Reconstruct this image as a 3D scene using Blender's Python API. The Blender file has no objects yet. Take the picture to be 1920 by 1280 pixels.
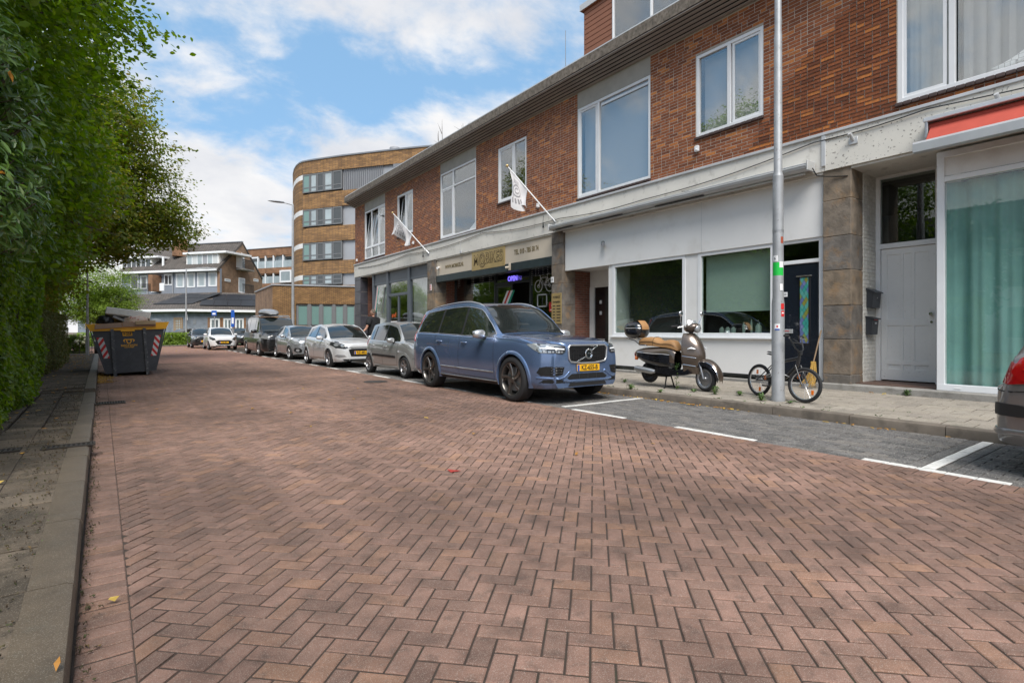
import bpy, bmesh, math, random
import numpy as np
from math import sin, cos, pi, radians, atan2, sqrt
from mathutils import Vector, Matrix
from mathutils.bvhtree import BVHTree
random.seed(7); np.random.seed(7)
SC = bpy.context.scene
COL = SC.collection

# ------------------------------------------------------------------ camera, sky, sun, exposure
# X = across the street (facades at X = 10.25), Y = along the street, metres
FPX, HOR, CAMH = 1006.0, 621.0, 1.2
TH = math.atan(740/1006.0)
cam_d = bpy.data.cameras.new('camera'); cam = bpy.data.objects.new('camera', cam_d); COL.objects.link(cam)
cam_d.sensor_width = 36; cam_d.lens = 36*FPX/1920; cam_d.shift_y = -19/1920
cam_d.clip_start = .05; cam_d.clip_end = 3000
cam.location = (0, 0, CAMH); cam.rotation_euler = (radians(90), 0, -TH)
SC.camera = cam
EXPO = 1.05
SUN_EL, SUN_AZ = radians(54), radians(207)      # azimuth clockwise from +Y : behind the camera, to the left
W = bpy.data.worlds.new('World'); SC.world = W; W.use_nodes = True
def build_world():
    nt = W.node_tree; N = nt.nodes; L = nt.links
    for n in list(N): N.remove(n)
    out = N.new('ShaderNodeOutputWorld'); bg = N.new('ShaderNodeBackground'); L.new(bg.outputs[0], out.inputs[0])
    bg.inputs['Strength'].default_value = 0.1
    sky = N.new('ShaderNodeTexSky'); sky.sky_type = 'NISHITA'; sky.sun_disc = False
    sky.sun_elevation = SUN_EL; sky.sun_rotation = SUN_AZ; sky.air_density = 1.1; sky.dust_density = .5; sky.ozone_density = 2.0
    tc = N.new('ShaderNodeTexCoord'); sep = N.new('ShaderNodeSeparateXYZ'); L.new(tc.outputs['Generated'], sep.inputs[0])
    def math_(op, a, b=None, c=None):
        m = N.new('ShaderNodeMath'); m.operation = op
        for i, v in enumerate((a, b, c)):
            if v is None: continue
            if isinstance(v, (int, float)): m.inputs[i].default_value = v
            else: L.new(v, m.inputs[i])
        return m.outputs[0]
    zz = math_('MAXIMUM', sep.outputs['Z'], 0.0)
    den = math_('ADD', zz, .42)
    cx = math_('DIVIDE', sep.outputs['X'], den); cy = math_('DIVIDE', sep.outputs['Y'], den)
    comb = N.new('ShaderNodeCombineXYZ'); L.new(cx, comb.inputs[0]); L.new(cy, comb.inputs[1])
    mp = N.new('ShaderNodeMapping'); mp.inputs['Location'].default_value = (CLOUD_OFF[0], CLOUD_OFF[1], 0); mp.inputs['Rotation'].default_value = (0, 0, radians(20)); mp.inputs['Scale'].default_value = (1.0, 1.25, 1)
    L.new(comb.outputs[0], mp.inputs[0])
    def noise(scale, detail, rough, dist=0):
        n = N.new('ShaderNodeTexNoise'); n.inputs['Scale'].default_value = scale; n.inputs['Detail'].default_value = detail
        n.inputs['Roughness'].default_value = rough; n.inputs['Distortion'].default_value = dist
        L.new(mp.outputs[0], n.inputs['Vector']); return n.outputs[0]
    n1 = noise(2.1, 9, .55, .2); n2 = noise(7.5, 8, .6, .3); n3 = noise(.8, 2, .5)
    s = math_('ADD', math_('MULTIPLY', n1, .62), math_('MULTIPLY', n2, .20)); s = math_('ADD', s, math_('MULTIPLY', n3, .25))
    hz = math_('MULTIPLY', math_('SUBTRACT', 1.0, math_('MINIMUM', math_('MULTIPLY', zz, 2.6), 1.0)), .12)
    s = math_('ADD', s, hz)
    r = N.new('ShaderNodeValToRGB'); L.new(s, r.inputs[0])
    r.color_ramp.elements[0].position = CLOUD_LO; r.color_ramp.elements[0].color = (0, 0, 0, 1)
    r.color_ramp.elements[1].position = CLOUD_HI; r.color_ramp.elements[1].color = (1, 1, 1, 1)
    r.color_ramp.interpolation = 'EASE'
    # cloud colour: white with greyer bellies
    n4 = noise(3.4, 6, .55, .1)
    r2 = N.new('ShaderNodeValToRGB'); L.new(n4, r2.inputs[0])
    r2.color_ramp.elements[0].position = .34; r2.color_ramp.elements[0].color = (3.6, 3.72, 4.0, 1)
    r2.color_ramp.elements[1].position = .60; r2.color_ramp.elements[1].color = (4.7, 4.68, 4.7, 1)
    # clear part: nishita lifted a little by thin veil
    veil = N.new('ShaderNodeMix'); veil.data_type = 'RGBA'; veil.inputs['Factor'].default_value = .7
    L.new(sky.outputs[0], veil.inputs[6]); veil.inputs[7].default_value = (1.4, 2.65, 4.1, 1)
    mx = N.new('ShaderNodeMix'); mx.data_type = 'RGBA'
    L.new(r.outputs[0], mx.inputs[0]); L.new(veil.outputs[2], mx.inputs[6]); L.new(r2.outputs[0], mx.inputs[7])
    L.new(mx.outputs[2], bg.inputs['Color'])
CLOUD_OFF = (9.4, 7.6); CLOUD_LO = .48; CLOUD_HI = .60
build_world()
sun_d = bpy.data.lights.new('sun', 'SUN'); sun = bpy.data.objects.new('sun', sun_d); COL.objects.link(sun)
sun_d.energy = 2.4; sun_d.angle = radians(34); sun_d.color = (1, .96, .9)
sdir = Vector((sin(SUN_AZ)*cos(SUN_EL), cos(SUN_AZ)*cos(SUN_EL), sin(SUN_EL)))
sun.rotation_euler = sdir.to_track_quat('Z', 'Y').to_euler(); sun.location = sdir*60
SC.view_settings.view_transform = 'Standard'; SC.view_settings.look = 'None'; SC.view_settings.gamma = 1
SC.view_settings.use_curve_mapping = False; SC.view_settings.exposure = EXPO
SC.cycles.max_bounces = 7; SC.cycles.diffuse_bounces = 3; SC.cycles.glossy_bounces = 3; SC.cycles.transparent_max_bounces = 12
SC.cycles.transmission_bounces = 3; SC.cycles.caustics_reflective = False; SC.cycles.caustics_refractive = False
SC.cycles.use_adaptive_sampling = True

# ------------------------------------------------------------------ helpers
def V(x, y, z): return Vector((x, y, z))
def far_point(px, py, t):
    "world point that lies t metres in front of the lens plane, surveyed from the photograph"
    a = (px-960)/FPX; b = (HOR-py)/FPX
    s, c = sin(TH), cos(TH)
    return Vector((t*(s+c*a), t*(c-s*a), CAMH+t*b))
def tag(o, label=None, cat=None, group=None, kind=None):
    if label: o['label'] = label
    if cat: o['category'] = cat
    if group: o['group'] = group
    if kind: o['kind'] = kind
    return o
def empty(name, loc=(0, 0, 0), rz=0, **k):
    o = bpy.data.objects.new(name, None); COL.objects.link(o); o.location = loc; o.rotation_euler = (0, 0, rz)
    o.empty_display_size = .2
    return tag(o, **k)
def wmat(o):
    m = Matrix.LocRotScale(o.location, o.rotation_euler, o.scale)
    if o.parent: m = wmat(o.parent) @ o.matrix_parent_inverse @ m
    return m
def link(name, me, parent=None, world=False):
    o = bpy.data.objects.new(name, me); COL.objects.link(o)
    if parent is not None:
        o.parent = parent
        if world: o.matrix_parent_inverse = wmat(parent).inverted()
    return o
class MB:
    def __init__(s): s.v = []; s.f = []; s.mi = []; s.r = []; s.cur = 0; s.rnd = None; s.T = None
    def add(s, vs, fs, mi=None, r=None):
        b = len(s.v)
        if s.T is not None: vs = [s.T @ Vector(p) for p in vs]
        s.v += [tuple(p) for p in vs]; r = s.rnd if r is None else r
        if r is None: r = 0.5
        for f in fs:
            s.f.append(tuple(b+i for i in f)); s.mi.append(s.cur if mi is None else mi); s.r.append(r)
        return s
    def box(s, x0, x1, y0, y1, z0, z1, **k):
        x0, x1 = min(x0, x1), max(x0, x1); y0, y1 = min(y0, y1), max(y0, y1); z0, z1 = min(z0, z1), max(z0, z1)
        vs = [(x0,y0,z0),(x1,y0,z0),(x1,y1,z0),(x0,y1,z0),(x0,y0,z1),(x1,y0,z1),(x1,y1,z1),(x0,y1,z1)]
        return s.add(vs, [(3,2,1,0),(4,5,6,7),(0,1,5,4),(1,2,6,5),(2,3,7,6),(3,0,4,7)], **k)
    def rbox(s, x0, x1, y0, y1, z0, z1, b=.01, **k):
        "box with chamfered edges"
        x0, x1 = min(x0, x1), max(x0, x1); y0, y1 = min(y0, y1), max(y0, y1); z0, z1 = min(z0, z1), max(z0, z1)
        b = min(b, (x1-x0)*.45, (y1-y0)*.45, (z1-z0)*.45)
        bm = bmesh.new(); bmesh.ops.create_cube(bm, size=1)
        for v in bm.verts: v.co = Vector((x0 if v.co.x < 0 else x1, y0 if v.co.y < 0 else y1, z0 if v.co.z < 0 else z1))
        bmesh.ops.bevel(bm, geom=bm.edges[:], offset=b, segments=1, affect='EDGES')
        s.bm(bm, **k); bm.free(); return s
    def bm(s, bm, **k):
        bm.verts.index_update()
        return s.add([v.co.copy() for v in bm.verts], [[v.index for v in f.verts] for f in bm.faces], **k)
    def quad(s, a, b, c, d, **k): return s.add([a, b, c, d], [(0, 1, 2, 3)], **k)
    def prism(s, pts, axis, a0, a1, **k):
        "2D outline extruded along an axis ('x': pts=(y,z), 'y': (x,z), 'z': (x,y))"
        def mk(p, a):
            return (a, p[0], p[1]) if axis == 'x' else (p[0], a, p[1]) if axis == 'y' else (p[0], p[1], a)
        n = len(pts); vs = [mk(p, a0) for p in pts]+[mk(p, a1) for p in pts]
        fs = [tuple(range(n-1, -1, -1)), tuple(range(n, 2*n))]+[(i, (i+1) % n, n+(i+1) % n, n+i) for i in range(n)]
        return s.add(vs, fs, **k)
    def tube(s, path, r, n=8, cap=True, **k):
        path = [Vector(p) for p in path]; m = len(path); rs = r if isinstance(r, (list, tuple)) else [r]*m
        vs = []; up = None
        for i, p in enumerate(path):
            t = (path[min(i+1, m-1)]-path[max(i-1, 0)]).normalized()
            if up is None: up = Vector((0, 0, 1)) if abs(t.z) < .9 else Vector((1, 0, 0))
            a = t.cross(up)
            if a.length < 1e-4: a = t.orthogonal()
            a.normalize(); b = a.cross(t).normalized(); up = b
            for j in range(n):
                w = 2*pi*j/n; vs.append(p+a*cos(w)*rs[i]+b*sin(w)*rs[i])
        fs = [(i*n+j, i*n+(j+1) % n, (i+1)*n+(j+1) % n, (i+1)*n+j) for i in range(m-1) for j in range(n)]
        if cap: fs += [tuple(range(n-1, -1, -1)), tuple(range((m-1)*n, m*n))]
        return s.add(vs, fs, **k)
    def lathe(s, prof, axis, c, n=32, closed=False, **k):
        "prof: (radius, position along axis)"
        m = len(prof); vs = []
        for (r, a) in prof:
            for j in range(n):
                w = 2*pi*j/n; u, v_ = r*cos(w), r*sin(w)
                vs.append((c[0]+a, c[1]+u, c[2]+v_) if axis == 'x' else (c[0]+u, c[1]+a, c[2]+v_) if axis == 'y' else (c[0]+u, c[1]+v_, c[2]+a))
        mm = m if closed else m-1
        fs = [(i*n+j, i*n+(j+1) % n, ((i+1) % m)*n+(j+1) % n, ((i+1) % m)*n+j) for i in range(mm) for j in range(n)]
        return s.add(vs, fs, **k)
    def grid(s, rows, closed=False, **k):
        "rows of equal length point lists"
        n = len(rows[0]); vs = [p for r in rows for p in r]; e = n if closed else n-1
        return s.add(vs, [(i*n+j, i*n+(j+1) % n, (i+1)*n+(j+1) % n, (i+1)*n+j) for i in range(len(rows)-1) for j in range(e)], **k)
    def mesh(s, name, mats, smooth=None):
        me = bpy.data.meshes.new(name); me.from_pydata(s.v, [], s.f)
        if not isinstance(mats, (list, tuple)): mats = [mats]
        for m in mats: me.materials.append(m)
        if len(mats) > 1: me.polygons.foreach_set('material_index', s.mi)
        uv = me.uv_layers.new(name='rnd')
        tot = np.array([len(f) for f in s.f]); rr = np.repeat(np.array(s.r, dtype=np.float32), tot)
        uv.data.foreach_set('uv', np.stack([rr, rr], 1).ravel())
        if smooth is not None:
            me.shade_smooth(); me.set_sharp_from_angle(angle=radians(smooth))
        me.update(); return me
    def build(s, name, mats, parent=None, smooth=None, world=True, fix=False):
        me = s.mesh(name, mats, smooth)
        if fix:
            bm = bmesh.new(); bm.from_mesh(me); bmesh.ops.recalc_face_normals(bm, faces=bm.faces); bm.to_mesh(me); bm.free()
        return link(name, me, parent, world)
def text_mesh(txt, size, ext=.002, font_scale_x=1.0, bold=0, align='CENTER'):
    cu = bpy.data.curves.new('lettering', 'FONT'); cu.body = txt; cu.size = size; cu.extrude = ext
    cu.align_x = align; cu.align_y = 'CENTER'; cu.offset = bold; cu.resolution_u = 3
    ob = bpy.data.objects.new('lettering', cu); COL.objects.link(ob)
    dg = bpy.context.evaluated_depsgraph_get(); dg.update()
    me = bpy.data.meshes.new_from_object(ob.evaluated_get(dg)); bpy.data.objects.remove(ob); bpy.data.curves.remove(cu)
    for v in me.vertices: v.co.x *= font_scale_x
    return me
def text_obj(name, txt, size, mat, M, parent, ext=.002, sx=1.0, bold=0, align='CENTER', world=True):
    me = text_mesh(txt, size, ext, sx, bold, align); me.materials.clear(); me.materials.append(mat)
    me.transform(M)
    return link(name, me, parent, world)
def face_minus_x(x, y, z):   # text that faces the road (towards -X), reads towards -Y
    return Matrix.Translation((x, y, z)) @ Matrix(((0, 0, -1, 0), (-1, 0, 0, 0), (0, 1, 0, 0), (0, 0, 0, 1)))
def face_minus_y(x, y, z):
    return Matrix.Translation((x, y, z)) @ Matrix(((1, 0, 0, 0), (0, 0, -1, 0), (0, 1, 0, 0), (0, 0, 0, 1)))
def copy_tree(o, parent=None):
    c = o.copy(); COL.objects.link(c)
    if parent is not None: c.parent = parent
    for ch in list(CHILD.get(o.name, [])) if False else [x for x in o.children]: copy_tree(ch, c)
    return c

# ------------------------------------------------------------------ materials
def material(name, col=(.5, .5, .5), rough=.6, metal=0, coat=0, spec=.5, noise=None, bump=None, ramp=None, col2=None, emit=None, speck=None, stain=None, coat_rough=.03, extra=None):
    """noise=(scale, amount) brightness mottling; ramp=[(pos,col)..] picked per piece at random; speck=(scale, thr, col, amt) small grains;
    stain=(scale, lo, hi, col, amt); bump=(scale, strength, dist)"""
    m = bpy.data.materials.new(name); m.use_nodes = True; nt = m.node_tree; N, L = nt.nodes, nt.links
    b = N['Principled BSDF']
    b.inputs['Base Color'].default_value = (*col, 1); b.inputs['Roughness'].default_value = rough; b.inputs['Metallic'].default_value = metal
    b.inputs['Coat Weight'].default_value = coat; b.inputs['Coat Roughness'].default_value = coat_rough; b.inputs['Specular IOR Level'].default_value = spec
    c = None
    geo = N.new('ShaderNodeNewGeometry'); P = geo.outputs['Position']
    def rgb(v):
        n = N.new('ShaderNodeRGB'); n.outputs[0].default_value = (*v, 1); return n.outputs[0]
    def noi(scale, det=3, rg=.55):
        n = N.new('ShaderNodeTexNoise'); n.inputs['Scale'].default_value = scale; n.inputs['Detail'].default_value = det; n.inputs['Roughness'].default_value = rg
        L.new(P, n.inputs['Vector']); return n.outputs[0]
    def mr(v, a, b_, c_, d):
        n = N.new('ShaderNodeMapRange'); L.new(v, n.inputs[0])
        for i, x in enumerate((a, b_, c_, d)): n.inputs[i+1].default_value = x
        return n.outputs[0]
    def mix(fac, a, b_, mode='MIX'):
        n = N.new('ShaderNodeMix'); n.data_type = 'RGBA'; n.blend_type = mode
        if isinstance(fac, float): n.inputs[0].default_value = fac
        else: L.new(fac, n.inputs[0])
        L.new(a, n.inputs[6]); L.new(b_, n.inputs[7]); return n.outputs[2]
    c = rgb(col)
    if ramp:
        uv = N.new('ShaderNodeUVMap'); uv.uv_map = 'rnd'; sx = N.new('ShaderNodeSeparateXYZ'); L.new(uv.outputs[0], sx.inputs[0])
        oi = N.new('ShaderNodeObjectInfo'); ad = N.new('ShaderNodeMath'); ad.operation = 'ADD'; L.new(sx.outputs[0], ad.inputs[0]); L.new(oi.outputs['Random'], ad.inputs[1])
        fr = N.new('ShaderNodeMath'); fr.operation = 'FRACT'; L.new(ad.outputs[0], fr.inputs[0])
        r = N.new('ShaderNodeValToRGB'); L.new(fr.outputs[0], r.inputs[0]); e = r.color_ramp.elements
        while len(e) < len(ramp): e.new(.5)
        for i, (p, cc) in enumerate(ramp): e[i].position = p; e[i].color = (*cc, 1)
        c = r.outputs[0]
    if col2: c = mix(mr(noi(*col2[0]), *col2[1], 0, 1), c, rgb(col2[2]))
    if noise:
        g = mr(noi(noise[0], 5), .3, .7, 1-noise[1], 1+noise[1]); cb = N.new('ShaderNodeCombineColor')
        for i in range(3): L.new(g, cb.inputs[i])
        c = mix(1.0, c, cb.outputs[0], 'MULTIPLY')
    if stain:
        c = mix(mr(noi(stain[0], 6, .6), stain[1], stain[2], 0, stain[4]), c, rgb(stain[3]))
    if speck:
        vo = N.new('ShaderNodeTexVoronoi'); vo.inputs['Scale'].default_value = speck[0]; L.new(P, vo.inputs['Vector'])
        wn = N.new('ShaderNodeSeparateXYZ'); L.new(vo.outputs['Color'], wn.inputs[0])
        c = mix(mr(wn.outputs[0], speck[1], speck[1]+.01, 0, speck[3]), c, rgb(speck[2]))
        c = mix(mr(wn.outputs[1], speck[1]-.06, speck[1]-.05, 0, speck[3]*.8), c, rgb(tuple(x*.35 for x in col)))
    L.new(c, b.inputs['Base Color'])
    if bump:
        bn = N.new('ShaderNodeBump'); bn.inputs['Strength'].default_value = bump[1]; bn.inputs['Distance'].default_value = bump[2] if len(bump) > 2 else .01
        L.new(noi(bump[0], 6, .65), bn.inputs['Height']); L.new(bn.outputs[0], b.inputs['Normal'])
    if emit:
        b.inputs['Emission Color'].default_value = (*emit[0], 1); b.inputs['Emission Strength'].default_value = emit[1]
    if extra: extra(nt, b, c, geo)
    return m
def glass_mat(name, f0=.05, tint=(1, 1, 1)):
    m = bpy.data.materials.new(name); m.use_nodes = True; nt = m.node_tree; N, L = nt.nodes, nt.links
    for n in list(N): N.remove(n)
    o = N.new('ShaderNodeOutputMaterial'); mx = N.new('ShaderNodeMixShader'); lw = N.new('ShaderNodeLayerWeight'); lw.inputs[0].default_value = .5
    tr = N.new('ShaderNodeBsdfTransparent'); tr.inputs[0].default_value = (*tint, 1); gl = N.new('ShaderNodeBsdfGlossy'); gl.inputs['Roughness'].default_value = 0; gl.inputs[0].default_value = (.97, 1, .99, 1)
    p = N.new('ShaderNodeMath'); p.operation = 'POWER'; L.new(lw.outputs['Facing'], p.inputs[0]); p.inputs[1].default_value = 5
    q = N.new('ShaderNodeMath'); q.operation = 'MULTIPLY_ADD'; L.new(p.outputs[0], q.inputs[0]); q.inputs[1].default_value = 1-f0; q.inputs[2].default_value = f0
    L.new(q.outputs[0], mx.inputs[0]); L.new(tr.outputs[0], mx.inputs[1]); L.new(gl.outputs[0], mx.inputs[2]); L.new(mx.outputs[0], o.inputs[0])
    return m
M = {}
def mk(name, *a, **k): M[name] = material(name, *a, **k); return M[name]
mk('white_paint', (.78, .78, .77), .35, noise=(3, .03))
mk('window_white', (.80, .81, .82), .3, noise=(4, .03))
mk('window_grey', (.10, .115, .135), .4, noise=(3, .06))
mk('dark_frame', (.018, .022, .026), .35)
mk('band_white', (.70, .67, .61), .7, noise=(1.3, .08), stain=(5, .56, .70, (.30, .28, .24), .45), bump=(40, .2, .004))
mk('peeling_white', (.72, .69, .62), .7, noise=(2, .07), stain=(22, .60, .64, (.16, .14, .12), .8), bump=(60, .3, .004))
mk('ledge_metal', (.55, .56, .57), .45, metal=.2, noise=(2, .1))
mk('mortar', (.44, .39, .33), .95, noise=(6, .15), bump=(90, .5, .004))
BR = [(0, (.15, .048, .022)), (.2, (.24, .076, .029)), (.42, (.29, .092, .034)), (.62, (.19, .060, .026)), (.82, (.34, .112, .038)), (.94, (.52, .19, .05)), (1, (.17, .054, .025))]
mk('facade_brick', (.2, .07, .04), .9, ramp=BR, noise=(30, .25), bump=(70, .35, .004))
mk('fascia', (.19, .16, .13), .9, noise=(9, .35), stain=(14, .5, .62, (.07, .06, .045), .6), bump=(60, .5, .006))
mk('soffit_slat', (.34, .30, .27), .6, noise=(2, .1))
mk('stone', (.30, .24, .19), .75, ramp=[(0, (.13, .115, .10)), (.25, (.17, .15, .13)), (.5, (.22, .17, .12)), (.7, (.115, .105, .10)), (.85, (.20, .175, .15)), (1, (.14, .12, .105))], noise=(5, .35), stain=(3.5, .52, .66, (.34, .20, .09), .5), bump=(25, .8, .012))
mk('white_panel', (.80, .79, .77), .5, noise=(1.0, .035), stain=(1.7, .54, .70, (.60, .57, .52), .35), bump=(120, .15, .002))
mk('cream_panel', (.58, .50, .40), .5, noise=(2, .05))
mk('gold', (.55, .40, .18), .35, metal=.5, noise=(3, .08))
mk('black_green', (.022, .035, .038), .4, noise=(6, .2))
mk('door_dark', (.010, .014, .022), .25, coat=.3)
mk('aluminium', (.62, .63, .64), .4, metal=.6, noise=(3, .06))
mk('awning_grey', (.52, .52, .51), .5, metal=.2, noise=(3, .08))
mk('awning_red', (.44, .07, .045), .8, noise=(4, .08))
mk('concrete', (.30, .285, .26), .9, noise=(2.5, .16), stain=(6, .52, .66, (.12, .11, .09), .5), bump=(50, .5, .006), speck=(260, .93, (.5, .48, .44), .4))
mk('panel_concrete', (.40, .38, .34), .85, noise=(3, .1), bump=(60, .3, .004))
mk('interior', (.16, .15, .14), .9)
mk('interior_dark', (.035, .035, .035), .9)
mk('curtain_white', (.55, .57, .57), .9, noise=(2, .05))
mk('curtain_dim', (.30, .32, .33), .9, noise=(2, .1))
mk('curtain_grey', (.36, .39, .38), .9, noise=(3, .1))
mk('curtain_teal', (.21, .40, .36), .9, noise=(2.2, .12))
mk('blind', (.62, .72, .64), .9)
mk('black', (.012, .012, .013), .5)
mk('black_gloss', (.010, .010, .012), .12, coat=.8)
mk('rubber', (.018, .018, .019), .8, noise=(30, .2), bump=(60, .3, .004))
mk('chrome', (.75, .76, .78), .12, metal=1)
mk('steel', (.42, .43, .44), .4, metal=.8, noise=(20, .1))
mk('galvanised', (.36, .37, .38), .5, metal=.35, noise=(5, .14), stain=(24, .62, .68, (.14, .12, .10), .6), bump=(40, .2, .003))
mk('bark', (.09, .07, .05), .95, noise=(14, .35), bump=(30, .9, .02))
mk('plate_yellow', (.78, .42, .012), .4)
mk('plate_blue', (.02, .09, .42), .4)
mk('print_black', (.015, .015, .015), .6)
mk('print_white', (.8, .8, .8), .6)
mk('print_red', (.60, .02, .02), .5)
mk('print_green', (.01, .50, .06), .5)
mk('line_white', (.60, .59, .56), .8, noise=(14, .14), stain=(25, .56, .68, (.25, .23, .21), .6), bump=(120, .4, .004))
mk('blind_grey', (.40, .41, .41), .9)  # flat grey imitating the sky reflected in the upper panes
M['glass'] = glass_mat('glass', .16)
M['glass_green'] = glass_mat('glass_green', .17, (.93, .985, .96))
M['glass_shop'] = glass_mat('glass_shop', .055, (.97, .99, .985))
M['glass_dark'] = glass_mat('glass_dark', .05, (.80, .84, .82))
# ------------------------------------------------------------------ ground, road, pavements
ROADC = [(0, (.228, .130, .095)), (.2, (.270, .156, .117)), (.4, (.192, .110, .082)), (.6, (.255, .149, .110)), (.78, (.165, .097, .073)), (.9, (.295, .162, .103)), (1, (.220, .125, .091))]
def road_extra(nt, b, c, geo):
    # soft damp zones and tyre film: large, with their own outline
    N, L = nt.nodes, nt.links
    n = N.new('ShaderNodeTexNoise'); n.inputs['Scale'].default_value = .33; n.inputs['Detail'].default_value = 4; n.inputs['Roughness'].default_value = .5
    L.new(geo.outputs['Position'], n.inputs['Vector'])
    mr = N.new('ShaderNodeMapRange'); L.new(n.outputs[0], mr.inputs[0])
    for i, x in enumerate((.36, .62, 1.06, .55)): mr.inputs[i+1].default_value = x
    cb = N.new('ShaderNodeCombineColor')
    for i in range(3): L.new(mr.outputs[0], cb.inputs[i])
    mx = N.new('ShaderNodeMix'); mx.data_type = 'RGBA'; mx.blend_type = 'MULTIPLY'; mx.inputs[0].default_value = 1
    L.new(c, mx.inputs[6]); L.new(cb.outputs[0], mx.inputs[7])
    # long tyre tracks along the street and scattered oil drips
    mp = N.new('ShaderNodeMapping'); mp.inputs['Scale'].default_value = (1.3, .07, 1); L.new(geo.outputs['Position'], mp.inputs[0])
    n2 = N.new('ShaderNodeTexNoise'); n2.inputs['Scale'].default_value = 1.0; n2.inputs['Detail'].default_value = 3; L.new(mp.outputs[0], n2.inputs['Vector'])
    n3 = N.new('ShaderNodeTexNoise'); n3.inputs['Scale'].default_value = 2.6; n3.inputs['Detail'].default_value = 5; L.new(geo.outputs['Position'], n3.inputs['Vector'])
    m2 = N.new('ShaderNodeMapRange'); L.new(n2.outputs[0], m2.inputs[0]); m3 = N.new('ShaderNodeMapRange'); L.new(n3.outputs[0], m3.inputs[0])
    for m_, v in ((m2, (.36, .64, .84, 1.12)), (m3, (.60, .72, 1.0, .62))):
        for i, x in enumerate(v): m_.inputs[i+1].default_value = x
    mm = N.new('ShaderNodeMath'); mm.operation = 'MULTIPLY'; L.new(m2.outputs[0], mm.inputs[0]); L.new(m3.outputs[0], mm.inputs[1])
    c2 = N.new('ShaderNodeCombineColor')
    for i in range(3): L.new(mm.outputs[0], c2.inputs[i])
    mz = N.new('ShaderNodeMix'); mz.data_type = 'RGBA'; mz.blend_type = 'MULTIPLY'; mz.inputs[0].default_value = 1
    L.new(mx.outputs[2], mz.inputs[6]); L.new(c2.outputs[0], mz.inputs[7]); L.new(mz.outputs[2], b.inputs['Base Color'])
mk('road_brick', (.26, .14, .10), .88, ramp=ROADC, noise=(7, .26), speck=(520, .89, (.50, .42, .35), .5), stain=(11, .55, .68, (.10, .065, .05), .6), bump=(150, .8, .004), extra=road_extra)
mk('road_bed', (.040, .027, .020), .95, noise=(9, .3), stain=(4, .55, .7, (.03, .035, .015), .6), bump=(90, .5, .005))
PKC = [(0, (.095, .09, .088)), (.3, (.14, .132, .126)), (.6, (.07, .068, .066)), (.85, (.165, .15, .135)), (1, (.085, .08, .078))]
mk('parking_brick', (.12, .115, .11), .8, ramp=PKC, noise=(9, .2), speck=(170, .88, (.45, .42, .38), .6), bump=(150, .7, .004))
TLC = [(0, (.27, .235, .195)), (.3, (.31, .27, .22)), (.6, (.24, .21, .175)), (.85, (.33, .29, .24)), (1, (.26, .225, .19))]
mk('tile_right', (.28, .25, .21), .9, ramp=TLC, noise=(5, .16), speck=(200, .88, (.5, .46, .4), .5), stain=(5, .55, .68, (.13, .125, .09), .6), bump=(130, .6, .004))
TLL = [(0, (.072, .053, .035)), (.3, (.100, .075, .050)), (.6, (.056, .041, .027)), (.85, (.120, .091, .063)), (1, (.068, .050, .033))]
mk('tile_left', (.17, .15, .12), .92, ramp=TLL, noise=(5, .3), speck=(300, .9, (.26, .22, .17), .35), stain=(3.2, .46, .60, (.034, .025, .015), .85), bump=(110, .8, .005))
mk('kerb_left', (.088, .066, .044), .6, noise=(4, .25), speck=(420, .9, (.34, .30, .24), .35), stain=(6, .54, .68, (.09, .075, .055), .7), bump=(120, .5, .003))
mk('kerb_right', (.15, .125, .10), .85, noise=(4, .25), stain=(5, .5, .66, (.06, .05, .04), .6), bump=(80, .5, .005))
mk('far_asphalt', (.17, .15, .135), .9, noise=(.6, .15), bump=(40, .3, .01))
mk('earth', (.11, .085, .055), .95, noise=(4, .3), bump=(30, .8, .02))
mk('lawn', (.06, .10, .025), .95, noise=(3, .35), bump=(40, .8, .03))
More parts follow.
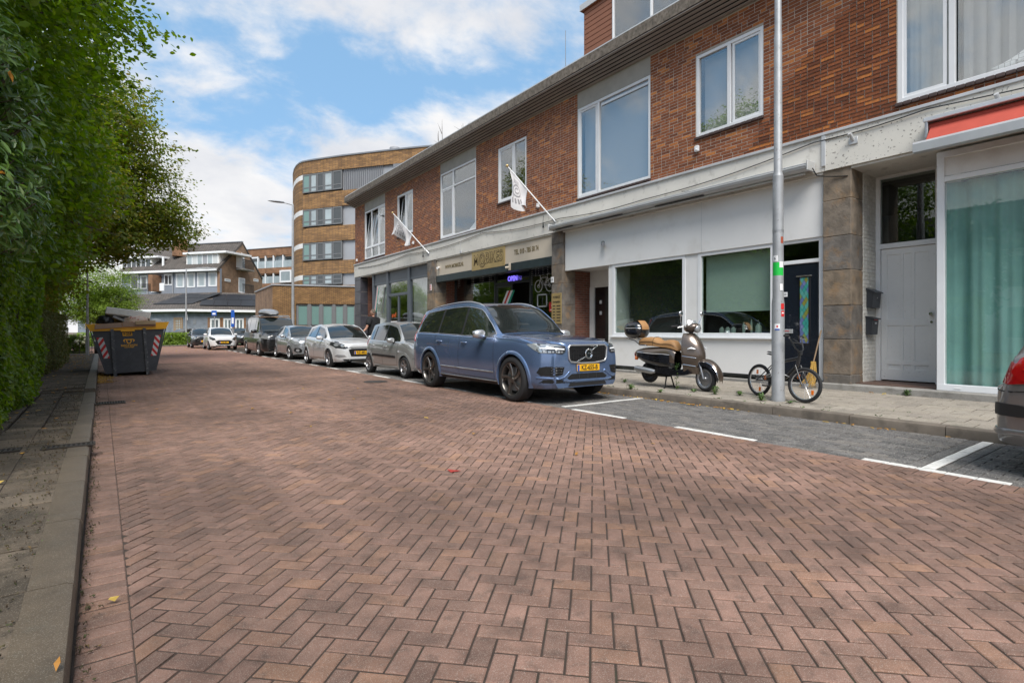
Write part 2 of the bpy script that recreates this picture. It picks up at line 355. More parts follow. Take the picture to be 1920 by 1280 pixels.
def brick_pattern(name, c1, c2, mort, sc, bw, rh, coords='XY', rough=.9, off=.5, ms=.012, rot=0, bumpd=.01):
    m = bpy.data.materials.new(name); m.use_nodes = True; nt = m.node_tree; N, L = nt.nodes, nt.links; b = N['Principled BSDF']
    geo = N.new('ShaderNodeNewGeometry'); src = geo.outputs['Position']
    sp = N.new('ShaderNodeSeparateXYZ'); 
    if rot:
        mp = N.new('ShaderNodeMapping'); mp.inputs['Rotation'].default_value = (0, 0, rot); L.new(src, mp.inputs[0]); src = mp.outputs[0]
    L.new(src, sp.inputs[0]); cb = N.new('ShaderNodeCombineXYZ')
    L.new(sp.outputs['XYZ'.index(coords[0])], cb.inputs[0]); L.new(sp.outputs['XYZ'.index(coords[1])], cb.inputs[1])
    t = N.new('ShaderNodeTexBrick'); L.new(cb.outputs[0], t.inputs['Vector']); t.inputs['Scale'].default_value = sc
    t.inputs['Color1'].default_value = (*c1, 1); t.inputs['Color2'].default_value = (*c2, 1); t.inputs['Mortar'].default_value = (*mort, 1)
    t.inputs['Brick Width'].default_value = bw; t.inputs['Row Height'].default_value = rh; t.inputs['Mortar Size'].default_value = ms; t.inputs['Mortar Smooth'].default_value = .1; t.offset = off
    n = N.new('ShaderNodeTexNoise'); n.inputs['Scale'].default_value = 1.3; n.inputs['Detail'].default_value = 8; n.inputs['Roughness'].default_value = .7; L.new(geo.outputs['Position'], n.inputs['Vector'])
    mr = N.new('ShaderNodeMapRange'); L.new(n.outputs[0], mr.inputs[0])
    for i, x in enumerate((.3, .7, .65, 1.35)): mr.inputs[i+1].default_value = x
    cc = N.new('ShaderNodeCombineColor')
    for i in range(3): L.new(mr.outputs[0], cc.inputs[i])
    mx = N.new('ShaderNodeMix'); mx.data_type = 'RGBA'; mx.blend_type = 'MULTIPLY'; mx.inputs[0].default_value = 1
    L.new(t.outputs['Color'], mx.inputs[6]); L.new(cc.outputs[0], mx.inputs[7]); L.new(mx.outputs[2], b.inputs['Base Color']); b.inputs['Roughness'].default_value = rough
    bp = N.new('ShaderNodeBump'); bp.invert = True; bp.inputs['Distance'].default_value = bumpd; bp.inputs['Strength'].default_value = .6; L.new(t.outputs['Fac'], bp.inputs['Height']); L.new(bp.outputs[0], b.inputs['Normal'])
    M[name] = m; return m
brick_pattern('far_road', (.27, .15, .11), (.24, .13, .10), (.14, .08, .06), 1, .21, .105, ms=.008, rot=radians(45))
brick_pattern('far_tile', (.27, .24, .20), (.24, .21, .18), (.10, .09, .07), 1, .3, .3, ms=.006)

def in_frame(p, m=40):
    s, c = sin(TH), cos(TH); t = p[0]*s+p[1]*c
    if t < .3: return False
    px = 960+FPX*(p[0]*c-p[1]*s)/t; py = HOR-FPX*(p[2]-CAMH)/t
    return -m < px < 1920+m and -m < py < 1280+m
def clip_poly(poly, a, b, c):   # keep a*x+b*y <= c
    out = []
    for i in range(len(poly)):
        p, q = poly[i], poly[(i+1) % len(poly)]; dp = a*p[0]+b*p[1]-c; dq = a*q[0]+b*q[1]-c
        if dp <= 0: out.append(p)
        if dp*dq < 0:
            t = dp/(dp-dq); out.append((p[0]+t*(q[0]-p[0]), p[1]+t*(q[1]-p[1])))
    return out
def piece_geom(poly, H=.03, ch=.0035, dz=.003):
    cx = sum(p[0] for p in poly)/len(poly); cy = sum(p[1] for p in poly)/len(poly)
    top = []
    for p in poly:
        dx, dy = p[0]-cx, p[1]-cy
        top.append((p[0]-math.copysign(min(ch, abs(dx)*.5), dx), p[1]-math.copysign(min(ch, abs(dy)*.5), dy), 0))
    n = len(poly); vs = top+[(p[0], p[1], -dz) for p in poly]+[(p[0], p[1], -H) for p in poly]
    fs = [tuple(range(n))]+[(i, n+i, n+(i+1) % n, (i+1) % n) for i in range(n)]+[(n+i, 2*n+i, 2*n+(i+1) % n, n+(i+1) % n) for i in range(n)]
    return vs, fs
def lay(parent, name, stuffname, items, mat, limit=300, H=.03, ch=.0035, basis=None, jit=1.0, dz=.003):
    """items: (cx, cy, z, rot, L, W[, halfplanes]) laid flat; basis maps the laying plane into the world.
    The nearest 300 that the picture shows become objects, the rest one joined mesh."""
    B = basis or Matrix.Identity(4); whole = []; rest = []
    for it in items:
        cx, cy, z, rot, Lh, Wd = it[:6]; cl = it[6] if len(it) > 6 else None
        cut = False; poly = None
        if cl:
            c_, s_ = cos(rot), sin(rot)
            poly = [(cx+u*c_-v*s_, cy+u*s_+v*c_) for u, v in ((-Lh/2, -Wd/2), (Lh/2, -Wd/2), (Lh/2, Wd/2), (-Lh/2, Wd/2))]; n0 = list(poly)
            for h in cl: poly = clip_poly(poly, *h) if poly else poly
            if len(poly) < 3: continue
            if poly != n0: cut = True
            ar = abs(sum(poly[i][0]*poly[(i+1) % len(poly)][1]-poly[(i+1) % len(poly)][0]*poly[i][1] for i in range(len(poly))))/2
            if ar < .0006: continue
        pos = B @ Vector((cx, cy, z))
        d = (pos-cam.location).length*(1 if in_frame(pos) else 50)
        T = Matrix.Translation((cx, cy, z+random.uniform(-.0018, .0018)*jit)) @ Matrix.Rotation(rot+random.uniform(-.008, .008)*jit, 4, 'Z') @ Matrix.Rotation(random.uniform(-.007, .007)*jit, 4, 'X') @ Matrix.Rotation(random.uniform(-.009, .009)*jit, 4, 'Y')
        (rest if cut else whole).append((d, T, (round(Lh, 4), round(Wd, 4)), poly, cut))
    whole.sort(key=lambda q: q[0]); single, rest = whole[:limit], rest+whole[limit:]
    cache = {}; inv = wmat(parent).inverted()
    for d, T, key, _, _ in single:
        if key not in cache:
            a, b = key; mb = MB(); mb.rnd = 0.0; vs, fs = piece_geom([(-a/2, -b/2), (a/2, -b/2), (a/2, b/2), (-a/2, b/2)], H, ch, dz); mb.add(vs, fs); cache[key] = mb.mesh(name, mat)
        o = bpy.data.objects.new(name, cache[key]); COL.objects.link(o); o.parent = parent; o.matrix_parent_inverse = inv
        o.matrix_local = (B @ T) if False else Matrix.Identity(4)
        MM = B @ T; o.location = MM.to_translation(); o.rotation_euler = MM.to_euler()
    mb = MB()
    for d, T, (a, b), poly, cut in rest:
        if cut:
            z = T.to_translation().z; vs, fs = piece_geom(poly, H, ch, dz); vs = [B @ Vector((x, y, zz+z)) for x, y, zz in vs]
        else:
            vs, fs = piece_geom([(-a/2, -b/2), (a/2, -b/2), (a/2, b/2), (-a/2, b/2)], H, ch, dz); MM = B @ T; vs = [MM @ Vector(v) for v in vs]
        mb.add(vs, fs, r=random.random())
    if mb.v:
        o = mb.build(stuffname, mat, parent); tag(o, kind='stuff')
def sheet(name, pts, z, mat, parent=None, kind='structure'):
    mb = MB(); mb.add([(x, y, z) for x, y in pts], [tuple(range(len(pts)))]); o = mb.build(name, mat, parent)
    return tag(o, kind=kind) if parent is None else o

# ground to the horizon
sheet('ground', [(-500, -500), (500, -500), (500, 700), (-500, 700)], -.06, M['earth'])
def xl(y): return -.084-.0192*y          # face of the left kerb
YB = 24.0
road = sheet('road', [(xl(-4)-.02, -4), (5.72, -4), (5.72, YB), (xl(YB)-.02, YB)], -.0055, M['road_bed'])
# herringbone at 45 degrees
items = []; w, L2 = .09, .18; g = .0085
c45 = cos(pi/4); zrot = radians(45)
x0r, x1r = .21, 5.40
def left_lim(): return (-1.0, -.0192,   .084-.185)  # x >= xl(y)+.235  ->  -x-.0205y <= .07-.235
for i in range(-200, 380):
    for j in range(-200, 200):
        bx, by = (i+2*j)*w, (i-2*j)*w
        for (ux, uy, rr) in ((1*w, .5*w, 0), (.5*w, 2*w, pi/2)):
            u, v = bx+ux, by+uy
            X = 2.6+u*c45-v*c45; Y = 10+u*c45+v*c45
            if not (-3.0 < Y < YB): continue
            lx = xl(Y)+.185
            if X < lx-.13 or X > x1r+.13: continue
            cl = [left_lim(), (1, 0, x1r)] if (X < lx+.13 or X > x1r-.13) else None
            zc = .018*sin(pi*min(max((X+.2)/5.8, 0), 1))*0
            items.append((X, Y, zc, rr+zrot, L2-g, w-g, cl) if cl else (X, Y, zc, rr+zrot, L2-g, w-g))
lay(road, 'brick', 'herringbone_bricks', items, M['road_brick'], ch=.0045, dz=.0035, jit=.8)
# soldier courses along both edges
items = []
y = -2.6
while y < YB:
    items.append((xl(y)+.094, y, -.001, 0, .175, .083))
    y += .0915
lay(road, 'gutter_brick', 'gutter_bricks', items, M['road_brick'], 120, ch=.005, dz=.004)
items = []; y = -2.6
while y < YB:
    items.append((5.51, y, .001, 0, .203, .083)); y += .0915
lay(road, 'edge_brick', 'edge_bricks', items, M['road_brick'], 100, ch=.005, dz=.004)
# the road beyond, with the side road to the right and the junction
sheet('far_road', [(xl(YB)-.02, YB), (5.72, YB), (5.72, 44), (9, 47), (60, 52), (60, 58), (-40, 50), (-40, 44), (-2.2, 42), (xl(34), 34)], -.012, M['far_road'])
# parking lane, dark bricks
pk = sheet('parking_lane', [(5.62, -4), (7.62, -4), (7.62, 42), (5.62, 42)], -.0065, M['road_bed'])
whites = set(); items = []; wl = []; gp = .105
def is_dash(y): return ((y-1.12) % 2.0) < 1.0
def is_cross(y): return abs(((y-1.63+2.4) % 4.78)-2.4) < .052
r = 0; ny = int((YB+3)/.21)
# white edge line: one row of painted bricks
y = -2.5
while y < 40:
    c = y+.105
    (wl if is_dash(c) else items).append((5.665, c, .001, 0, .0965, .2025)); y += .21
xs = []; x = 5.725
while x < 7.58: xs.append(x); x += .105
for k, x in enumerate(xs):
    y = -2.6-(.105 if k % 2 else 0)
    while y < YB:
        c = y+.105
        near = [1.63+4.78*q for q in range(-1, 6) if abs(c-(1.63+4.78*q)) < .27]
        if not near: items.append((x+.05, c, .0, 0, .0965, .2025))
        else:
            yq = near[0]
            items.append((x+.05, c, 0, 0, .0965, .2025, [(0, 1, yq-.161)] if c < yq else [(0, -1, -yq-.161)]))
        y += .21
for q in range(-1, 6):
    yc = 1.63+4.78*q
    x = 5.725
    while x < 7.5:
        wl.append((x+.105, yc, .001, 0, .2, .094))
        for dy in (-.106, .106): items.append((x+.105, yc+dy, 0, 0, .2, .094))
        x += .21
items = [it for it in items if it[1] < 34 and it[0] < 7.6]
lay(pk, 'brick', 'parking_bricks', items, M['parking_brick'], 300, ch=.004)
lines = sheet('bay_markings', [(5.63, -2.5), (5.70, -2.5), (5.70, 34), (5.63, 34)], -.0075, M['road_bed'])
lay(lines, 'painted_brick', 'painted_bricks', wl, M['line_white'], 150, ch=.003, dz=.002)
# kerbs
def kerb_profile(w_, h, rr=.025):
    return [(0, -.05), (0, h-rr), (rr*.3, h-rr*.3), (rr, h), (w_, h), (w_, -.05)]
kb = sheet('kerb', [(7.6, -4), (7.79, -4), (7.79, 42), (7.6, 42)], -.02, M['road_bed'])
y = -4.0; me = None
mb = MB(); mb.prism(kerb_profile(.175, .118), 'y', .004, .996); me = mb.mesh('kerb_stone', M['kerb_right'], 40)
while y < 42:
    o = link('kerb_stone', me, kb); o.location = (7.605+random.uniform(-.004, .004), y, random.uniform(-.004, .003)); o.rotation_euler = (random.uniform(-.002, .002), 0, random.uniform(-.004, .004)); y += 1.0
kl = sheet('left_kerb', [(-.30, -4), (-.08, -4), (-.9, 34), (-1.15, 34)], -.02, M['road_bed'])
KW = .165
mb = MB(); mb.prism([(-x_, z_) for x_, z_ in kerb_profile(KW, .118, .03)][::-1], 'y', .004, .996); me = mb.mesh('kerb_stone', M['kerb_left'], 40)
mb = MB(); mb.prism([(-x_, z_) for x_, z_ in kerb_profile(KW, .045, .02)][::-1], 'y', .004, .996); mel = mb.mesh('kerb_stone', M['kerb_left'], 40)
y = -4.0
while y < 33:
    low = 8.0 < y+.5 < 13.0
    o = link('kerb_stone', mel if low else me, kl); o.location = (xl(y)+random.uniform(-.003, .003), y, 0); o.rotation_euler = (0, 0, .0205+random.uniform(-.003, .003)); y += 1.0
# right pavement, sloping gently up to the facades
def zr(x): return .115+(x-7.78)*.065/2.47
pr = MB(); pr.quad((7.77, -4, .1105), (10.6, -4, .1855), (10.6, 42, .1855), (7.77, 42, .1105))
pr = tag(pr.build('pavement', M['road_bed']), kind='structure')
items = []; row = 0; x = 7.785
sl = math.atan(.065/2.47)
while x < 10.18:
    y = -3.0-(.15 if row % 2 else 0)
    while y < 32:
        items.append((x-7.785+.15, y+.15, 0, 0, .291, .291)); y += .3
    x += .3; row += 1
Bs = Matrix.Translation((7.785, 0, .1165)) @ Matrix.Rotation(-sl, 4, 'Y')
lay(pr, 'paving_tile', 'paving_tiles', items, M['tile_right'], 300, basis=Bs, ch=.004, jit=1.3)
# left pavement
def leftside(x0, x1, y0, y1, z, mat, name):
    mb = MB(); mb.quad((xl(y0)-x0, y0, z), (xl(y1)-x0, y1, z), (xl(y1)-x1, y1, z), (xl(y0)-x1, y0, z)); return mb.build(name, mat)
mb = MB()
yb = [-4, 7.8, 8.3, 12.7, 13.2, 34]; fl = [0, 0, 1, 1, 0, 0]
for (xa, xb, k) in ((KW, KW+.303, 1), (KW+.303, KW+.60, .55), (KW+.60, 1.9, 0)):
    for i in range(5):
        za, zb = .1105-.066*k*fl[i], .1105-.066*k*fl[i+1]; ya, y2 = yb[i], yb[i+1]
        mb.quad((xl(ya)-xa, ya, za), (xl(y2)-xa, y2, zb), (xl(y2)-xb, y2, zb), (xl(ya)-xb, ya, za))
pl = tag(mb.build('left_pavement', M['road_bed']), kind='structure')
Bl = Matrix.Translation((-.07, 0, .116)) @ Matrix.Rotation(.0205, 4, 'Z')
items = []; row = 0; x = -KW-.004
while x > -1.7:
    y = -3.0-(.15 if row % 2 else 0)
    while y < 30:
        yc = y+.15
        zz = 0
        if 7.8 < yc < 13.2 and row < 2:
            fall = min(1, (yc-7.8)/.5, (13.2-yc)/.5); zz = -.066*fall*(1-.45*row)
        items.append((x-.15, yc, zz, 0, .294, .293)); y += .3
    x -= .3; row += 1
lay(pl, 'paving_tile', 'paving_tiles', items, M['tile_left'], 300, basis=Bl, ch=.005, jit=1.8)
soil = MB(); soil.quad((-1.75, -4, .10), (-1.75, 34, .10), (-14, 34, .16), (-14, -4, .16)); tag(soil.build('soil', M['earth']), kind='structure')
# far verge in front of the grey house
sheet('far_verge', [(-30, 50.5), (1.5, 52.5), (14, 55), (40, 57), (40, 80), (-40, 80)], -.006, M['lawn'])
sheet('far_pavement', [(-30, 49.3), (1.5, 51.3), (14, 53.6), (40, 55.5), (40, 57.2), (14, 55.2), (1.5, 52.7), (-30, 50.7)], .03, M['tile_right'])
# ------------------------------------------------------------------ the terrace of shops on the right
XF = 10.25
tb = empty('shop_terrace', (XF, 15, 0), label='long two storey brick terrace with shopfronts and white windows along the pavement', cat='building')
OPEN = [(24.12, 26.72, 4.86, 7.78), (21.14, 22.73, 5.46, 7.32), (16.09, 18.70, 4.80, 7.78), (13.18, 14.72, 5.45, 7.28), (8.36, 10.88, 4.84, 7.78), (5.58, 7.11, 5.44, 7.24), (-1.6, 3.33, 4.90, 7.45)]
Y0, Y1, Z0, Z1 = -4.0, 28.1, 4.76, 7.80
# the mortar body of the wall, opened where the windows sit
ys = sorted(set([Y0, Y1]+[a for o in OPEN for a in o[:2]])); zs = sorted(set([Z0, Z1]+[min(a, Z1) for o in OPEN for a in o[2:]]))
mb = MB()
for a, b in zip(ys, ys[1:]):
    for c, d in zip(zs, zs[1:]):
        if any(o[0]-.001 <= a and b <= o[1]+.001 and o[2]-.001 <= c and d <= o[3]+.001 for o in OPEN): continue
        mb.quad((XF, a, c), (XF, a, d), (XF, b, d), (XF, b, c))
for o in OPEN:   # reveals
    y0, y1, z0, z1 = o; z1 = min(z1, Z1)
    mb.quad((XF, y0, z0), (XF+.12, y0, z0), (XF+.12, y0, z1), (XF, y0, z1)); mb.quad((XF, y1, z0), (XF, y1, z1), (XF+.12, y1, z1), (XF+.12, y1, z0))
    mb.quad((XF, y0, z0), (XF, y1, z0), (XF+.12, y1, z0), (XF+.12, y0, z0)); mb.quad((XF, y0, z1), (XF+.12, y0, z1), (XF+.12, y1, z1), (XF, y1, z1))
wall = mb.build('wall', M['mortar'], tb)
# end wall and rear, plain brick
brick_pattern('plain_brick', (.20, .065, .035), (.14, .045, .025), (.30, .26, .22), 1, .235, .068, 'XZ', ms=.008)
mb = MB(); mb.quad((XF, Y1, 0), (20, Y1, 0), (20, Y1, Z1), (XF, Y1, Z1)); mb.quad((20, Y1, 0), (20, Y0, 0), (20, Y0, Z1), (20, Y1, Z1)); mb.quad((XF, Y0, Z1), (XF, Y1, Z1), (20, Y1, Z1+.2), (20, Y0, Z1+.2))
mb.quad((XF, Y0, 0), (20, Y0, 0), (20, Y0, Z1), (XF, Y0, Z1))
mb.build('rear_wall', M['plain_brick'], tb)
# bricks
items = []; rh = .068; row = 0; z = Z0+.034
while z < Z1-.02:
    free = [(Y0+2, Y1)]
    for o in OPEN:
        if o[2]-.02 < z < o[3]+.02:
            nf = []
            for a, b in free:
                if o[1] <= a or o[0] >= b: nf.append((a, b)); continue
                if o[0] > a: nf.append((a, o[0]))
                if o[1] < b: nf.append((o[1], b))
            free = nf
    for a, b in free:
        y = a; k = row % 2
        first = True
        while y < b-.02:
            ln = .118 if (first and row % 2) else (.235 if random.random() < .74 else .118)
            first = False
            if y+ln > b-.03: ln = b-y
            full = ln-.011
            items.append((y+ln/2, z, random.uniform(-.0005, .001), 0, full, rh-.011) if abs(ln-.235) < .001 or abs(ln-.118) < .001 else (y+ln/2, z, 0, 0, full, rh-.011, [(1, 0, b-.004)]))
            y += ln
    z += rh; row += 1
# laying plane: u -> +Y, v -> +Z, normal -> -X
BW = Matrix(((0, 0, -1, XF-.0025), (1, 0, 0, 0), (0, 1, 0, 0), (0, 0, 0, 1)))
BW = Matrix(((0, 0, -1, XF-.0025), (1, 0, 0, 0), (0, 1, 0, 0), (0, 0, 0, 1)))
lay(wall, 'brick', 'facade_bricks', items, M['facade_brick'], 300, H=.006, ch=.002, basis=BW, jit=.18, dz=.001)
# rooms behind the glass
mb = MB(); mb.box(10.55, 14.5, Y0+.05, Y1-.05, 4.55, 7.76); rm = mb.build('upper_rooms', M['interior'], tb)
me = rm.data; bm = bmesh.new(); bm.from_mesh(me); bm.normal_update(); bmesh.ops.delete(bm, geom=[f for f in bm.faces if f.normal.x < -.9], context='FACES'); bm.to_mesh(me); bm.free()
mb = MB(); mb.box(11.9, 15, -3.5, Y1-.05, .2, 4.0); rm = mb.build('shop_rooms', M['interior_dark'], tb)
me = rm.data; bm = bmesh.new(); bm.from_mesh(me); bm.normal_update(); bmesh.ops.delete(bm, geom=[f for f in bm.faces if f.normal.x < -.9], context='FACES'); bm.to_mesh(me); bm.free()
for k in range(1, 6):
    yy = Y0+k*4.9
    MB().box(10.6, 14.5, yy, yy+.12, 4.56, 7.75).build('partition', M['interior'], tb)

def pane(mbx, X, y0, y1, z0, z1, parent, mat='glass', name='pane'):
    m_ = MB(); m_.box(X, X+.012, y0, y1, z0, z1); return m_.build(name, M[mat], parent)
def bar(m_, X, d, y0, y1, z0, z1, b=.006): m_.rbox(X, X+d, y0, y1, z0, z1, b)
def window(y0, y1, z0, z1, split=(), hbar=None, X=XF+.01, fw=.075, mat='window_white', glass='glass', open_=(), parent=tb, inner=(), curtain=None, name='window', sill=True, depth=.075):
    """split: y positions of mullions, counted from y0; the far side of the street is larger y. Returns the frame."""
    m_ = MB()
    bar(m_, X, depth, y0, y1, z1-fw, z1); bar(m_, X, depth, y0, y1, z0, z0+fw)
    bar(m_, X+.0015, depth, y0, y0+fw, z0+.001, z1-.001); bar(m_, X+.0015, depth, y1-fw, y1, z0+.001, z1-.001)
    for s in split: bar(m_, X+.003, depth-.006, s-fw*.55, s+fw*.55, z0+fw*.5, z1-fw*.5)
    if hbar:
        for h in hbar: bar(m_, X+.005, depth-.01, y0+fw*.5, y1-fw*.5, h-fw*.4, h+fw*.4)
    fr = m_.build(name, M[mat], parent)
    edges = [y0]+list(split)+[y1]
    hs = [z0]+list(hbar or [])+[z1]
    for i, (a, b) in enumerate(zip(edges, edges[1:])):
        for j, (c, d) in enumerate(zip(hs, hs[1:])):
            a2, b2 = a+fw*.9, b-fw*.9
            c2, d2 = c+(fw if j == 0 else fw*.4), d-(fw if j == len(hs)-2 else fw*.4)
            if (i, j) in inner or (i, j) in open_:
                s_ = MB(); sw = .05; s_.T = None
                T = None
                if (i, j) in open_:   # sash tilted inwards at the top
                    T = Matrix.Translation((X+.03, 0, c2)) @ Matrix.Rotation(radians(-5.5), 4, 'Y').inverted() @ Matrix.Translation((-(X+.03), 0, -c2)); T = Matrix.Translation((X+.03, 0, c2)) @ Matrix.Rotation(radians(7), 4, 'Y') @ Matrix.Translation((-(X+.03), 0, -c2))
                s_.T = T
                s_.rbox(X+.018, X+.055, a2, b2, d2-sw, d2, .005); s_.rbox(X+.018, X+.055, a2, b2, c2, c2+sw, .005)
                s_.rbox(X+.0195, X+.0545, a2, a2+sw, c2+.001, d2-.001, .005); s_.rbox(X+.0195, X+.0545, b2-sw, b2, c2+.001, d2-.001, .005)
                s_.build('sash', M[mat], fr)
                g_ = MB(); g_.T = T; g_.box(X+.03, X+.042, a2+sw*.8, b2-sw*.8, c2+sw*.8, d2-sw*.8); g_.build('pane', M[glass], fr)
            else:
                pane(None, X+.035, a2, b2, c2, d2, fr, glass)
    if sill:
        s_ = MB(); n = max(2, int((y1-y0)/.11))
        for k in range(n):
            ya = y0-.02+(y1-y0+.04)*k/n; yb = y0-.02+(y1-y0+.04)*(k+1)/n
            s_.rbox(XF-.055, XF+.05, ya+.004, yb-.004, z0-.062+random.uniform(-.002, .002), z0-.008, .006)
        s_.build('sill', M['sill_brick'], fr)
    return fr
mk('sill_brick', (.07, .045, .04), .6, noise=(12, .3), bump=(50, .4, .004))
mk('gasket', (.02, .02, .02), .6)
def drape(name, X, y0, y1, z0, z1, mat, parent, amp=.03, n=60, waves=None, sheer=None):
    m_ = MB(); rows = []
    ph = [random.uniform(0, 6) for _ in range(4)]; w0 = waves or (y1-y0)/.16
    for zz in (z0, (z0+z1)/2, z1):
        r_ = []
        for i in range(n+1):
            u = i/n; k = .6+.4*(z1-zz)/(z1-z0)
            r_.append((X+amp*k*(sin(u*w0*2*pi+ph[0])+.5*sin(u*w0*4.1*pi+ph[1])+.4*sin(u*w0*1.3*pi+ph[2])), y0+u*(y1-y0), zz))
        rows.append(r_)
    m_.grid(rows); return m_.build(name, M[mat], parent, smooth=60)
def concrete_panel(y0, y1, z0, z1):
    MB().rbox(XF+.004, XF+.08, y0+.005, y1-.005, z0, z1, .004).build('concrete_panel', M['panel_concrete'], tb)

w1 = window(24.12, 26.72, 4.87, 7.30, split=(24.95, 25.85), hbar=(5.42,), open_=((1, 1), (2, 1)), inner=((0, 1),)); concrete_panel(24.12, 26.72, 7.30, 7.78)
w2 = window(21.14, 22.73, 5.47, 7.32, split=(21.9,), open_=((1, 0),), inner=((0, 0),))
w3 = window(16.09, 18.70, 4.81, 7.36, split=(17.72,), hbar=(6.72,), inner=((1, 0),)); concrete_panel(16.09, 18.70, 7.36, 7.78)
w4 = window(13.18, 14.72, 5.46, 7.28, split=(13.85,), inner=((1, 0),))
w5 = window(8.36, 10.88, 4.85, 7.33, split=(10.10,), inner=((1, 0),)); concrete_panel(8.36, 10.88, 7.33, 7.78)
# vent strip over the large pane
MB().rbox(XF+.02, XF+.05, 8.45, 10.0, 7.13, 7.19, .004).build('vent', M['aluminium'], w5)
w6 = window(5.58, 7.11, 5.45, 7.24, split=(6.33,), inner=((0, 0),))
w7 = window(-1.6, 3.33, 4.91, 7.45, split=(.6, 2.62), inner=((2, 0),), sill=True)
MB().box(10.50, 10.505, 5.62, 7.05, 5.5, 7.2).build('blind', M['blind_grey'], w6)  # sheet added behind the glass; its grey stands in for reflected sky
MB().box(10.50, 10.505, 8.42, 10.83, 4.9, 7.3).build('blind', M['blind_grey'], w5)  # likewise added: sky reflection put into the colour of a flat sheet
drape('curtain', 10.52, 2.62, 3.28, 4.95, 7.4, 'curtain_grey', w7, .01)
drape('net_curtain', 10.60, .6, 2.58, 4.95, 7.4, 'curtain_dim', w7, .035)
drape('net_curtain', 10.60, -1.5, .55, 4.95, 7.4, 'curtain_dim', w7, .035)
# folded blanket with a cell pattern on the sill
mk('blanket', (.62, .66, .66), .9)
m_ = MB(); rows = []
for i in range(21):
    u = i/20; cy = 2.22-u*1.15; hh = 5.0+.95*u**1.8; rows.append([(10.44+.03*sin(u*9+k), cy+.12*cos(k*.9), hh+.16*(k-2.5)*.4*(.5+u)) for k in range(6)])
m_.grid(rows); bl = m_.build('blanket', M['blanket'], w7, smooth=60)
def hexes(nt, b, c, geo):
    N, L = nt.nodes, nt.links; v = N.new('ShaderNodeTexVoronoi'); v.feature = 'DISTANCE_TO_EDGE'; v.inputs['Scale'].default_value = 14; v.inputs['Randomness'].default_value = .35
    L.new(geo.outputs['Position'], v.inputs['Vector']); r = N.new('ShaderNodeValToRGB'); r.color_ramp.elements[0].position = .02; r.color_ramp.elements[0].color = (.22, .24, .25, 1); r.color_ramp.elements[1].position = .07; r.color_ramp.elements[1].color = (.68, .72, .72, 1)
    L.new(v.outputs[0], r.inputs[0]); L.new(r.outputs[0], b.inputs['Base Color'])
bl.data.materials[0] = material('blanket_cells', (.6, .6, .6), .9, extra=hexes)
for yy, zz in ((17.2, 4.95), (14.1, 5.55)): pass
# soft toys / lamp seen in the third window: a pale cone
MB().lathe([(.34, 0), (.02, .42)], 'z', (10.75, 16.75, 4.93), 20).build('lampshade', M['curtain_white'], w3, smooth=60)

# eaves
gut = MB(); gut.prism([(9.70, 8.02), (9.685, 8.27), (9.74, 8.30), (9.80, 8.27), (10.4, 8.32), (10.4, 8.02)], 'y', Y0, Y1+.10); gut.build('fascia', M['fascia'], tb)
for k in range(6):
    x0 = 9.715+k*.090
    z_ = 8.02-(k+.5)*.0385
    MB().rbox(x0, x0+.078, Y0, Y1+.08, z_-.022, z_+.004, .006).build('soffit_slat', M['soffit_slat'], tb)
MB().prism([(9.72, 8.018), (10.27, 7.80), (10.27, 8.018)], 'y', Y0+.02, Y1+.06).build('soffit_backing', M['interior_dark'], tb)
MB().box(9.735, 9.80, Y0, Y1+.09, 8.30, 8.335).build('roof_edge', M['ledge_metal'], tb)
mk('roof_felt', (.07, .065, .06), .9, noise=(3, .2), bump=(60, .4, .005))
MB().prism([(9.8, 8.30), (15, 9.9), (20, 8.2), (20, 8.1), (9.8, 8.2)], 'y', Y0, Y1).build('roof', M['roof_felt'], tb)
# dormer on the roof
dm = MB(); dm.box(11.32, 14.5, -4, 11.7, 8.45, 10.75); dm = dm.build('dormer', M['roof_felt'], tb)
mk('cladding', (.27, .105, .055), .6, noise=(2, .07))
for k in range(15):
    z_ = 8.72+k*.15
    if z_ > 10.7: break
    MB().rbox(11.285, 11.318, 10.55, 11.70, z_, z_+.138, .006).build('cladding_board', M['cladding'], dm)
MB().rbox(11.22, 14.6, -4, 11.78, 10.78, 10.93, .01).build('dormer_roof', M['cladding'], dm)
MB().rbox(11.20, 11.23, -4, 11.8, 10.80, 10.99, .005).build('dormer_trim', M['ledge_metal'], dm)
mk('sky_pane', (.5, .56, .62), .03, metal=.9)
dw = window(-3.5, 10.52, 8.80, 10.76, split=(-1.2, .6, 2.4, 4.2, 6.0, 7.8, 9.15), X=11.24, fw=.06, glass='glass', parent=dm, sill=False, depth=.07)
MB().box(11.33, 11.335, -3.5, 10.5, 8.85, 10.72).build('blind', M['blind_grey'], dm)  # added sheet behind the dormer glass, coloured like the reflected sky
MB().rbox(11.1, 11.4, -4, 11.8, 8.62, 8.74, .01).build('dormer_sill', M['ledge_metal'], dm)

# ledge and concrete band over the shops
MB().rbox(XF-.085, XF+.02, Y0, Y1+.02, 4.70, 4.755, .008).build('ledge', M['ledge_metal'], tb)
MB().box(XF-.045, XF+.3, 4.42, Y1+.015, 4.065, 4.70).build('band', M['band_white'], tb)
MB().box(XF-.060, XF+.3, Y0, 4.41, 4.065, 4.70).build('weathered_band', M['peeling_white'], tb)
MB().box(XF-.02, 11.7, Y0+.01, Y1-.01, 4.02, 4.06).build('shop_ceiling', M['band_white'], tb)
MB().rbox(XF-.075, XF-.03, 4.40, 4.47, 4.15, 4.72, .006).build('cable_duct', M['ledge_metal'], tb)
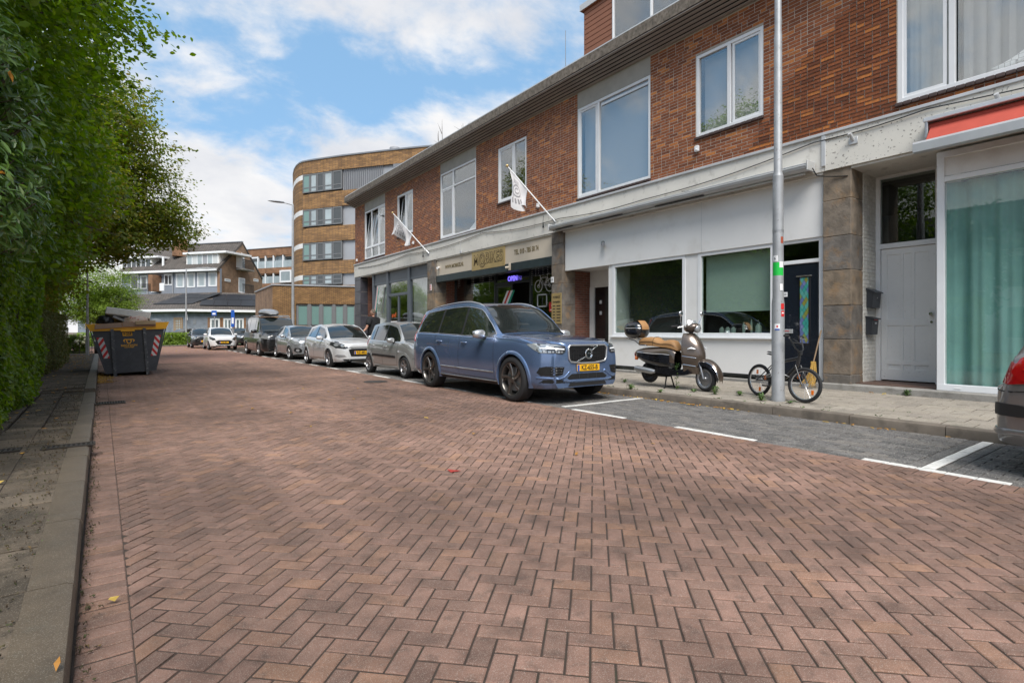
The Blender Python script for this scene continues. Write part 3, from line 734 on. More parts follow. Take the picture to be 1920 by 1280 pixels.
# pillars of split stone
def pillar(y0, y1, depth, hs, two=True, mat='stone', gap=.006):
    p = MB(); p.box(XF+.01, XF+depth-.01, y0+.01, y1-.01, .14, 4.064); p = p.build('pillar', M['mortar'], tb)
    z = .17
    for i, h in enumerate(hs):
        z2 = min(z+h, 4.063); d = random.uniform(0, .012)
        for a, b in ((y0, y1),):
            s_ = MB(); s_.rbox(XF-.02-d, XF+depth, a, b, z+gap/2, z2-gap/2, .008); 
            me = s_.mesh('stone_block', M[mat]); bm = bmesh.new(); bm.from_mesh(me)
            bmesh.ops.subdivide_edges(bm, edges=bm.edges[:], cuts=2, use_grid_fill=True)
            from mathutils import noise as NZ
            for v in bm.verts: v.co.x += .010*NZ.noise(v.co*9); v.co.y += .008*NZ.noise(v.co*7+Vector((3, 0, 0)))*(1 if abs(v.co.y-(a+b)/2) > .1 else 0)
            bm.to_mesh(me); bm.free(); link('stone_block', me, p, True)
        z = z2
        if z >= 4.06: break
    return p
pillar(4.0, 4.46, .46, [.27, .62, .60, .62, .60, .64, .56, .5])
pillar(11.46, 11.95, .46, [.6, .58, .6, .62, .55, .6, .6, .5])
pillar(19.05, 19.76, .46, [.7, .62, .6, .65, .55, .9, .4])
mk('dark_tile', (.055, .055, .065), .35, ramp=[(0, (.05, .05, .06)), (1, (.075, .072, .085))], noise=(4, .2))
pillar(27.25, 28.09, .46, [.62]*7, mat='dark_tile', gap=.012)
# plinth / doorstep
pl_ = MB(); pl_.rbox(XF-.12, XF+.9, Y0, 4.55, .10, .285, .015); pl_.rbox(XF-.03, XF+.9, 4.551, 11.45, .10, .235, .01); pl_.rbox(XF-.02, XF+1.3, 11.451, Y1, .10, .20, .01)
pl_.build('plinth', M['concrete'], tb)

# --- shop with the white boarded front
X1 = 10.36
sf = MB(); sf.box(X1-.06, X1+.03, 4.47, 11.44, 2.925, 4.064); sf = sf.build('white_fascia_board', M['white_panel'], tb)
MB().box(X1-.066, X1-.058, 7.0, 7.004, 2.93, 4.05).build('board_joint', M['ledge_metal'], sf)
fp = MB()
fp.box(X1-.02, X1+.05, 5.44, 9.80, .33, 1.08); fp.box(X1-.019, X1+.049, 7.12, 7.44, 1.08, 2.925)
fp.box(X1-.018, X1+.5, 9.66, 9.80, .33, 2.925)
fp = fp.build('white_front_panel', M['white_panel'], tb)
MB().box(X1-.03, X1+.04, 5.44, 9.80, .285, .33).build('base_strip', M['black'], fp)
wA = window(7.44, 9.66, 1.08, 2.93, X=X1-.035, sill=False, fw=.085, depth=.09, glass='glass_green')
wB = window(5.40, 7.12, 1.08, 2.93, X=X1-.034, sill=False, fw=.085, depth=.09, glass='glass_green')
for (a, b) in ((7.40, 9.70), (5.38, 7.16)): MB().rbox(X1-.085, X1+.02, a, b, 1.045, 1.078, .006).build('window_sill', M['window_white'], fp)
MB().box(10.55, 10.56, 5.5, 7.05, 1.62, 2.85).build('roller_blind', M['blind'], wB)
MB().box(10.95, 10.96, 7.5, 9.6, 1.1, 2.9).build('roller_blind', M['interior_dark'], wA)
# objects standing on the inner sill
mk('jar_pale', (.28, .33, .30), .4)
for k, (yy, r_, h) in enumerate(((6.62, .05, .13), (6.48, .05, .13), (6.35, .05, .13), (6.12, .03, .22), (5.95, .02, .28), (5.80, .06, .20))):
    j = MB(); j.lathe([(.001, 0), (r_, 0), (r_, h*.7), (r_*.5, h*.85), (r_*.5, h), (.001, h)], 'z', (10.47, yy, 1.165), 14); j.build('jar', M['jar_pale'], wB, smooth=50)
# dark front door beside it
dr = MB(); dr.rbox(X1-.01, X1+.04, 4.60, 5.30, .32, 2.46, .006); dr = dr.build('dark_front_door', M['door_dark'], tb)
fr_ = MB()
bar(fr_, X1-.03, .09, 4.50, 5.40, 2.47, 2.54); bar(fr_, X1-.03, .09, 4.50, 5.40, 2.86, 2.93); bar(fr_, X1-.028, .09, 4.50, 4.58, .3, 2.93); bar(fr_, X1-.028, .09, 5.32, 5.40, .3, 2.93); fr_.build('door_frame', M['window_white'], tb)
pane(None, X1+.0, 4.58, 5.32, 2.54, 2.86, tb, 'glass_dark', 'transom_pane')
drape('crumpled_cloth', X1+.06, 4.58, 5.32, 2.54, 2.86, 'crumple', tb, .02) if 'crumple' in M else None
MB().rbox(X1-.022, X1-.008, 4.735, 4.945, .95, 2.22, .004).build('light_surround', M['black_gloss'], dr)
MB().rbox(X1-.05, X1-.02, 4.70, 4.98, 2.225, 2.245, .004).build('drip_bar', M['chrome'], dr)
# leaded light: diamonds of coloured glass
LC = [(.05, .30, .26), (.12, .16, .34), (.24, .24, .05), (.10, .34, .30), (.16, .20, .40), (.20, .26, .08)]
lm = [material('coloured_glass', c, .1, coat=.6) for c in LC]
dg_ = MB(); cnt = 0
gy0, gy1, gz0, gz1 = 4.765, 4.915, .98, 2.20
hw, hh = .0375, .062
for r_ in range(-1, 22):
    for c_ in range(-1, 5):
        cy_ = gy0+c_*2*hw+(hw if r_ % 2 else 0); cz_ = gz0+r_*hh
        poly = [(cy_-hw+.003, cz_), (cy_, cz_-hh+.004), (cy_+hw-.003, cz_), (cy_, cz_+hh-.004)]
        for h in ((1, 0, gy1), (-1, 0, -gy0), (0, 1, gz1), (0, -1, -gz0)): poly = clip_poly(poly, *h) if poly else poly
        if len(poly) < 3: continue
        q = MB(); q.prism(poly, 'x', X1-.030, X1-.023); q.build('diamond_pane', random.choice(lm), dr)
MB().rbox(X1-.03, X1-.01, 5.05, 5.27, 1.16, 1.24, .004).build('letter_slot', M['aluminium'], dr)
MB().box(X1-.033, X1-.029, 5.12, 5.22, 1.20, 1.212).build('slot_note', M['print_red'], dr)
# recessed entrance on the far side of the white front
brick_pattern('recess_brick', (.22, .075, .045), (.15, .05, .03), (.20, .15, .12), 1, .235, .068, 'XZ', ms=.008)
brick_pattern('white_brick', (.62, .60, .54), (.56, .54, .49), (.40, .38, .34), 1, .235, .068, 'XZ', ms=.006)
MB().box(10.7, 11.35, 11.45, 11.5, .2, 2.95).build('recess_wall', M['recess_brick'], tb)
rc = MB(); rc.box(11.30, 11.36, 9.80, 11.45, 2.48, 2.96); rc.box(11.27, 11.36, 11.27, 11.44, .2, 2.50); rc.box(X1, 11.9, 9.70, 9.78, .2, 2.95); rc.build('entrance_lining', M['white_panel'], tb)
MB().box(XF+.15, 11.4, 9.80, 11.45, 2.96, 3.0).build('entrance_ceiling', M['white_panel'], tb)
rd = MB().rbox(11.31, 11.35, 10.3, 11.26, .22, 2.48, .005).build('black_side_door', M['black_gloss'], tb)
MB().box(11.29, 11.33, 10.55, 10.80, .5, 2.3).build('door_light', M['glass_dark'], rd)
for z_ in (2.0, 1.68): MB().box(11.296, 11.309, 10.98, 11.06, z_, z_+.1).build('number_plate', M['print_white'], rd)
MB().rbox(11.28, 11.31, 10.85, 11.2, .92, .99, .004).build('letter_slot', M['aluminium'], rd)
# --- white panelled door in the deep entrance on the right
XD = 11.30
for z_ in np.arange(.30, 4.04, .068):
    pass
wb = MB(); wb.box(10.70, XD+.1, 4.0, 4.45, .25, 4.05); wb = wb.build('white_brick_return', M['white_brick'], tb)
its = []; z = .32; row = 0
while z < 4.0:
    x = 0.02-(.1 if row % 2 else 0)
    while x < .60:
        a, b = max(x, .01), min(x+.2, .60)
        if b-a > .03: its.append(((a+b)/2+10.70, z, 0, 0, b-a-.008, .060))
        x += .208
    z += .068; row += 1
BY = Matrix(((1, 0, 0, 0), (0, 0, -1, 3.992), (0, 1, 0, 0), (0, 0, 0, 1)))
mk('white_brick_face', (.66, .64, .58), .7, ramp=[(0, (.62, .60, .55)), (.5, (.68, .66, .61)), (1, (.60, .58, .52))], noise=(8, .1))
lay(wb, 'brick', 'return_bricks', its, M['white_brick_face'], 180, H=.012, ch=.003, basis=BY, jit=1)
MB().box(XD-.02, XD+.15, 2.76, 3.05, .28, 4.03).build('door_side_panel', M['white_paint'], tb)
fr_ = MB(); bar(fr_, XD-.05, .1, 2.95, 4.0, 3.97, 4.03); bar(fr_, XD-.05, .1, 2.95, 4.0, 2.70, 2.79); bar(fr_, XD-.048, .1, 3.92, 3.995, .28, 4.02); bar(fr_, XD-.048, .1, 3.02, 3.10, .28, 4.02)
fr_ = fr_.build('entrance_frame', M['white_paint'], tb)
pane(None, XD-.01, 3.10, 3.92, 2.79, 3.97, fr_, 'glass_dark', 'transom_pane')
mk('door_white', (.80, .79, .76), .45, noise=(2.5, .03), stain=(30, .64, .68, (.4, .38, .35), .5))
d_ = MB(); d_.box(XD, XD+.04, 3.105, 3.915, .32, 2.695); wd = d_.build('white_panelled_door', M['door_white'], tb)
y_ = [3.105, 3.185, 3.42, 3.485, 3.545, 3.615, 3.83, 3.915]
st = MB()
for a, b in ((3.105, 3.20), (3.40, 3.45), (3.57, 3.62), (3.82, 3.915)): st.rbox(XD-.014, XD+.002, a, b, .32, 2.695, .004)
for a, b in ((.32, .52), (.60, .68), (1.30, 1.42), (2.58, 2.695)): st.rbox(XD-.0135, XD+.0015, 3.11, 3.91, a, b, .004)
st.build('door_rail', M['door_white'], wd)
MB().lathe([(.001, -.06), (.028, -.058), (.036, -.045), (.03, -.028), (.014, -.02), (.014, 0)], 'x', (XD-.01, 3.155, 1.50), 20).build('door_knob', M['chrome'], wd, smooth=50)
MB().lathe([(.001, -.02), (.02, -.02), (.02, 0)], 'x', (XD-.012, 3.155, 1.36), 16).build('door_lock', M['chrome'], wd, smooth=50)
MB().box(10.4, XD+.1, 2.82, 4.0, .285, .30).build('doorstep_tile', material('doorstep_red', (.13, .075, .055), .6, noise=(6, .2)), tb)
text_obj('house_number', '2', .17, M['print_black'], face_minus_x(XD-.024, 2.95, 2.55), tb)
for yy in (2.97, 2.90): MB().rbox(XD-.04, XD-.02, yy-.015, yy+.015, 2.02, 2.12, .003).build('doorbell', M['black'], tb)
# big green curtained shop window
wg = window(-1.8, 2.82, .285, 3.98, split=(1.20,), X=X1-.06, fw=.10, depth=.11, sill=False, glass='glass_shop', hbar=(3.55,))
MB().box(X1-.03, X1-.015, 1.3, 2.72, 3.60, 3.88).build('upper_panel', M['white_panel'], wg)
drape('curtain', X1+.17, 1.2, 2.74, .36, 3.52, 'curtain_teal', wg, .055, 90, waves=4.5)
drape('curtain', X1+.17, -1.7, 1.15, .36, 3.52, 'curtain_teal', wg, .03, 90)
for z_ in (.30, 3.56): MB().rbox(X1-.066, X1-.058, 2.52, 2.60, z_+.02, z_+.04, .002).build('drain_cap', M['white_paint'], wg)

# --- bicycle shop: sign boards, dark beam, recessed glazed front
bs = MB(); bs.box(XF+.02, XF+.2, 11.96, 19.04, 3.405, 4.063); bs = bs.build('sign_board', M['cream_panel'], tb)
MB().rbox(XF-.005, XF+.02, 14.33, 16.37, 3.36, 4.02, .005).build('sign_centre', M['gold'], bs)
for k in (0,):
    text_obj('sign_lettering', 'M@BIKES', .52, M['print_black'], face_minus_x(XF-.007, 15.35, 3.70), bs, .004, .82, .012)
    text_obj('sign_lettering', 'M@BIKES', .52, M['gold'], face_minus_x(XF-.012, 15.35, 3.70), bs, .004, .82, -.006)
    text_obj('sign_lettering', 'WWW.MOBIKES.NL', .20, material('sign_brown', (.16, .12, .05), .5), face_minus_x(XF+.016, 17.65, 3.68), bs, .003, .78, .004)
    text_obj('sign_lettering', 'TEL. 010 - 785 58 74', .22, bpy.data.materials['sign_brown'], face_minus_x(XF+.016, 13.22, 3.72), bs, .003, .66, .004)
MB().rbox(XF+.0, XF+.25, 11.96, 19.05, 3.15, 3.40, .006).build('dark_beam', M['black_green'], tb)
MB().box(XF+.2, 11.2, 11.96, 19.04, 3.30, 3.34).build('front_ceiling', M['dark_frame'], tb)
MB().box(10.7, 11.1, 18.99, 19.05, .2, 3.3).build('recess_wall', M['recess_brick'], tb)
XS = 11.06
g_ = MB()
for a, b in ((18.93, 18.99), (16.05, 16.15), (13.98, 14.08), (11.9, 12.0)): g_.rbox(XS, XS+.09, a, b, .2, 3.3, .005)
for a, b, z_ in ((12, 14, .55), (16.1, 18.95, .55), (14, 16.1, 2.86)): g_.rbox(XS+.002, XS+.088, a, b, z_, z_+.09, .005)
g_ = g_.build('bicycle_shop_front', M['dark_frame'], tb)
for a, b, z0_, z1_ in ((16.15, 18.93, .64, 3.3), (12.0, 13.98, .64, 3.3), (14.08, 16.05, 2.95, 3.3)): pane(None, XS+.04, a, b, z0_, z1_, g_, 'glass')
l_ = MB(); l_.rbox(XS+.02, XS+.06, 15.05, 15.13, .3, 2.85, .005); l_.rbox(XS+.02, XS+.06, 15.95, 16.03, .3, 2.85, .005); l_.rbox(XS+.022, XS+.058, 15.1, 16.0, 2.76, 2.85, .005); l_.build('door_leaf', M['dark_frame'], g_)
pane(None, XS+.035, 15.13, 15.95, .6, 2.76, g_, 'glass')
# --- grey painted front at the far end
XG = 10.36
g2 = MB()
for a, b in ((25.70, 25.86), (23.92, 24.10), (21.60, 21.82), (19.77, 19.83)): g2.rbox(XG-.05, XG+.1, a, b, .2, 4.06, .006)
g2.rbox(XG-.01, XG+.08, 19.8, 25.75, 3.47, 3.55, .005); g2.rbox(XG-.009, XG+.078, 21.8, 23.95, 2.84, 2.96, .005)
g2.rbox(XG-.008, XG+.077, 22.82, 22.92, .2, 2.85, .005); g2.rbox(XG-.0085, XG+.0775, 19.8, 25.75, .2, .35, .005)
g2 = g2.build('grey_shop_front', M['window_grey'], tb)
mk('grey_panel', (.085, .095, .11), .45, noise=(2, .05))
MB().box(XG+.005, XG+.06, 19.83, 25.7, 3.55, 4.06).build('top_panel', M['grey_panel'], g2)
for a, b, z0_, z1_ in ((24.1, 25.7, .35, 3.47), (19.83, 21.6, .35, 3.47), (21.82, 23.92, 2.96, 3.47), (21.82, 22.82, .35, 2.84), (22.92, 23.92, .35, 2.84)): pane(None, XG+.03, a, b, z0_, z1_, g2, 'glass')
drape('curtain', XG+.16, 24.1, 25.7, .35, 3.47, 'curtain_green_grey', g2, .02) if False else drape('curtain', XG+.16, 24.1, 25.7, .35, 3.47, 'curtain_grey', g2, .02)
drape('curtain', XG+.16, 19.83, 21.6, .35, 3.47, 'curtain_grey', g2, .02)
text_obj('window_lettering', 'and', .34, material('letter_orange', (.75, .13, .02), .5), face_minus_x(XG+.02, 23.4, 1.95), g2, .003)
for k in range(5): MB().box(XG+.018, XG+.022, 23.05, 23.75, 1.62-k*.13, 1.68-k*.13).build('poster_line', bpy.data.materials['letter_orange'] if k % 2 else M['print_white'], g2)
MB().box(10.6, 11.5, 27.1, 27.2, .2, 4.02).build('far_recess_wall', M['recess_brick'], tb)
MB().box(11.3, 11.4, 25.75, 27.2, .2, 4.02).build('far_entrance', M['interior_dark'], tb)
MB().box(XG, 11.4, 25.72, 25.76, .2, 4.02).build('far_entrance_side', M['window_grey'], tb)
# ------------------------------------------------------------------ buildings at the end of the street
def fp2(px, t):
    p = far_point(px, HOR, t); return Vector((p.x, p.y, 0))
def zat(py, t): return CAMH+(HOR-py)*t/FPX
brick_pattern('ochre_brick', (.36, .20, .075), (.24, .13, .055), (.075, .05, .03), 1, .24, .075, 'XZ', ms=.013, bumpd=.02)
brick_pattern('ochre_brick_far', (.38, .21, .08), (.20, .11, .05), (.14, .09, .055), 1, .34, .10, 'XZ', ms=.016, bumpd=.02)
brick_pattern('orange_brick', (.30, .15, .075), (.23, .12, .065), (.16, .11, .075), 1, .3, .1, 'XZ', ms=.012)
brick_pattern('tan_brick', (.34, .20, .12), (.26, .15, .09), (.26, .19, .13), 1, .26, .08, 'YZ', ms=.014, bumpd=.02)
brick_pattern('grey_brick', (.235, .26, .305), (.215, .24, .285), (.17, .19, .22), 1, .26, .08, 'XZ', ms=.010, bumpd=.02)
mk('grey_render', (.24, .265, .31), .8, noise=(1.5, .06))
brick_pattern('roof_tile_pattern', (.085, .075, .066), (.12, .10, .088), (.04, .035, .03), 1, .22, .20, 'XZ', ms=.022, bumpd=.05)
mk('solar', (.014, .015, .019), .5)
mk('zinc', (.36, .37, .39), .5, metal=.2, noise=(1, .06))
mk('zinc_dark', (.20, .21, .23), .5, noise=(1, .05))
mk('frame_grey', (.16, .165, .17), .5)
mk('teal_pane', (.16, .27, .25), .15, coat=.5)
mk('pale_pane', (.34, .40, .42), .12, coat=.6, noise=(.8, .2))
mk('dark_pane', (.05, .06, .065), .08, coat=.8)
def wallbox(name, pts, z0, z1, mat, parent, thick=.25, cap=True):
    "a wall that follows a plan line, with its real thickness (outside on the right hand of the line)"
    m_ = MB(); n = len(pts); off = []
    for i in range(n):
        d = (pts[min(i+1, n-1)]-pts[max(i-1, 0)]).normalized(); nn = Vector((-d.y, d.x, 0)); off.append(pts[i]+nn*thick)
    rows = [[(p.x, p.y, z0) for p in pts], [(p.x, p.y, z1) for p in pts], [(p.x, p.y, z1) for p in off], [(p.x, p.y, z0) for p in off], [(p.x, p.y, z0) for p in pts]]
    m_.grid(rows); m_.add([(p.x, p.y, z) for p in (pts[0], off[0]) for z in (z0, z1)], [(0, 1, 3, 2)]); m_.add([(p.x, p.y, z) for p in (pts[-1], off[-1]) for z in (z0, z1)], [(0, 2, 3, 1)])
    return m_.build(name, mat, parent)
class Line:
    "window and panel placing along a straight wall a->b seen from outside (a is left, b right)"
    def __init__(s, a, b): s.a, s.b = a.copy(), b.copy(); s.d = (b-a); s.len = s.d.length; s.d.normalize(); s.n = Vector((s.d.y, -s.d.x, 0))
    def T(s): return Matrix(((s.d.x, s.n.x*-1, 0, s.a.x), (s.d.y, s.n.y*-1, 0, s.a.y), (0, 0, 1, 0), (0, 0, 0, 1)))   # x along, y inwards, z up
    def u(s, px):  # distance along wall where the pixel column px meets it
        a = (px-960)/FPX; sx, cx = sin(TH), cos(TH); r = Vector((sx+cx*a, cx-sx*a, 0))
        # a + d*u = r*t
        det = s.d.x*(-r.y)-(-r.x)*s.d.y
        u = ((-s.a.x)*(-r.y)-(-r.x)*(-s.a.y))/det
        return u
    def z(s, py, u):
        p = s.a+s.d*u; t = p.x*sin(TH)+p.y*cos(TH); return zat(py, t)
def lbox(L, name, u0, u1, z0, z1, y0, y1, mat, parent, b=.01):
    m_ = MB(); m_.T = L.T(); m_.rbox(u0, u1, y0, y1, z0, z1, b) if b else m_.box(u0, u1, y0, y1, z0, z1)
    return m_.build(name, mat, parent)
def lwin(L, u0, u1, z0, z1, parent, mull=0, frame='window_white', glass='dark_pane', fw=.09, proud=.05, tr=None, curtain=None, name='window'):
    m_ = MB(); m_.T = L.T(); y0, y1 = -proud, .06
    m_.box(u0, u1, y0, y1, z0, z0+fw); m_.box(u0, u1, y0, y1, z1-fw, z1); m_.box(u0, u0+fw, y0+.004, y1, z0+.002, z1-.002); m_.box(u1-fw, u1, y0+.004, y1, z0+.002, z1-.002)
    for k in range(1, mull+1):
        uu = u0+(u1-u0)*k/(mull+1); m_.box(uu-fw*.45, uu+fw*.45, y0+.006, y1, z0+.004, z1-.004)
    if tr: m_.box(u0+.004, u1-.004, y0+.008, y1, tr-fw*.4, tr+fw*.4)
    f = m_.build(name, M[frame], parent)
    for k in range(mull+1):
        a = u0+(u1-u0)*k/(mull+1)+fw*.4; b_ = u0+(u1-u0)*(k+1)/(mull+1)-fw*.4
        g = glass[k % len(glass)] if isinstance(glass, (list, tuple)) else glass
        p_ = MB(); p_.T = L.T(); p_.box(a, b_, y0+.03, y0+.045, z0+fw*.8, z1-fw*.8); p_.build('pane', M[g], f)
        if curtain: 
            for (c0, c1) in ((0, .22), (.78, 1)):
                q = MB(); q.T = L.T(); q.box(a+(b_-a)*c0, a+(b_-a)*c1, y0+.026, y0+.029, z0+fw*.8, z1-fw*.8); q.build('curtain', M['curtain_white'], f)
    return f
# rounded apartment block
ap = empty('apartment_block', fp2(640, 50), label='rounded ochre brick apartment block of five storeys with grey window strips', cat='building')
Fr = [(553, 56), (549.5, 53), (549, 51), (551, 49.4), (555, 48.3), (561, 47.5), (568, 47.05), (580, 46.7), (600, 46.25), (620, 45.85), (642, 45.4), (680, 44.8), (720, 44.2), (770, 43.5), (830, 42.8), (900, 42.2), (1000, 41.8)]
FP_ = [fp2(x, t) for x, t in Fr]
tz = 46.7
ZB = [(zat(302, tz), zat(326, tz)), (zat(364, tz), zat(392, tz)), (zat(427.5, tz), zat(455, tz)), (zat(491, tz), zat(515, tz)), (zat(537, tz), 0)]
for z1, z0 in ZB: wallbox('brick_band', FP_, z0, z1, M['ochre_brick_far'], ap, .35)
# solid brick at the rounded end between the bands, thin white joint below the top band of each
for (zt, zb_) in ((ZB[0][1], ZB[1][0]), (ZB[1][1], ZB[2][0]), (ZB[2][1], ZB[3][0]), (ZB[3][1], ZB[4][0])):
    wallbox('brick_pier', FP_[:7], zb_, zt-.42, M['ochre_brick_far'], ap, .35); wallbox('white_joint', [p for p in FP_[:7]], zt-.42, zt, M['white_panel'], ap, .30)
    inset = [p+Vector((.12, .35, 0)) for p in FP_[6:]]
    ln = Line(FP_[6], FP_[10])
    hgt = zt-zb_
    wallbox('grey_cladding', [p+Vector((.1, .16, 0)) for p in FP_[10:]], zb_, zt, M['zinc'], ap, .2)
    wallbox('window_recess', [p+Vector((.2, .5, 0)) for p in FP_[6:11]], zb_, zt, M['frame_grey'], ap, .2)
    cols = [568, 582, 595, 608, 624, 642]
    for i in range(5):
        a = fp2(cols[i], 46.95-(cols[i]-568)*.021); b_ = fp2(cols[i+1], 46.95-(cols[i+1]-568)*.021); l = Line(a, b_)
        tilt = i in (1, 3)
        f = lwin(l, .02, l.len-.02, zb_+.12, zt-.05, ap, 0, 'frame_grey', ['teal_pane', 'pale_pane', 'dark_pane', 'pale_pane', 'dark_pane'][i] if zt < 15 else 'pale_pane', fw=.10, tr=zb_+.55)
wallbox('parapet_cap', [p+Vector((-.03, -.06, 0)) for p in FP_], ZB[0][0], ZB[0][0]+.12, M['zinc_dark'], ap, .5)
pts = FP_+[FP_[-1]+Vector((6, 14, 0)), FP_[0]+Vector((4, 10, 0))]
m_ = MB(); m_.add([(p.x, p.y, ZB[0][0]-.1) for p in pts], [tuple(range(len(pts)))]); m_.build('roof', M['zinc_dark'], ap)
wallbox('rear_wall', [FP_[-1], FP_[-1]+Vector((6, 14, 0)), FP_[0]+Vector((4, 10, 0)), FP_[0]], 0, ZB[0][0]-.1, M['ochre_brick_far'], ap, .3)
m_ = MB(); m_.lathe([(.001, .9), (.45, .9), (.45, 0)], 'z', (FP_[12].x+1.5, FP_[12].y+1.2, ZB[0][0]), 16); m_.build('roof_vent', M['zinc'], ap, smooth=50)
lz = Line(FP_[10], FP_[12])
for k in range(1, 22): lbox(lz, 'cladding_seam', lz.len*k/22-.012, lz.len*k/22+.012, ZB[1][0]+.02, ZB[0][1]-.02, .02, .12, M['zinc_dark'], ap, 0)
ld = Line(FP_[12], FP_[13]); lbox(ld, 'dark_loggia', ld.len*.35, ld.len, ZB[0][1]-.65, ZB[0][1]-.0, .0, .2, M['zinc_dark'], ap, 0)
# low wing in front of it
lw = empty('low_brick_wing', fp2(560, 36), label='single storey ochre brick wing with pale green windows beside the terrace end', cat='building')
A_, B_, C_ = fp2(479, 41.5), fp2(511, 35.2), fp2(700, 37.0)
zt_ = zat(535, 35.2)
lB = Line(B_, C_); lA = Line(A_, B_)
u0, u1 = lB.u(555), lB.u(668); zw0, zw1 = zat(612, 35.5), zat(569, 35.6)
m_ = MB(); m_.T = lB.T(); m_.box(0, u0, 0, .3, 0, zt_); m_.box(u0, lB.len, 0, .3, zw1, zt_); m_.box(u0, lB.len, 0, .3, 0, zw0); m_.build('wall', M['ochre_brick'], lw)
m_ = MB(); m_.T = lA.T(); m_.box(0, lA.len, 0, .3, 0, zt_-.01); m_.build('side_wall', M['tan_brick'], lw)
lbox(lB, 'coping', -.1, lB.len, zt_, zt_+.09, -.06, .4, M['zinc'], lw); lbox(lA, 'coping', -.05, lA.len+.05, zt_-.01, zt_+.08, -.06, .4, M['zinc'], lw)
m_ = MB(); m_.add([tuple(A_)[:2]+(zt_-.2,), tuple(B_)[:2]+(zt_-.2,), tuple(C_)[:2]+(zt_-.2,), (C_.x+4, C_.y+8, zt_-.2), (A_.x+6, A_.y+3, zt_-.2)], [(0, 1, 2, 3, 4)]); m_.build('roof', M['zinc_dark'], lw)
wx = [555, 580, 602, 626, 647, 668, 690]
for i in range(6):
    a, b_ = lB.u(wx[i]), lB.u(wx[i+1]); lwin(lB, a+.02, b_-.02, zw0, zw1, lw, 0, 'frame_grey', 'teal_pane', fw=.13, proud=-.06)
    lbox(lB, 'mullion', b_-.10, b_+.10, zw0+.005, zw1-.005, .02, .2, M['frame_grey'], lw, 0)
# balcony block far behind
bb = empty('balcony_block', fp2(510, 78), label='orange brick flats with glazed balconies seen behind the gabled house', cat='building')
l3 = Line(fp2(455, 80), fp2(566, 76)); tb_ = 78
def zz3(y): return zat(y, tb_)
m_ = MB(); m_.T = l3.T(); m_.box(0, l3.len, .0, .3, zz3(479), zz3(465)); m_.box(0, l3.len, 0, .3, zz3(512), zz3(502)); m_.box(0, l3.len, 0, .3, 0, zz3(531)); m_.box(0, l3.len, 3, 3.3, 0, zz3(466)); m_.build('wall', M['orange_brick'], bb)
lbox(l3, 'coping', -.1, l3.len+.1, zz3(465), zz3(464), -.1, .4, M['zinc'], bb)
for ya, yb2 in ((479, 502), (512, 531)):
    lbox(l3, 'loggia_back', 0, l3.len, zz3(yb2), zz3(ya), 1.6, 1.7, M['dark_pane'], bb, 0)
    for k, px in enumerate((466, 483, 497, 512, 530, 548, 565)):
        u = l3.u(px); lbox(l3, 'loggia_post', u-.09, u+.09, zz3(yb2), zz3(ya), .02, .25, M['window_white'], bb, 0)
    lbox(l3, 'balcony_glass', 0, l3.len, zz3(yb2), zz3(yb2)+1.0, .03, .06, M['pale_pane'], bb, 0)
    lbox(l3, 'balcony_pane', l3.u(512), l3.u(530), zz3(yb2), zz3(ya), .5, .55, M['pale_pane'], bb, 0) if ya < 500 else lwin(l3, l3.u(527), l3.u(549), zz3(531), zz3(508), bb, 0, 'window_white', 'pale_pane', fw=.25, proud=.3)
    for k in range(5):
        u = l3.u(500+k*9)
        MB().lathe([(.001, 0), (.16, 0), (.22, .4), (.001, .4)], 'z', tuple((l3.a+l3.d*u-l3.n*-.0+Vector((0, 1.0, 0))).to_tuple()[:2])+(zz3(yb2)+.02,), 8).build('flower_pot', M['white_paint'] if k % 2 else M['tile_right'], bb)
# grey two storey house with gable, long side towards us
gh = empty('gabled_house', fp2(412, 64), label='two storey blue grey house with tan brick gable, tiled roof and white dormers', cat='building')
tA, tB = 66.0, 62.0
HA, HB, HC = fp2(228, tA), fp2(412, tB), fp2(492, 71)
lf = Line(HA, HB); lg = Line(HB, HC)
ze = zat(503, tB); zr_ = zat(457, 67)
z_f0 = 0
m_ = MB(); m_.T = lf.T(); m_.box(0, lf.len, 0, .3, z_f0, ze); m_.build('wall', M['grey_render'], gh)
# gable
m_ = MB(); m_.T = lg.T(); m_.prism([(0, 0), (lg.len, 0), (lg.len, zat(508, 71)-.9), (lg.len*.5, zr_), (0, ze)], 'y', 0, .3); gb = m_.build('gable_wall', M['tan_brick'], gh)
# roof: from eave line to ridge
mid = lg.a+lg.d*lg.len*.5
def roofq(name, p, q, r, s_, mat, th=.22):
    m_ = MB(); p, q, r, s_ = [Vector(v) for v in (p, q, r, s_)]; n = (q-p).cross(s_-p).normalized()
    if n.z < 0: n = -n
    top = [p, q, r, s_]; bot = [v-n*th for v in top]
    m_.add(top+bot, [(0, 1, 2, 3), (7, 6, 5, 4), (0, 4, 5, 1), (1, 5, 6, 2), (2, 6, 7, 3), (3, 7, 4, 0)]); return m_.build(name, mat, gh)
dirf = lf.d; nin = -lf.n
e0 = lf.a+lf.n*.45-dirf*.2; e1 = lf.b+lf.n*.45+dirf*.1
half = (mid-lf.b); rid1 = mid.copy(); rid0 = mid-dirf*lf.len
roofq('roof', (e0.x, e0.y, ze-.1), (e1.x, e1.y, ze-.1), (rid1.x, rid1.y, zr_+.12), (rid0.x, rid0.y, zr_+.12), M['roof_tile_pattern'])
b1 = lg.b+dirf*.1; b0 = lg.b-dirf*lf.len
roofq('roof', (rid0.x, rid0.y, zr_+.12), (rid1.x+.05, rid1.y, zr_+.12), (b1.x, b1.y, zat(508, 71)-1.0), (b0.x, b0.y, zat(508, 71)-1.0), M['roof_tile_pattern'])
lbox(lf, 'gutter', -.3, lf.len+.05, ze-.32, ze-.06, -.62, -.42, M['window_white'], gh, .02)
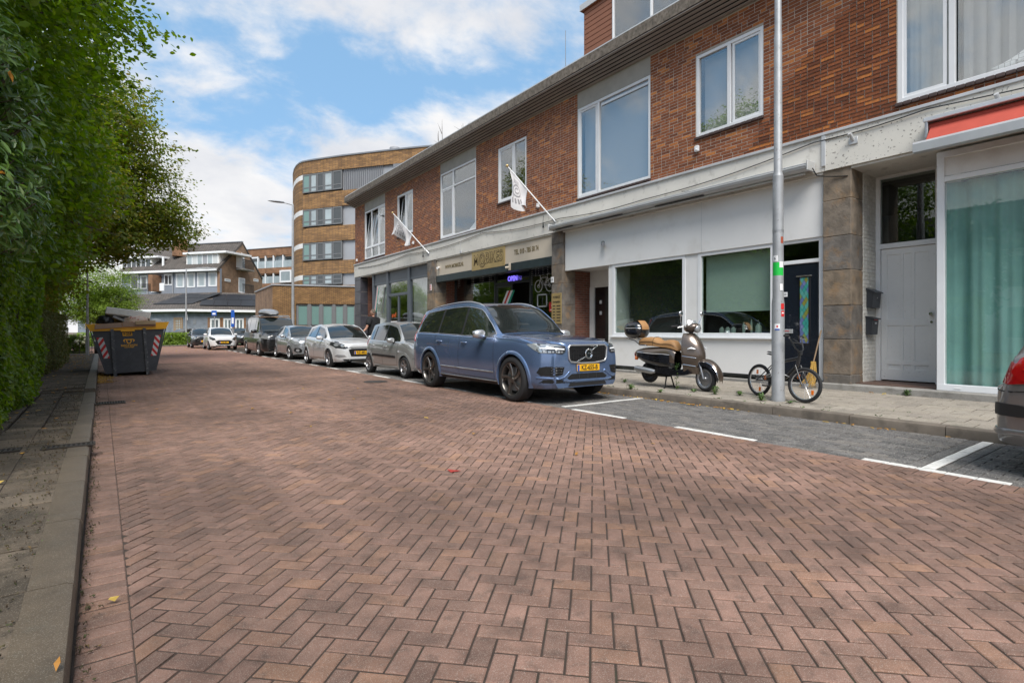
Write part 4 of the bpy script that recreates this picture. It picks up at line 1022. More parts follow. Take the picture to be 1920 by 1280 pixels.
lbox(lf, 'soffit', -.2, lf.len, ze-.30, ze-.24, -.45, 0, M['window_white'], gh, 0)
# ridge tiles
for k in range(60):
    p = rid0+(rid1-rid0)*(k+.5)/60; MB().rbox(p.x-.17, p.x+.17, p.y-.14, p.y+.14, zr_+.10, zr_+.24, .04).build('ridge_tile', M['zinc_dark'], gh)
# chimney
cb = far_point(338, 462, 66); MB().box(cb.x-.8, cb.x+.75, cb.y-.2, cb.y+.9, zat(478, 65), zat(448, 66)).build('chimney', M['orange_brick'], gh)
m_ = MB(); p = far_point(306, 490, 65); m_.tube([(p.x, p.y, p.z-.6), (p.x, p.y, p.z+.55)], .13, 8); m_.build('flue_pipe', M['window_white'], gh)
# dormers
def dormer(px0, px1, pt, pb, n, t):
    u0, u1 = lf.u(px0), lf.u(px1); zt, zb_ = zat(pt, t), zat(pb, t); y_ = .55
    d = MB(); d.T = lf.T(); d.box(u0, u1, y_, y_+3.6, zb_-.1, zt); d = d.build('dormer', M['white_panel'], gh)
    m_ = MB(); m_.T = lf.T(); m_.rbox(u0-.25, u1+1.2, y_-.3, y_+3.8, zt, zt+.24, .02); m_.build('dormer_roof', M['window_white'], d)
    m_ = MB(); m_.T = lf.T(); m_.rbox(u0-.25, u1+.15, y_-.15, y_, zb_-.28, zb_-.06, .02); m_.build('dormer_sill', M['window_white'], d)
    for k in range(n):
        a = u0+.15+(u1-u0-.3)*k/n; b_ = u0+.15+(u1-u0-.3)*(k+1)/n
        m_ = MB(); m_.T = lf.T(); m_.box(a+.05, b_-.05, y_-.035, y_-.01, zb_+.1, zt-.12); m_.build('pane', M[['pale_pane', 'curtain_white', 'pale_pane', 'zinc'][k % 4] if px0 > 300 else 'dark_pane'], d)
        m_ = MB(); m_.T = lf.T(); m_.box(b_-.045, b_+.045, y_-.06, y_, zb_, zt-.02); m_.build('dormer_mullion', M['window_white'], d)
    return d
dormer(342, 404, 475, 495, 6, 62.7); dormer(220, 277, 483, 502, 6, 65)
# first floor windows of the long side
for (xa, xb, ya, yb2, mu, cu) in ((245, 260, 516, 543, 0, 0), (263, 277, 517, 542, 0, 1), (308, 324, 514, 535, 1, 0), (330, 346, 513, 539, 0, 1), (351, 366, 512, 539, 0, 1), (370, 386, 511, 538, 0, 1), (391, 407, 510, 537, 0, 1)):
    u0, u1 = lf.u(xa), lf.u(xb); t_ = 64; lwin(lf, u0, u1, lf.z(yb2, u0), lf.z(ya, u0), gh, mu, 'window_white', 'pale_pane' if xa > 325 else 'dark_pane', fw=.13, proud=.04, curtain=cu)
u0, u1 = lf.u(284), lf.u(294); dd = lwin(lf, u0, u1, lf.z(548, u0), lf.z(516, u0), gh, 0, 'window_white', 'pale_pane', fw=.2, name='balcony_door')
lbox(lf, 'brick_screen', lf.u(295), lf.u(303), lf.z(548, 3), lf.z(518, 3), -1.2, -.0, M['orange_brick'], gh)
lbox(lf, 'white_screen', lf.u(316), lf.u(324), lf.z(548, 3), lf.z(534, 3), -1.2, -1.1, M['window_white'], gh)
for px in (278, 325): u = lf.u(px); m_ = MB(); m_.T = lf.T(); m_.tube([(u, -.1, 2), (u, -.1, ze-.3)], .06, 6); m_.build('rain_pipe', M['zinc'], gh)
for k in range(16): u = lf.u(276)+(lf.u(300)-lf.u(276))*k/15; m_ = MB(); m_.T = lf.T(); m_.box(u, u+.025, -1.3, -1.27, lf.z(548, 3), lf.z(534, 3)); m_.build('railing_bar', M['car_black'] if 'car_black' in M else M['black'], gh)
# gable openings
for (ya, yb2, arch) in ((486, 502, 1), (520, 548, 0)):
    ua, ub = lg.u(447), lg.u(459); z0_, z1_ = lg.z(yb2, ua), lg.z(ya, ua)
    f = lwin(lg, ua, ub, z0_, z1_, gh, 1 if arch else 0, 'window_white', 'pale_pane', fw=.14, proud=.04, name='gable_window')
    if arch:
        m_ = MB(); m_.T = lg.T(); w_ = ub-ua; m_.prism([(ua, z1_), (ub, z1_), (ua+w_*.5, z1_+.9)], 'y', -.05, .05); m_.build('pointed_head', M['window_white'], f)
    bl = MB(); bl.T = lg.T(); bl.rbox(ua-.5, ub+.6, -.9, 0, z0_-.30, z0_-.12, .02); bal = bl.build('balcony', M['window_white'] if not arch else M['concrete'], gh)
    for k in range(13): m_ = MB(); m_.T = lg.T(); uu = ua-.45+(ub-ua+1.0)*k/12; m_.box(uu, uu+.04, -.86, -.82, z0_-.12, z0_+.95); m_.build('railing_bar', M['black'], bal)
    m_ = MB(); m_.T = lg.T(); m_.box(ua-.5, ub+.6, -.88, -.80, z0_+.93, z0_+1.0); m_.build('hand_rail', M['black'], bal)
for px in (421, 475): u = lg.u(px); lwin(lg, u, u+1.1, lg.z(527, u), lg.z(522, u), gh, 0, 'window_white', 'pale_pane', fw=.1)
# single storey wing with hipped tiled roof, grey painted brick
gw = empty('grey_annexe', fp2(348, 55), label='single storey blue grey brick annexe with solar panels on its tiled roof', cat='building')
WA, WB, WC = fp2(146, 58), fp2(348, 54.0), fp2(520, 57.5)
l1, l2 = Line(WA, WB), Line(WB, WC); zev = zat(584, 54)
for l, nm in ((l1, 'left_wall'), (l2, 'right_wall')):
    m_ = MB(); m_.T = l.T(); m_.box(0, l.len, 0, .3, 0, zev); m_.build('wall', M['grey_brick'], gw)
    lbox(l, 'gutter', -.2, l.len+.2, zev-.02, zev+.22, -.55, -.35, M['window_white'], gw, .02); lbox(l, 'soffit', -.2, l.len, zev-.02, zev+.03, -.4, .0, M['window_white'], gw, 0)
zrg = zat(548, 60)
R0, R1, R2 = WA-l1.n*6+l1.d*0, WB-(l1.n+l2.n)*.5*6.3, WC-l2.n*6
def slope(a, b, c, d, za, zb2):
    m_ = MB(); vs = [(a.x, a.y, za), (b.x, b.y, za), (c.x, c.y, zb2), (d.x, d.y, zb2)]; vs += [(x, y, z-.2) for x, y, z in vs]
    m_.add(vs, [(0, 1, 2, 3), (7, 6, 5, 4), (0, 4, 5, 1), (1, 5, 6, 2), (2, 6, 7, 3), (3, 7, 4, 0)]); return m_.build('roof', M['roof_tile_pattern'], gw)
e_a = WA+l1.n*.4; e_b = WB+(l1.n+l2.n)*.5*.42; e_c = WC+l2.n*.4
slope(e_a, e_b, R1, R0, zev+.12, zrg); slope(e_b, e_c, R2, R1, zev+.12, zrg)
# tile rows standing proud
def on_roof(l, u, v):  # v 0..1 from eave to ridge
    base = l.a+l.d*u+l.n*.4; top = l.a+l.d*u-l.n*6
    p = base+(top-base)*v; return Vector((p.x, p.y, zev+.12+(zrg-zev-.12)*v))
def solar(l, u0, u1, v0, v1, lean0=0, lean1=0):
    a, b_, c_, d_ = on_roof(l, u0, v0), on_roof(l, u1, v0), on_roof(l, u1+lean1, v1), on_roof(l, u0+lean0, v1); up = Vector((0, 0, .14))
    m_ = MB(); m_.add([a+up, b_+up, c_+up, d_+up, a+up*.5, b_+up*.5, c_+up*.5, d_+up*.5], [(0, 1, 2, 3), (0, 4, 5, 1), (1, 5, 6, 2), (2, 6, 7, 3), (3, 7, 4, 0)]); m_.build('solar_panel', M['solar'], gw)
for k in range(4):
    ua = l1.u(262); ub = l1.u(338); w_ = (ub-ua)/4
    solar(l1, ua+k*w_+.02, ua+(k+1)*w_-.02, .30, .60); solar(l1, ua+k*w_-.05, ua+(k+1)*w_-.09, .62, .90, -.0, -.0)
ua, ub = l2.u(372), l2.u(500)
for k in range(5):
    w_ = (ub-ua)/5; solar(l2, ua+k*w_+.02, ua+(k+1)*w_-.02, .22, .52); solar(l2, ua+k*w_+1.0, ua+(k+1)*w_+.96, .54, .84)
# windows
wood = mk('wood_frame', (.30, .20, .12), .7)
def grid_window(l, xa, xb, ya, yb2):
    u0, u1 = l.u(xa), l.u(xb); z0_, z1_ = l.z(yb2, u0), l.z(ya, u0); f = lwin(l, u0, u1, z0_, z1_, gw, 0, 'wood_frame', 'pale_pane', fw=.16, proud=.05)
    for k in range(1, 4): lbox(l, 'glazing_bar', u0+(u1-u0)*k/4-.04, u0+(u1-u0)*k/4+.04, z0_+.1, z1_-.1, -.05, .02, M['wood_frame'], f, 0)
    for k in range(1, 6): lbox(l, 'glazing_bar', u0+.1, u1-.1, z0_+(z1_-z0_)*k/6-.04, z0_+(z1_-z0_)*k/6+.04, -.045, .015, M['wood_frame'], f, 0)
grid_window(l1, 326, 343, 595, 622); grid_window(l1, 160, 178, 597, 616)
for xa, xb in ((394, 412), (419, 435), (441, 457)):
    u0, u1 = l2.u(xa), l2.u(xb); f = lwin(l2, u0, u1, l2.z(618, u0), l2.z(597, u0), gw, 1, 'window_white', 'pale_pane', fw=.14, proud=.03); 
    lbox(l2, 'brick_surround', u0-.22, u0-.02, l2.z(618, u0), l2.z(595, u0), -.03, .05, M['orange_brick'], f, 0); lbox(l2, 'brick_surround', u1+.02, u1+.22, l2.z(618, u0), l2.z(595, u0), -.03, .05, M['orange_brick'], f, 0)
lbox(l2, 'vent_grille', l2.u(362), l2.u(368), l2.z(608, 2), l2.z(599, 2), -.04, .05, M['zinc_dark'], gw); lbox(l2, 'small_sign', l2.u(349.5), l2.u(352), l2.z(600, .3), l2.z(589, .3), -.05, -.01, M['print_white'], gw)
# street across the way: white houses seen only in the glass (left of the street, behind the trees)
wh = empty('white_house', (-15, 16, 0), label='white rendered house behind the trees across the street', cat='building')
mk('white_render', (.70, .70, .68), .8, noise=(1, .05))
MB().box(-21, -15, 3, 30, 0, 5.4).build('wall', M['white_render'], wh)
MB().prism([(-21.4, 5.3), (-14.6, 5.3), (-18, 8.2)], 'y', 2.6, 30.4).build('roof', M['roof_felt'], wh)
for yy in (6, 10.5, 15, 19.5, 24, 28):
    for zz in (.9, 3.4):
        f = MB().rbox(-15.02, -14.92, yy-.9, yy+.9, zz, zz+1.5, .01).build('window', M['frame_grey'], wh); MB().box(-14.93, -14.90, yy-.8, yy+.8, zz+.1, zz+1.4).build('pane', M['dark_pane'], f)
# ------------------------------------------------------------------ cars
def pchip(pts):
    xs = [p[0] for p in pts]; ys = [p[1] for p in pts]; n = len(xs)
    h = [xs[i+1]-xs[i] for i in range(n-1)]; d = [(ys[i+1]-ys[i])/h[i] for i in range(n-1)]
    m = [0]*n; m[0] = d[0]; m[-1] = d[-1]
    for i in range(1, n-1):
        if d[i-1]*d[i] > 0:
            w1 = 2*h[i]+h[i-1]; w2 = h[i]+2*h[i-1]; m[i] = (w1+w2)/(w1/d[i-1]+w2/d[i])
    def f(x):
        if x <= xs[0]: return ys[0]
        if x >= xs[-1]: return ys[-1]
        i = 0
        while x > xs[i+1]: i += 1
        t = (x-xs[i])/h[i]; t2 = t*t; t3 = t2*t
        return (2*t3-3*t2+1)*ys[i]+(t3-2*t2+t)*h[i]*m[i]+(-2*t3+3*t2)*ys[i+1]+(t3-t2)*h[i]*m[i+1]
    return f
def paint(name, col, metal=.35, rough=.32):
    m = material(name, col, rough, metal=metal, coat=1.0, coat_rough=.03); return m
mk('car_glass', (.012, .016, .016), .04, spec=.6, coat=1.0, coat_rough=.0)
mk('car_black', (.016, .016, .017), .55)
mk('liner', (.006, .006, .006), .9)
mk('lamp_lens', (.42, .44, .46), .08, metal=.5, coat=1)
mk('lamp_dark', (.03, .032, .036), .12, coat=1)
mk('lamp_white', (.85, .87, .9), .15, coat=1)
mk('tail_red', (.40, .008, .010), .08, coat=1)
mk('tail_bright', (.70, .03, .02), .15, coat=1)
mk('alloy', (.36, .36, .37), .3, metal=.8)
mk('alloy_bronze', (.17, .16, .15), .28, metal=.85)
mk('alloy_dark', (.045, .045, .048), .35, metal=.5)
mk('satin_silver', (.62, .63, .65), .3, metal=.8)

class Car:
    def __init__(s, name, label, p, mat, loc, rz=0, group='cars parked along the street'):
        s.p = p; s.mat = mat; W_, L_, H_ = p['W']/2, p['L'], p['H']; s.W = W_; s.L = L_
        s.root = empty(name, loc, rz, label=label, cat='car' if 'van' not in name else 'van', group=group)
        zb = p['zb']; nz = p['nose']; cy, cz = p['cowl']; hy = p['hdr']; ry, rz_ = p['rend']; by, bz = p['rbase']; tz = p['tail']
        f0 = p.get('f0', .45); nr = p.get('nr', 1.0); tr = p.get('tr', 1.0)
        s.g = pchip([(0, f0), (.03*nr, f0+.14), (.10*nr, .76), (.25*nr, .88), (.5*nr, .95), (.95, .99), (L_*.5, 1.0), (L_-.6*tr, .975), (L_-.28*tr, .93), (L_-.10*tr, .84), (L_-.03*tr, .72), (L_, .55)])
        mid = ((cy+hy)/2, (cz+H_-.055)/2+p.get('wsb', .035))
        rm = ((ry+by)/2, (rz_+bz)/2+p.get('rgb', .02))
        s.top = pchip([(0, nz-.07), (.02, nz-.02), (.08, nz+.01), (.3, nz+.35*(cz-nz)), (cy*.72, nz+.80*(cz-nz)), (cy, cz), mid, (hy, H_-.055), (hy+.35, H_-.012), (p['peak'], H_), (ry-.25, rz_+.035), (ry, rz_), rm, (by, bz), (L_-.05, tz+.03), (L_, tz)])
        bf, br = p['belt']
        s.belt = pchip([(0, nz-.14), (.08, nz-.09), (.3, nz-.04), (cy*.6, min(cz-.075, bf)), (cy, bf), (hy+.2, bf+.25*(br-bf)), (ry-.1, br), (by, min(br, bz)-.0), (L_-.05, tz-.03), (L_, tz-.06)])
        rw = p.get('roofw', .70)
        s.w5 = pchip([(0, f0*.8), (.1, .60), (cy*.5, .74), (cy, .81), ((cy+hy)/2, (.81+rw)/2+.015), (hy, rw), (p['peak'], rw-.005), (ry, rw-.03), (by, .74), (L_-.05, .62), (L_, .5)])
        s.z5off = pchip([(0, .015), (.3, .03), (cy, .035), (hy, .07), (p['peak'], .055), (ry, .05), (by, .03), (L_, .02)])
        s.lowz = pchip([(0, zb+p.get('nlift', .05)), (.25, zb+.01), (.8, zb), (L_-.8, zb), (L_-.3, zb+.03), (L_, zb+p.get('tlift', .12))])
        tum = p.get('belt_in', .935)
        def sect(y):
            g = s.g(y)*W_; t = s.top(y); b = min(s.belt(y), t-.03); lo = s.lowz(y)
            z5 = max(t-s.z5off(y), b+.012); w5 = min(s.w5(y)*W_, g*.93)
            h = b-lo
            return [(g*.90, lo), (g*.965, lo+.10*h), (g*.985, lo+.22*h), (g*1.0, lo+.50*h), (g*.992, lo+.74*h), (g*.975, b-.085), (g*tum, b-.01), (g*(tum-.025), b+.01) if z5 > b+.05 else (g*(tum*.8)+w5*.2, b+.004), (w5+.0, z5-.012), (w5*.93, z5+.2*(t-z5)), (w5*.55, t-.3*(t-z5)), (0, t)]
        s.sect = sect
        ys = [0, .008, .02, .04, .07, .11, .16]; y = .2
        while y < L_-.2: ys.append(y); y += .045
        ys += [L_-.16, L_-.11, L_-.07, L_-.04, L_-.02, L_-.008, L_]
        rows = []
        for y in ys:
            P = sect(y); out = []
            n = len(P)
            for i in range(n-1):
                p0 = P[max(i-1, 0)]; p1 = P[i]; p2 = P[i+1]; p3 = P[i+2] if i+2 < n else (-P[n-2][0], P[n-2][1])
                for k in range(3):
                    t = k/3.0
                    def cr(a, b, c, d): return .5*(2*b+(c-a)*t+(2*a-5*b+4*c-d)*t*t+(3*b-a-3*c+d)*t*t*t) if True else b
                    q = (cr(p0[0], p1[0], p2[0], p3[0]), cr(p0[1], p1[1], p2[1], p3[1]))
                    if i in (5, 6): q = (p1[0]+(p2[0]-p1[0])*t, p1[1]+(p2[1]-p1[1])*t)
                    out.append(q)
            out.append(P[-1])
            left = [(-x, y, z) for x, z in out]; right = [(x, y, z) for x, z in out[:-1]][::-1]
            rows.append(left+right)
        s.rows = rows
        mb = MB(); mb.grid(rows)
        nn = len(rows[0]); N_ = len(rows); hn = nn//2
        b0 = 0; fs = []
        for i in range(hn): fs.append((i, i+1, nn-2-i, nn-1-i) if i+1 != nn-2-i else (i, i+1, nn-1-i))
        mb.f += [f for f in fs]; mb.mi += [0]*len(fs); mb.r += [.5]*len(fs)
        o = (N_-1)*nn; fs = [tuple(o+k for k in f[::-1]) for f in fs]; mb.f += fs; mb.mi += [0]*len(fs); mb.r += [.5]*len(fs)
        s.bvh = BVHTree.FromPolygons([Vector(v) for v in mb.v], mb.f)
        me = mb.mesh('body', mat)
        bm = bmesh.new(); bm.from_mesh(me)
        s.wy = p['wheels']; s.wr = p['wr']; R = p.get('arch', s.wr+.05); zc = s.wr
        dele = []
        for f in bm.faces:
            c = f.calc_center_median()
            if abs(c.x) > W_*.55 and c.z < s.belt(c.y)-.02:
                for wy in s.wy:
                    if (c.y-wy)**2+(c.z-zc)**2 < R*R: dele.append(f); break
        bmesh.ops.delete(bm, geom=dele, context='FACES')
        for e in bm.edges:
            if e.is_boundary:
                for v in e.verts:
                    for wy in s.wy:
                        d = sqrt((v.co.y-wy)**2+(v.co.z-zc)**2)
                        if abs(v.co.x) > W_*.5 and abs(d-R) < .075 and v.co.z > s.lowz(v.co.y)+.01:
                            v.co.y = wy+(v.co.y-wy)*R/d; v.co.z = zc+(v.co.z-zc)*R/d
        bmesh.ops.recalc_face_normals(bm, faces=bm.faces)
        bm.to_mesh(me); bm.free(); me.shade_smooth(); me.set_sharp_from_angle(angle=radians(28))
        s.body = link('body', me, s.root)
        s.R = R
        # liners, floor
        lm_ = MB()
        for wy in s.wy:
            for sg in (-1, 1):
                rws = []
                for k in range(19):
                    an = pi*(-.12+1.24*k/18); yy = wy+cos(an)*(R+.004); zz = zc+sin(an)*(R+.004)
                    h = s.hit((sg*3, yy, zz), (-sg, 0, 0)); xo = (abs(h[0].x) if h else W_*.9)-.004
                    if zz < zb: zz = zb
                    rws.append([(sg*xo, yy, zz), (sg*W_*.42, yy, zz)])
                lm_.grid(rws)
                lm_.prism([(wy+cos(pi*k/9*1.0)*(R), max(zc+sin(pi*k/9)*R, zb)) for k in range(10)], 'x', sg*W_*.42, sg*W_*.41)
        lm_.box(-W_*.84, W_*.84, s.wy[0]+R+.0, s.wy[1]-R, zb+.015, zb+.12); lm_.box(-W_*.7, W_*.7, .25, s.wy[0]-R*.2, zb+.06, zb+.2); lm_.box(-W_*.7, W_*.7, s.wy[1]+R*.2, L_-.25, zb+.06, zb+.2); lm_.box(-W_*.40, W_*.40, s.wy[0]-R, s.wy[1]+R, zb+.02, zb+.3)
        lm_.build('underbody', M['liner'], s.root, world=False)
        if p.get('flare'):
            for wy in s.wy:
                for sg in (-1, 1):
                    rr = p['flare']; a_ = []; rows_ = []
                    for k in range(25):
                        an = pi*(-.10+1.2*k/24)
                        ring = []
                        for (dr, dx) in ((-.004, -.03), (-.004, .012), (.006, rr*.5), (.03, rr*.45), (.06, .004), (.075, -.02)):
                            yy = wy+cos(an)*(R+dr); zz = max(zc+sin(an)*(R+dr), zb+.01)
                            h = s.hit((sg*3, wy+cos(an)*(R+max(dr, .03)), max(zc+sin(an)*(R+max(dr, .03)), zb+.05)), (-sg, 0, 0))
                            xo = (abs(h[0].x) if h else W_*.93)+dx
                            ring.append((sg*xo, yy, zz))
                        rows_.append(ring)
                    m_ = MB(); m_.grid(rows_); m_.build('wheel_arch', s.mat if not p.get('flare_black') else M['car_black'], s.root, smooth=50, world=False, fix=True)
    def hit(s, o, d, far=6):
        h = s.bvh.ray_cast(Vector(o), Vector(d).normalized(), far)
        return None if h[0] is None else (h[0], h[1])
    def proj(s, p, view):
        "view: 'l' near side (-x), 'r' far side, 'f' front, 'b' back, 't' top; p is the 2D point"
        if view == 'l': o, d = (-3, p[0], p[1]), (1, 0, 0)
        elif view == 'r': o, d = (3, p[0], p[1]), (-1, 0, 0)
        elif view == 'f': o, d = (p[0], -2, p[1]), (0, 1, 0)
        elif view == 'b': o, d = (p[0], s.L+2, p[1]), (0, -1, 0)
        else: o, d = (p[0], p[1], 4), (0, 0, -1)
        h = s.hit(o, d, 9)
        if not h: return None
        n = h[1]; dv = Vector(d)
        if n.dot(dv) > 0: n = -n
        return h[0], n
    def patch(s, name, outline, view, mat, off=.004, parent=None, cut=.09, skirt=.012, rnd=0, smooth=50):
        bm = bmesh.new(); n = len(outline)
        if rnd:   # round the corners
            o2 = []
            for i in range(n):
                a, b, c = outline[i-1], outline[i], outline[(i+1) % n]
                la = math.hypot(a[0]-b[0], a[1]-b[1]); lc = math.hypot(c[0]-b[0], c[1]-b[1]); r = min(rnd, la*.4, lc*.4)
                pa = (b[0]+(a[0]-b[0])*r/la, b[1]+(a[1]-b[1])*r/la); pc = (b[0]+(c[0]-b[0])*r/lc, b[1]+(c[1]-b[1])*r/lc)
                for t in (0, .33, .67, 1): o2.append(tuple((1-t)**2*pa[k]+2*t*(1-t)*b[k]+t*t*pc[k] for k in (0, 1)))
            outline = o2
        vs = [bm.verts.new((p[0], p[1], 0)) for p in outline]
        f = bm.faces.new(vs); bmesh.ops.triangulate(bm, faces=[f])
        for _ in range(6):
            long_ = [e for e in bm.edges if e.calc_length() > cut]
            if not long_: break
            bmesh.ops.subdivide_edges(bm, edges=long_, cuts=1); bmesh.ops.triangulate(bm, faces=[f for f in bm.faces if len(f.verts) > 3])
        bad = []
        nrm = {}
        for v in bm.verts:
            h = s.proj((v.co.x, v.co.y), view)
            if h is None: bad.append(v); continue
            v.co = h[0]+h[1]*off; nrm[v] = h[1]
        bmesh.ops.delete(bm, geom=bad, context='VERTS')
        be = [e for e in bm.edges if e.is_boundary]
        if be and skirt:
            r = bmesh.ops.extrude_edge_only(bm, edges=be)
            base = {tuple(round(c, 5) for c in v.co): nn for v, nn in nrm.items() if v.is_valid}
            for v in [g for g in r['geom'] if isinstance(g, bmesh.types.BMVert)]:
                nn = base.get(tuple(round(c, 5) for c in v.co))
                if nn is not None: v.co = v.co-nn*(skirt+off*.5)
        bmesh.ops.recalc_face_normals(bm, faces=bm.faces)
        # outward check
        if bm.faces:
            ff = max(bm.faces, key=lambda q: q.calc_area()); dirv = {'l': (-1, 0, 0), 'r': (1, 0, 0), 'f': (0, -1, 0), 'b': (0, 1, 0), 't': (0, 0, 1)}[view]
            if ff.normal.dot(Vector(dirv)) < 0: bmesh.ops.reverse_faces(bm, faces=bm.faces)
        me = bpy.data.meshes.new(name); bm.to_mesh(me); bm.free(); me.materials.append(mat)
        me.shade_smooth(); me.set_sharp_from_angle(angle=radians(smooth))
        return link(name, me, parent or s.root)
    def line(s, name, pts, view, mat, r=.005, off=.001, closed=False, parent=None, step=.05, n=6):
        out = []; q = list(pts)+([pts[0]] if closed else [])
        for a, b in zip(q, q[1:]):
            k = max(1, int(math.hypot(b[0]-a[0], b[1]-a[1])/step))
            for i in range(k): out.append((a[0]+(b[0]-a[0])*i/k, a[1]+(b[1]-a[1])*i/k))
        out.append(q[-1]); P = []
        for p in out:
            h = s.proj(p, view)
            if h: P.append(h[0]+h[1]*off)
        if len(P) < 2: return None
        m_ = MB(); m_.tube(P, r, n); return m_.build(name, mat, parent or s.root, smooth=60, world=False)
    def zside(s, y): return s.top(y)-s.z5off(y)
    def glazing(s, yf, yr_b, yr_t, pillars, trim=None, low=.022, up=.05, rear_q=True, sides=('l', 'r')):
        def upz(y): return s.zside(y)-up
        def loz(y): return s.belt(y)+low
        y = yf
        while upz(y) < loz(y)+.02 and y < s.L: y += .02
        y0 = y
        def edge(y):  # slanted rear end
            return min(1e9, loz(yr_b)+(yr_b-y)*(upz(yr_t)-loz(yr_b))/(yr_b-yr_t)) if yr_b > yr_t+.01 else 1e9
        cuts = [y0]+[q for q in pillars]+[yr_b]; outl = None
        for v in sides:
            for i, (a, b) in enumerate(zip(cuts, cuts[1:])):
                a_ = a+(.035 if i else 0); b_ = b-(.035 if i < len(cuts)-2 else 0)
                n = max(3, int((b_-a_)/.07)); ysq = [a_+(b_-a_)*k/n for k in range(n+1)]
                lo = [(q, loz(q)) for q in ysq]; hi = [(q, max(loz(q)+.004, min(upz(q), edge(q)))) for q in ysq][::-1]
                if hi[0][1]-lo[-1][1] < .01: hi = hi[1:]
                if hi[-1][1]-lo[0][1] < .025: hi = hi[:-1]
                s.patch('side_window', lo+hi, v, M['car_glass'], .003, cut=.10)
            n = 30; ysq = [y0+(yr_b-y0)*k/n for k in range(n+1)]
            lo = [(q, loz(q)-.008) for q in ysq]; hi = [(q, max(loz(q), min(upz(q), edge(q))+.008)) for q in ysq][::-1]
            ring = lo+hi
            if trim: s.line('window_trim', ring, v, trim, .0075, .003, closed=True, step=.06)
            if True:
                for pl in pillars: s.patch('door_pillar', [(pl-.034, loz(pl)), (pl+.034, loz(pl)), (pl+.034, upz(pl)), (pl-.034, upz(pl))], v, M['car_black'], .002, skirt=.004)
    def windscreen(s, inset=.045, lowup=.02, topdn=.015):
        cy, hy = s.p['cowl'][0], s.p['hdr']; n = 8
        side = []
        for k in range(n+1):
            y = cy+.06+(hy-.03-cy-.06)*k/n
            side.append((s.w5(y)*s.W-inset, s.top(y)-s.z5off(y)*1.0+lowup*.3))
        zt = s.top(hy)-topdn; out = [(-x, z) for x, z in side]
        out += [(-side[-1][0]*.5, zt-.008), (0, zt), (side[-1][0]*.5, zt-.008)]+side[::-1]
        zb_ = s.top(cy)+lowup
        out += [(side[0][0]*.5, zb_-.008), (0, zb_), (-side[0][0]*.5, zb_-.008)]
        out2 = []
        for p in out:
            if not out2 or math.hypot(p[0]-out2[-1][0], p[1]-out2[-1][1]) > .01: out2.append(p)
        w = s.patch('windscreen', out2, 'f', M['car_glass'], .011, cut=.08)
        for k in (-1, 1):
            x0 = .1*k if k > 0 else -.62
            s.line('wiper', [(x0, s.top(cy)+.03), (x0+.52, s.top(cy)+.055)], 'f', M['car_black'], .008, .012)
        return w
    def rear_glass(s, inset=.12):
        ry, by = s.p['rend'][0], s.p['rbase'][0]; zt = s.top(ry)-.05; zb_ = s.top(by)+.03; w = s.w5(ry)*s.W
        s.patch('rear_window', [(-w*.92, zb_), (w*.92, zb_), (w*.84, zt), (-w*.84, zt)], 'b', M['car_glass'], .003, cut=.12, rnd=.05)
    def handles(s, spots, mat):
        for v in ('l', 'r'):
            for (y, z) in spots:
                h = s.proj((y, z), v)
                if not h: continue
                x = h[0].x; sg = -1 if v == 'l' else 1; m_ = MB()
                m_.tube([(x-.0*sg, y-.085, z), (x+.028*sg, y-.07, z+.002), (x+.034*sg, y, z+.003), (x+.028*sg, y+.07, z+.002), (x, y+.085, z)], [.009, .013, .014, .013, .009], 8)
                m_.build('door_handle', mat, s.root, smooth=60, world=False)
    def mirrors(s, y, z, mat, size=1.0):
        for sg in (-1, 1):
            h = s.proj((y, z), 'l' if sg < 0 else 'r')
            x = abs(h[0].x) if h else s.W*.9; m_ = MB(); bm = bmesh.new(); bmesh.ops.create_icosphere(bm, subdivisions=3, radius=1)
            for v in bm.verts:
                c = v.co; f = 1.0
                c.x = math.copysign(abs(c.x)**.75, c.x); c.z = math.copysign(abs(c.z)**.7, c.z)
                yy = c.y*.075 if c.y < 0 else c.y*.04
                v.co = Vector((sg*(x+.145*size)+c.x*.125*size, y+yy*size, z+.055*size+c.z*.078*size*(1-.12*sg*c.x)))
            m_.bm(bm); bm.free(); mr_ = m_.build('mirror', mat, s.root, smooth=60, world=False)
            a = MB(); a.tube([(sg*(x-.03), y+.0, z-.02), (sg*(x+.05), y, z-.005), (sg*(x+.11), y+.005, z+.02)], [.03, .024, .026], 8); a.build('mirror_arm', M['car_black'], mr_, smooth=60, world=False)
            g_ = MB(); g_.box(sg*(x+.04), sg*(x+.25*size), y+.038*size, y+.044*size, z, z+.11*size); g_.build('mirror_glass', M['chrome'], mr_, world=False)
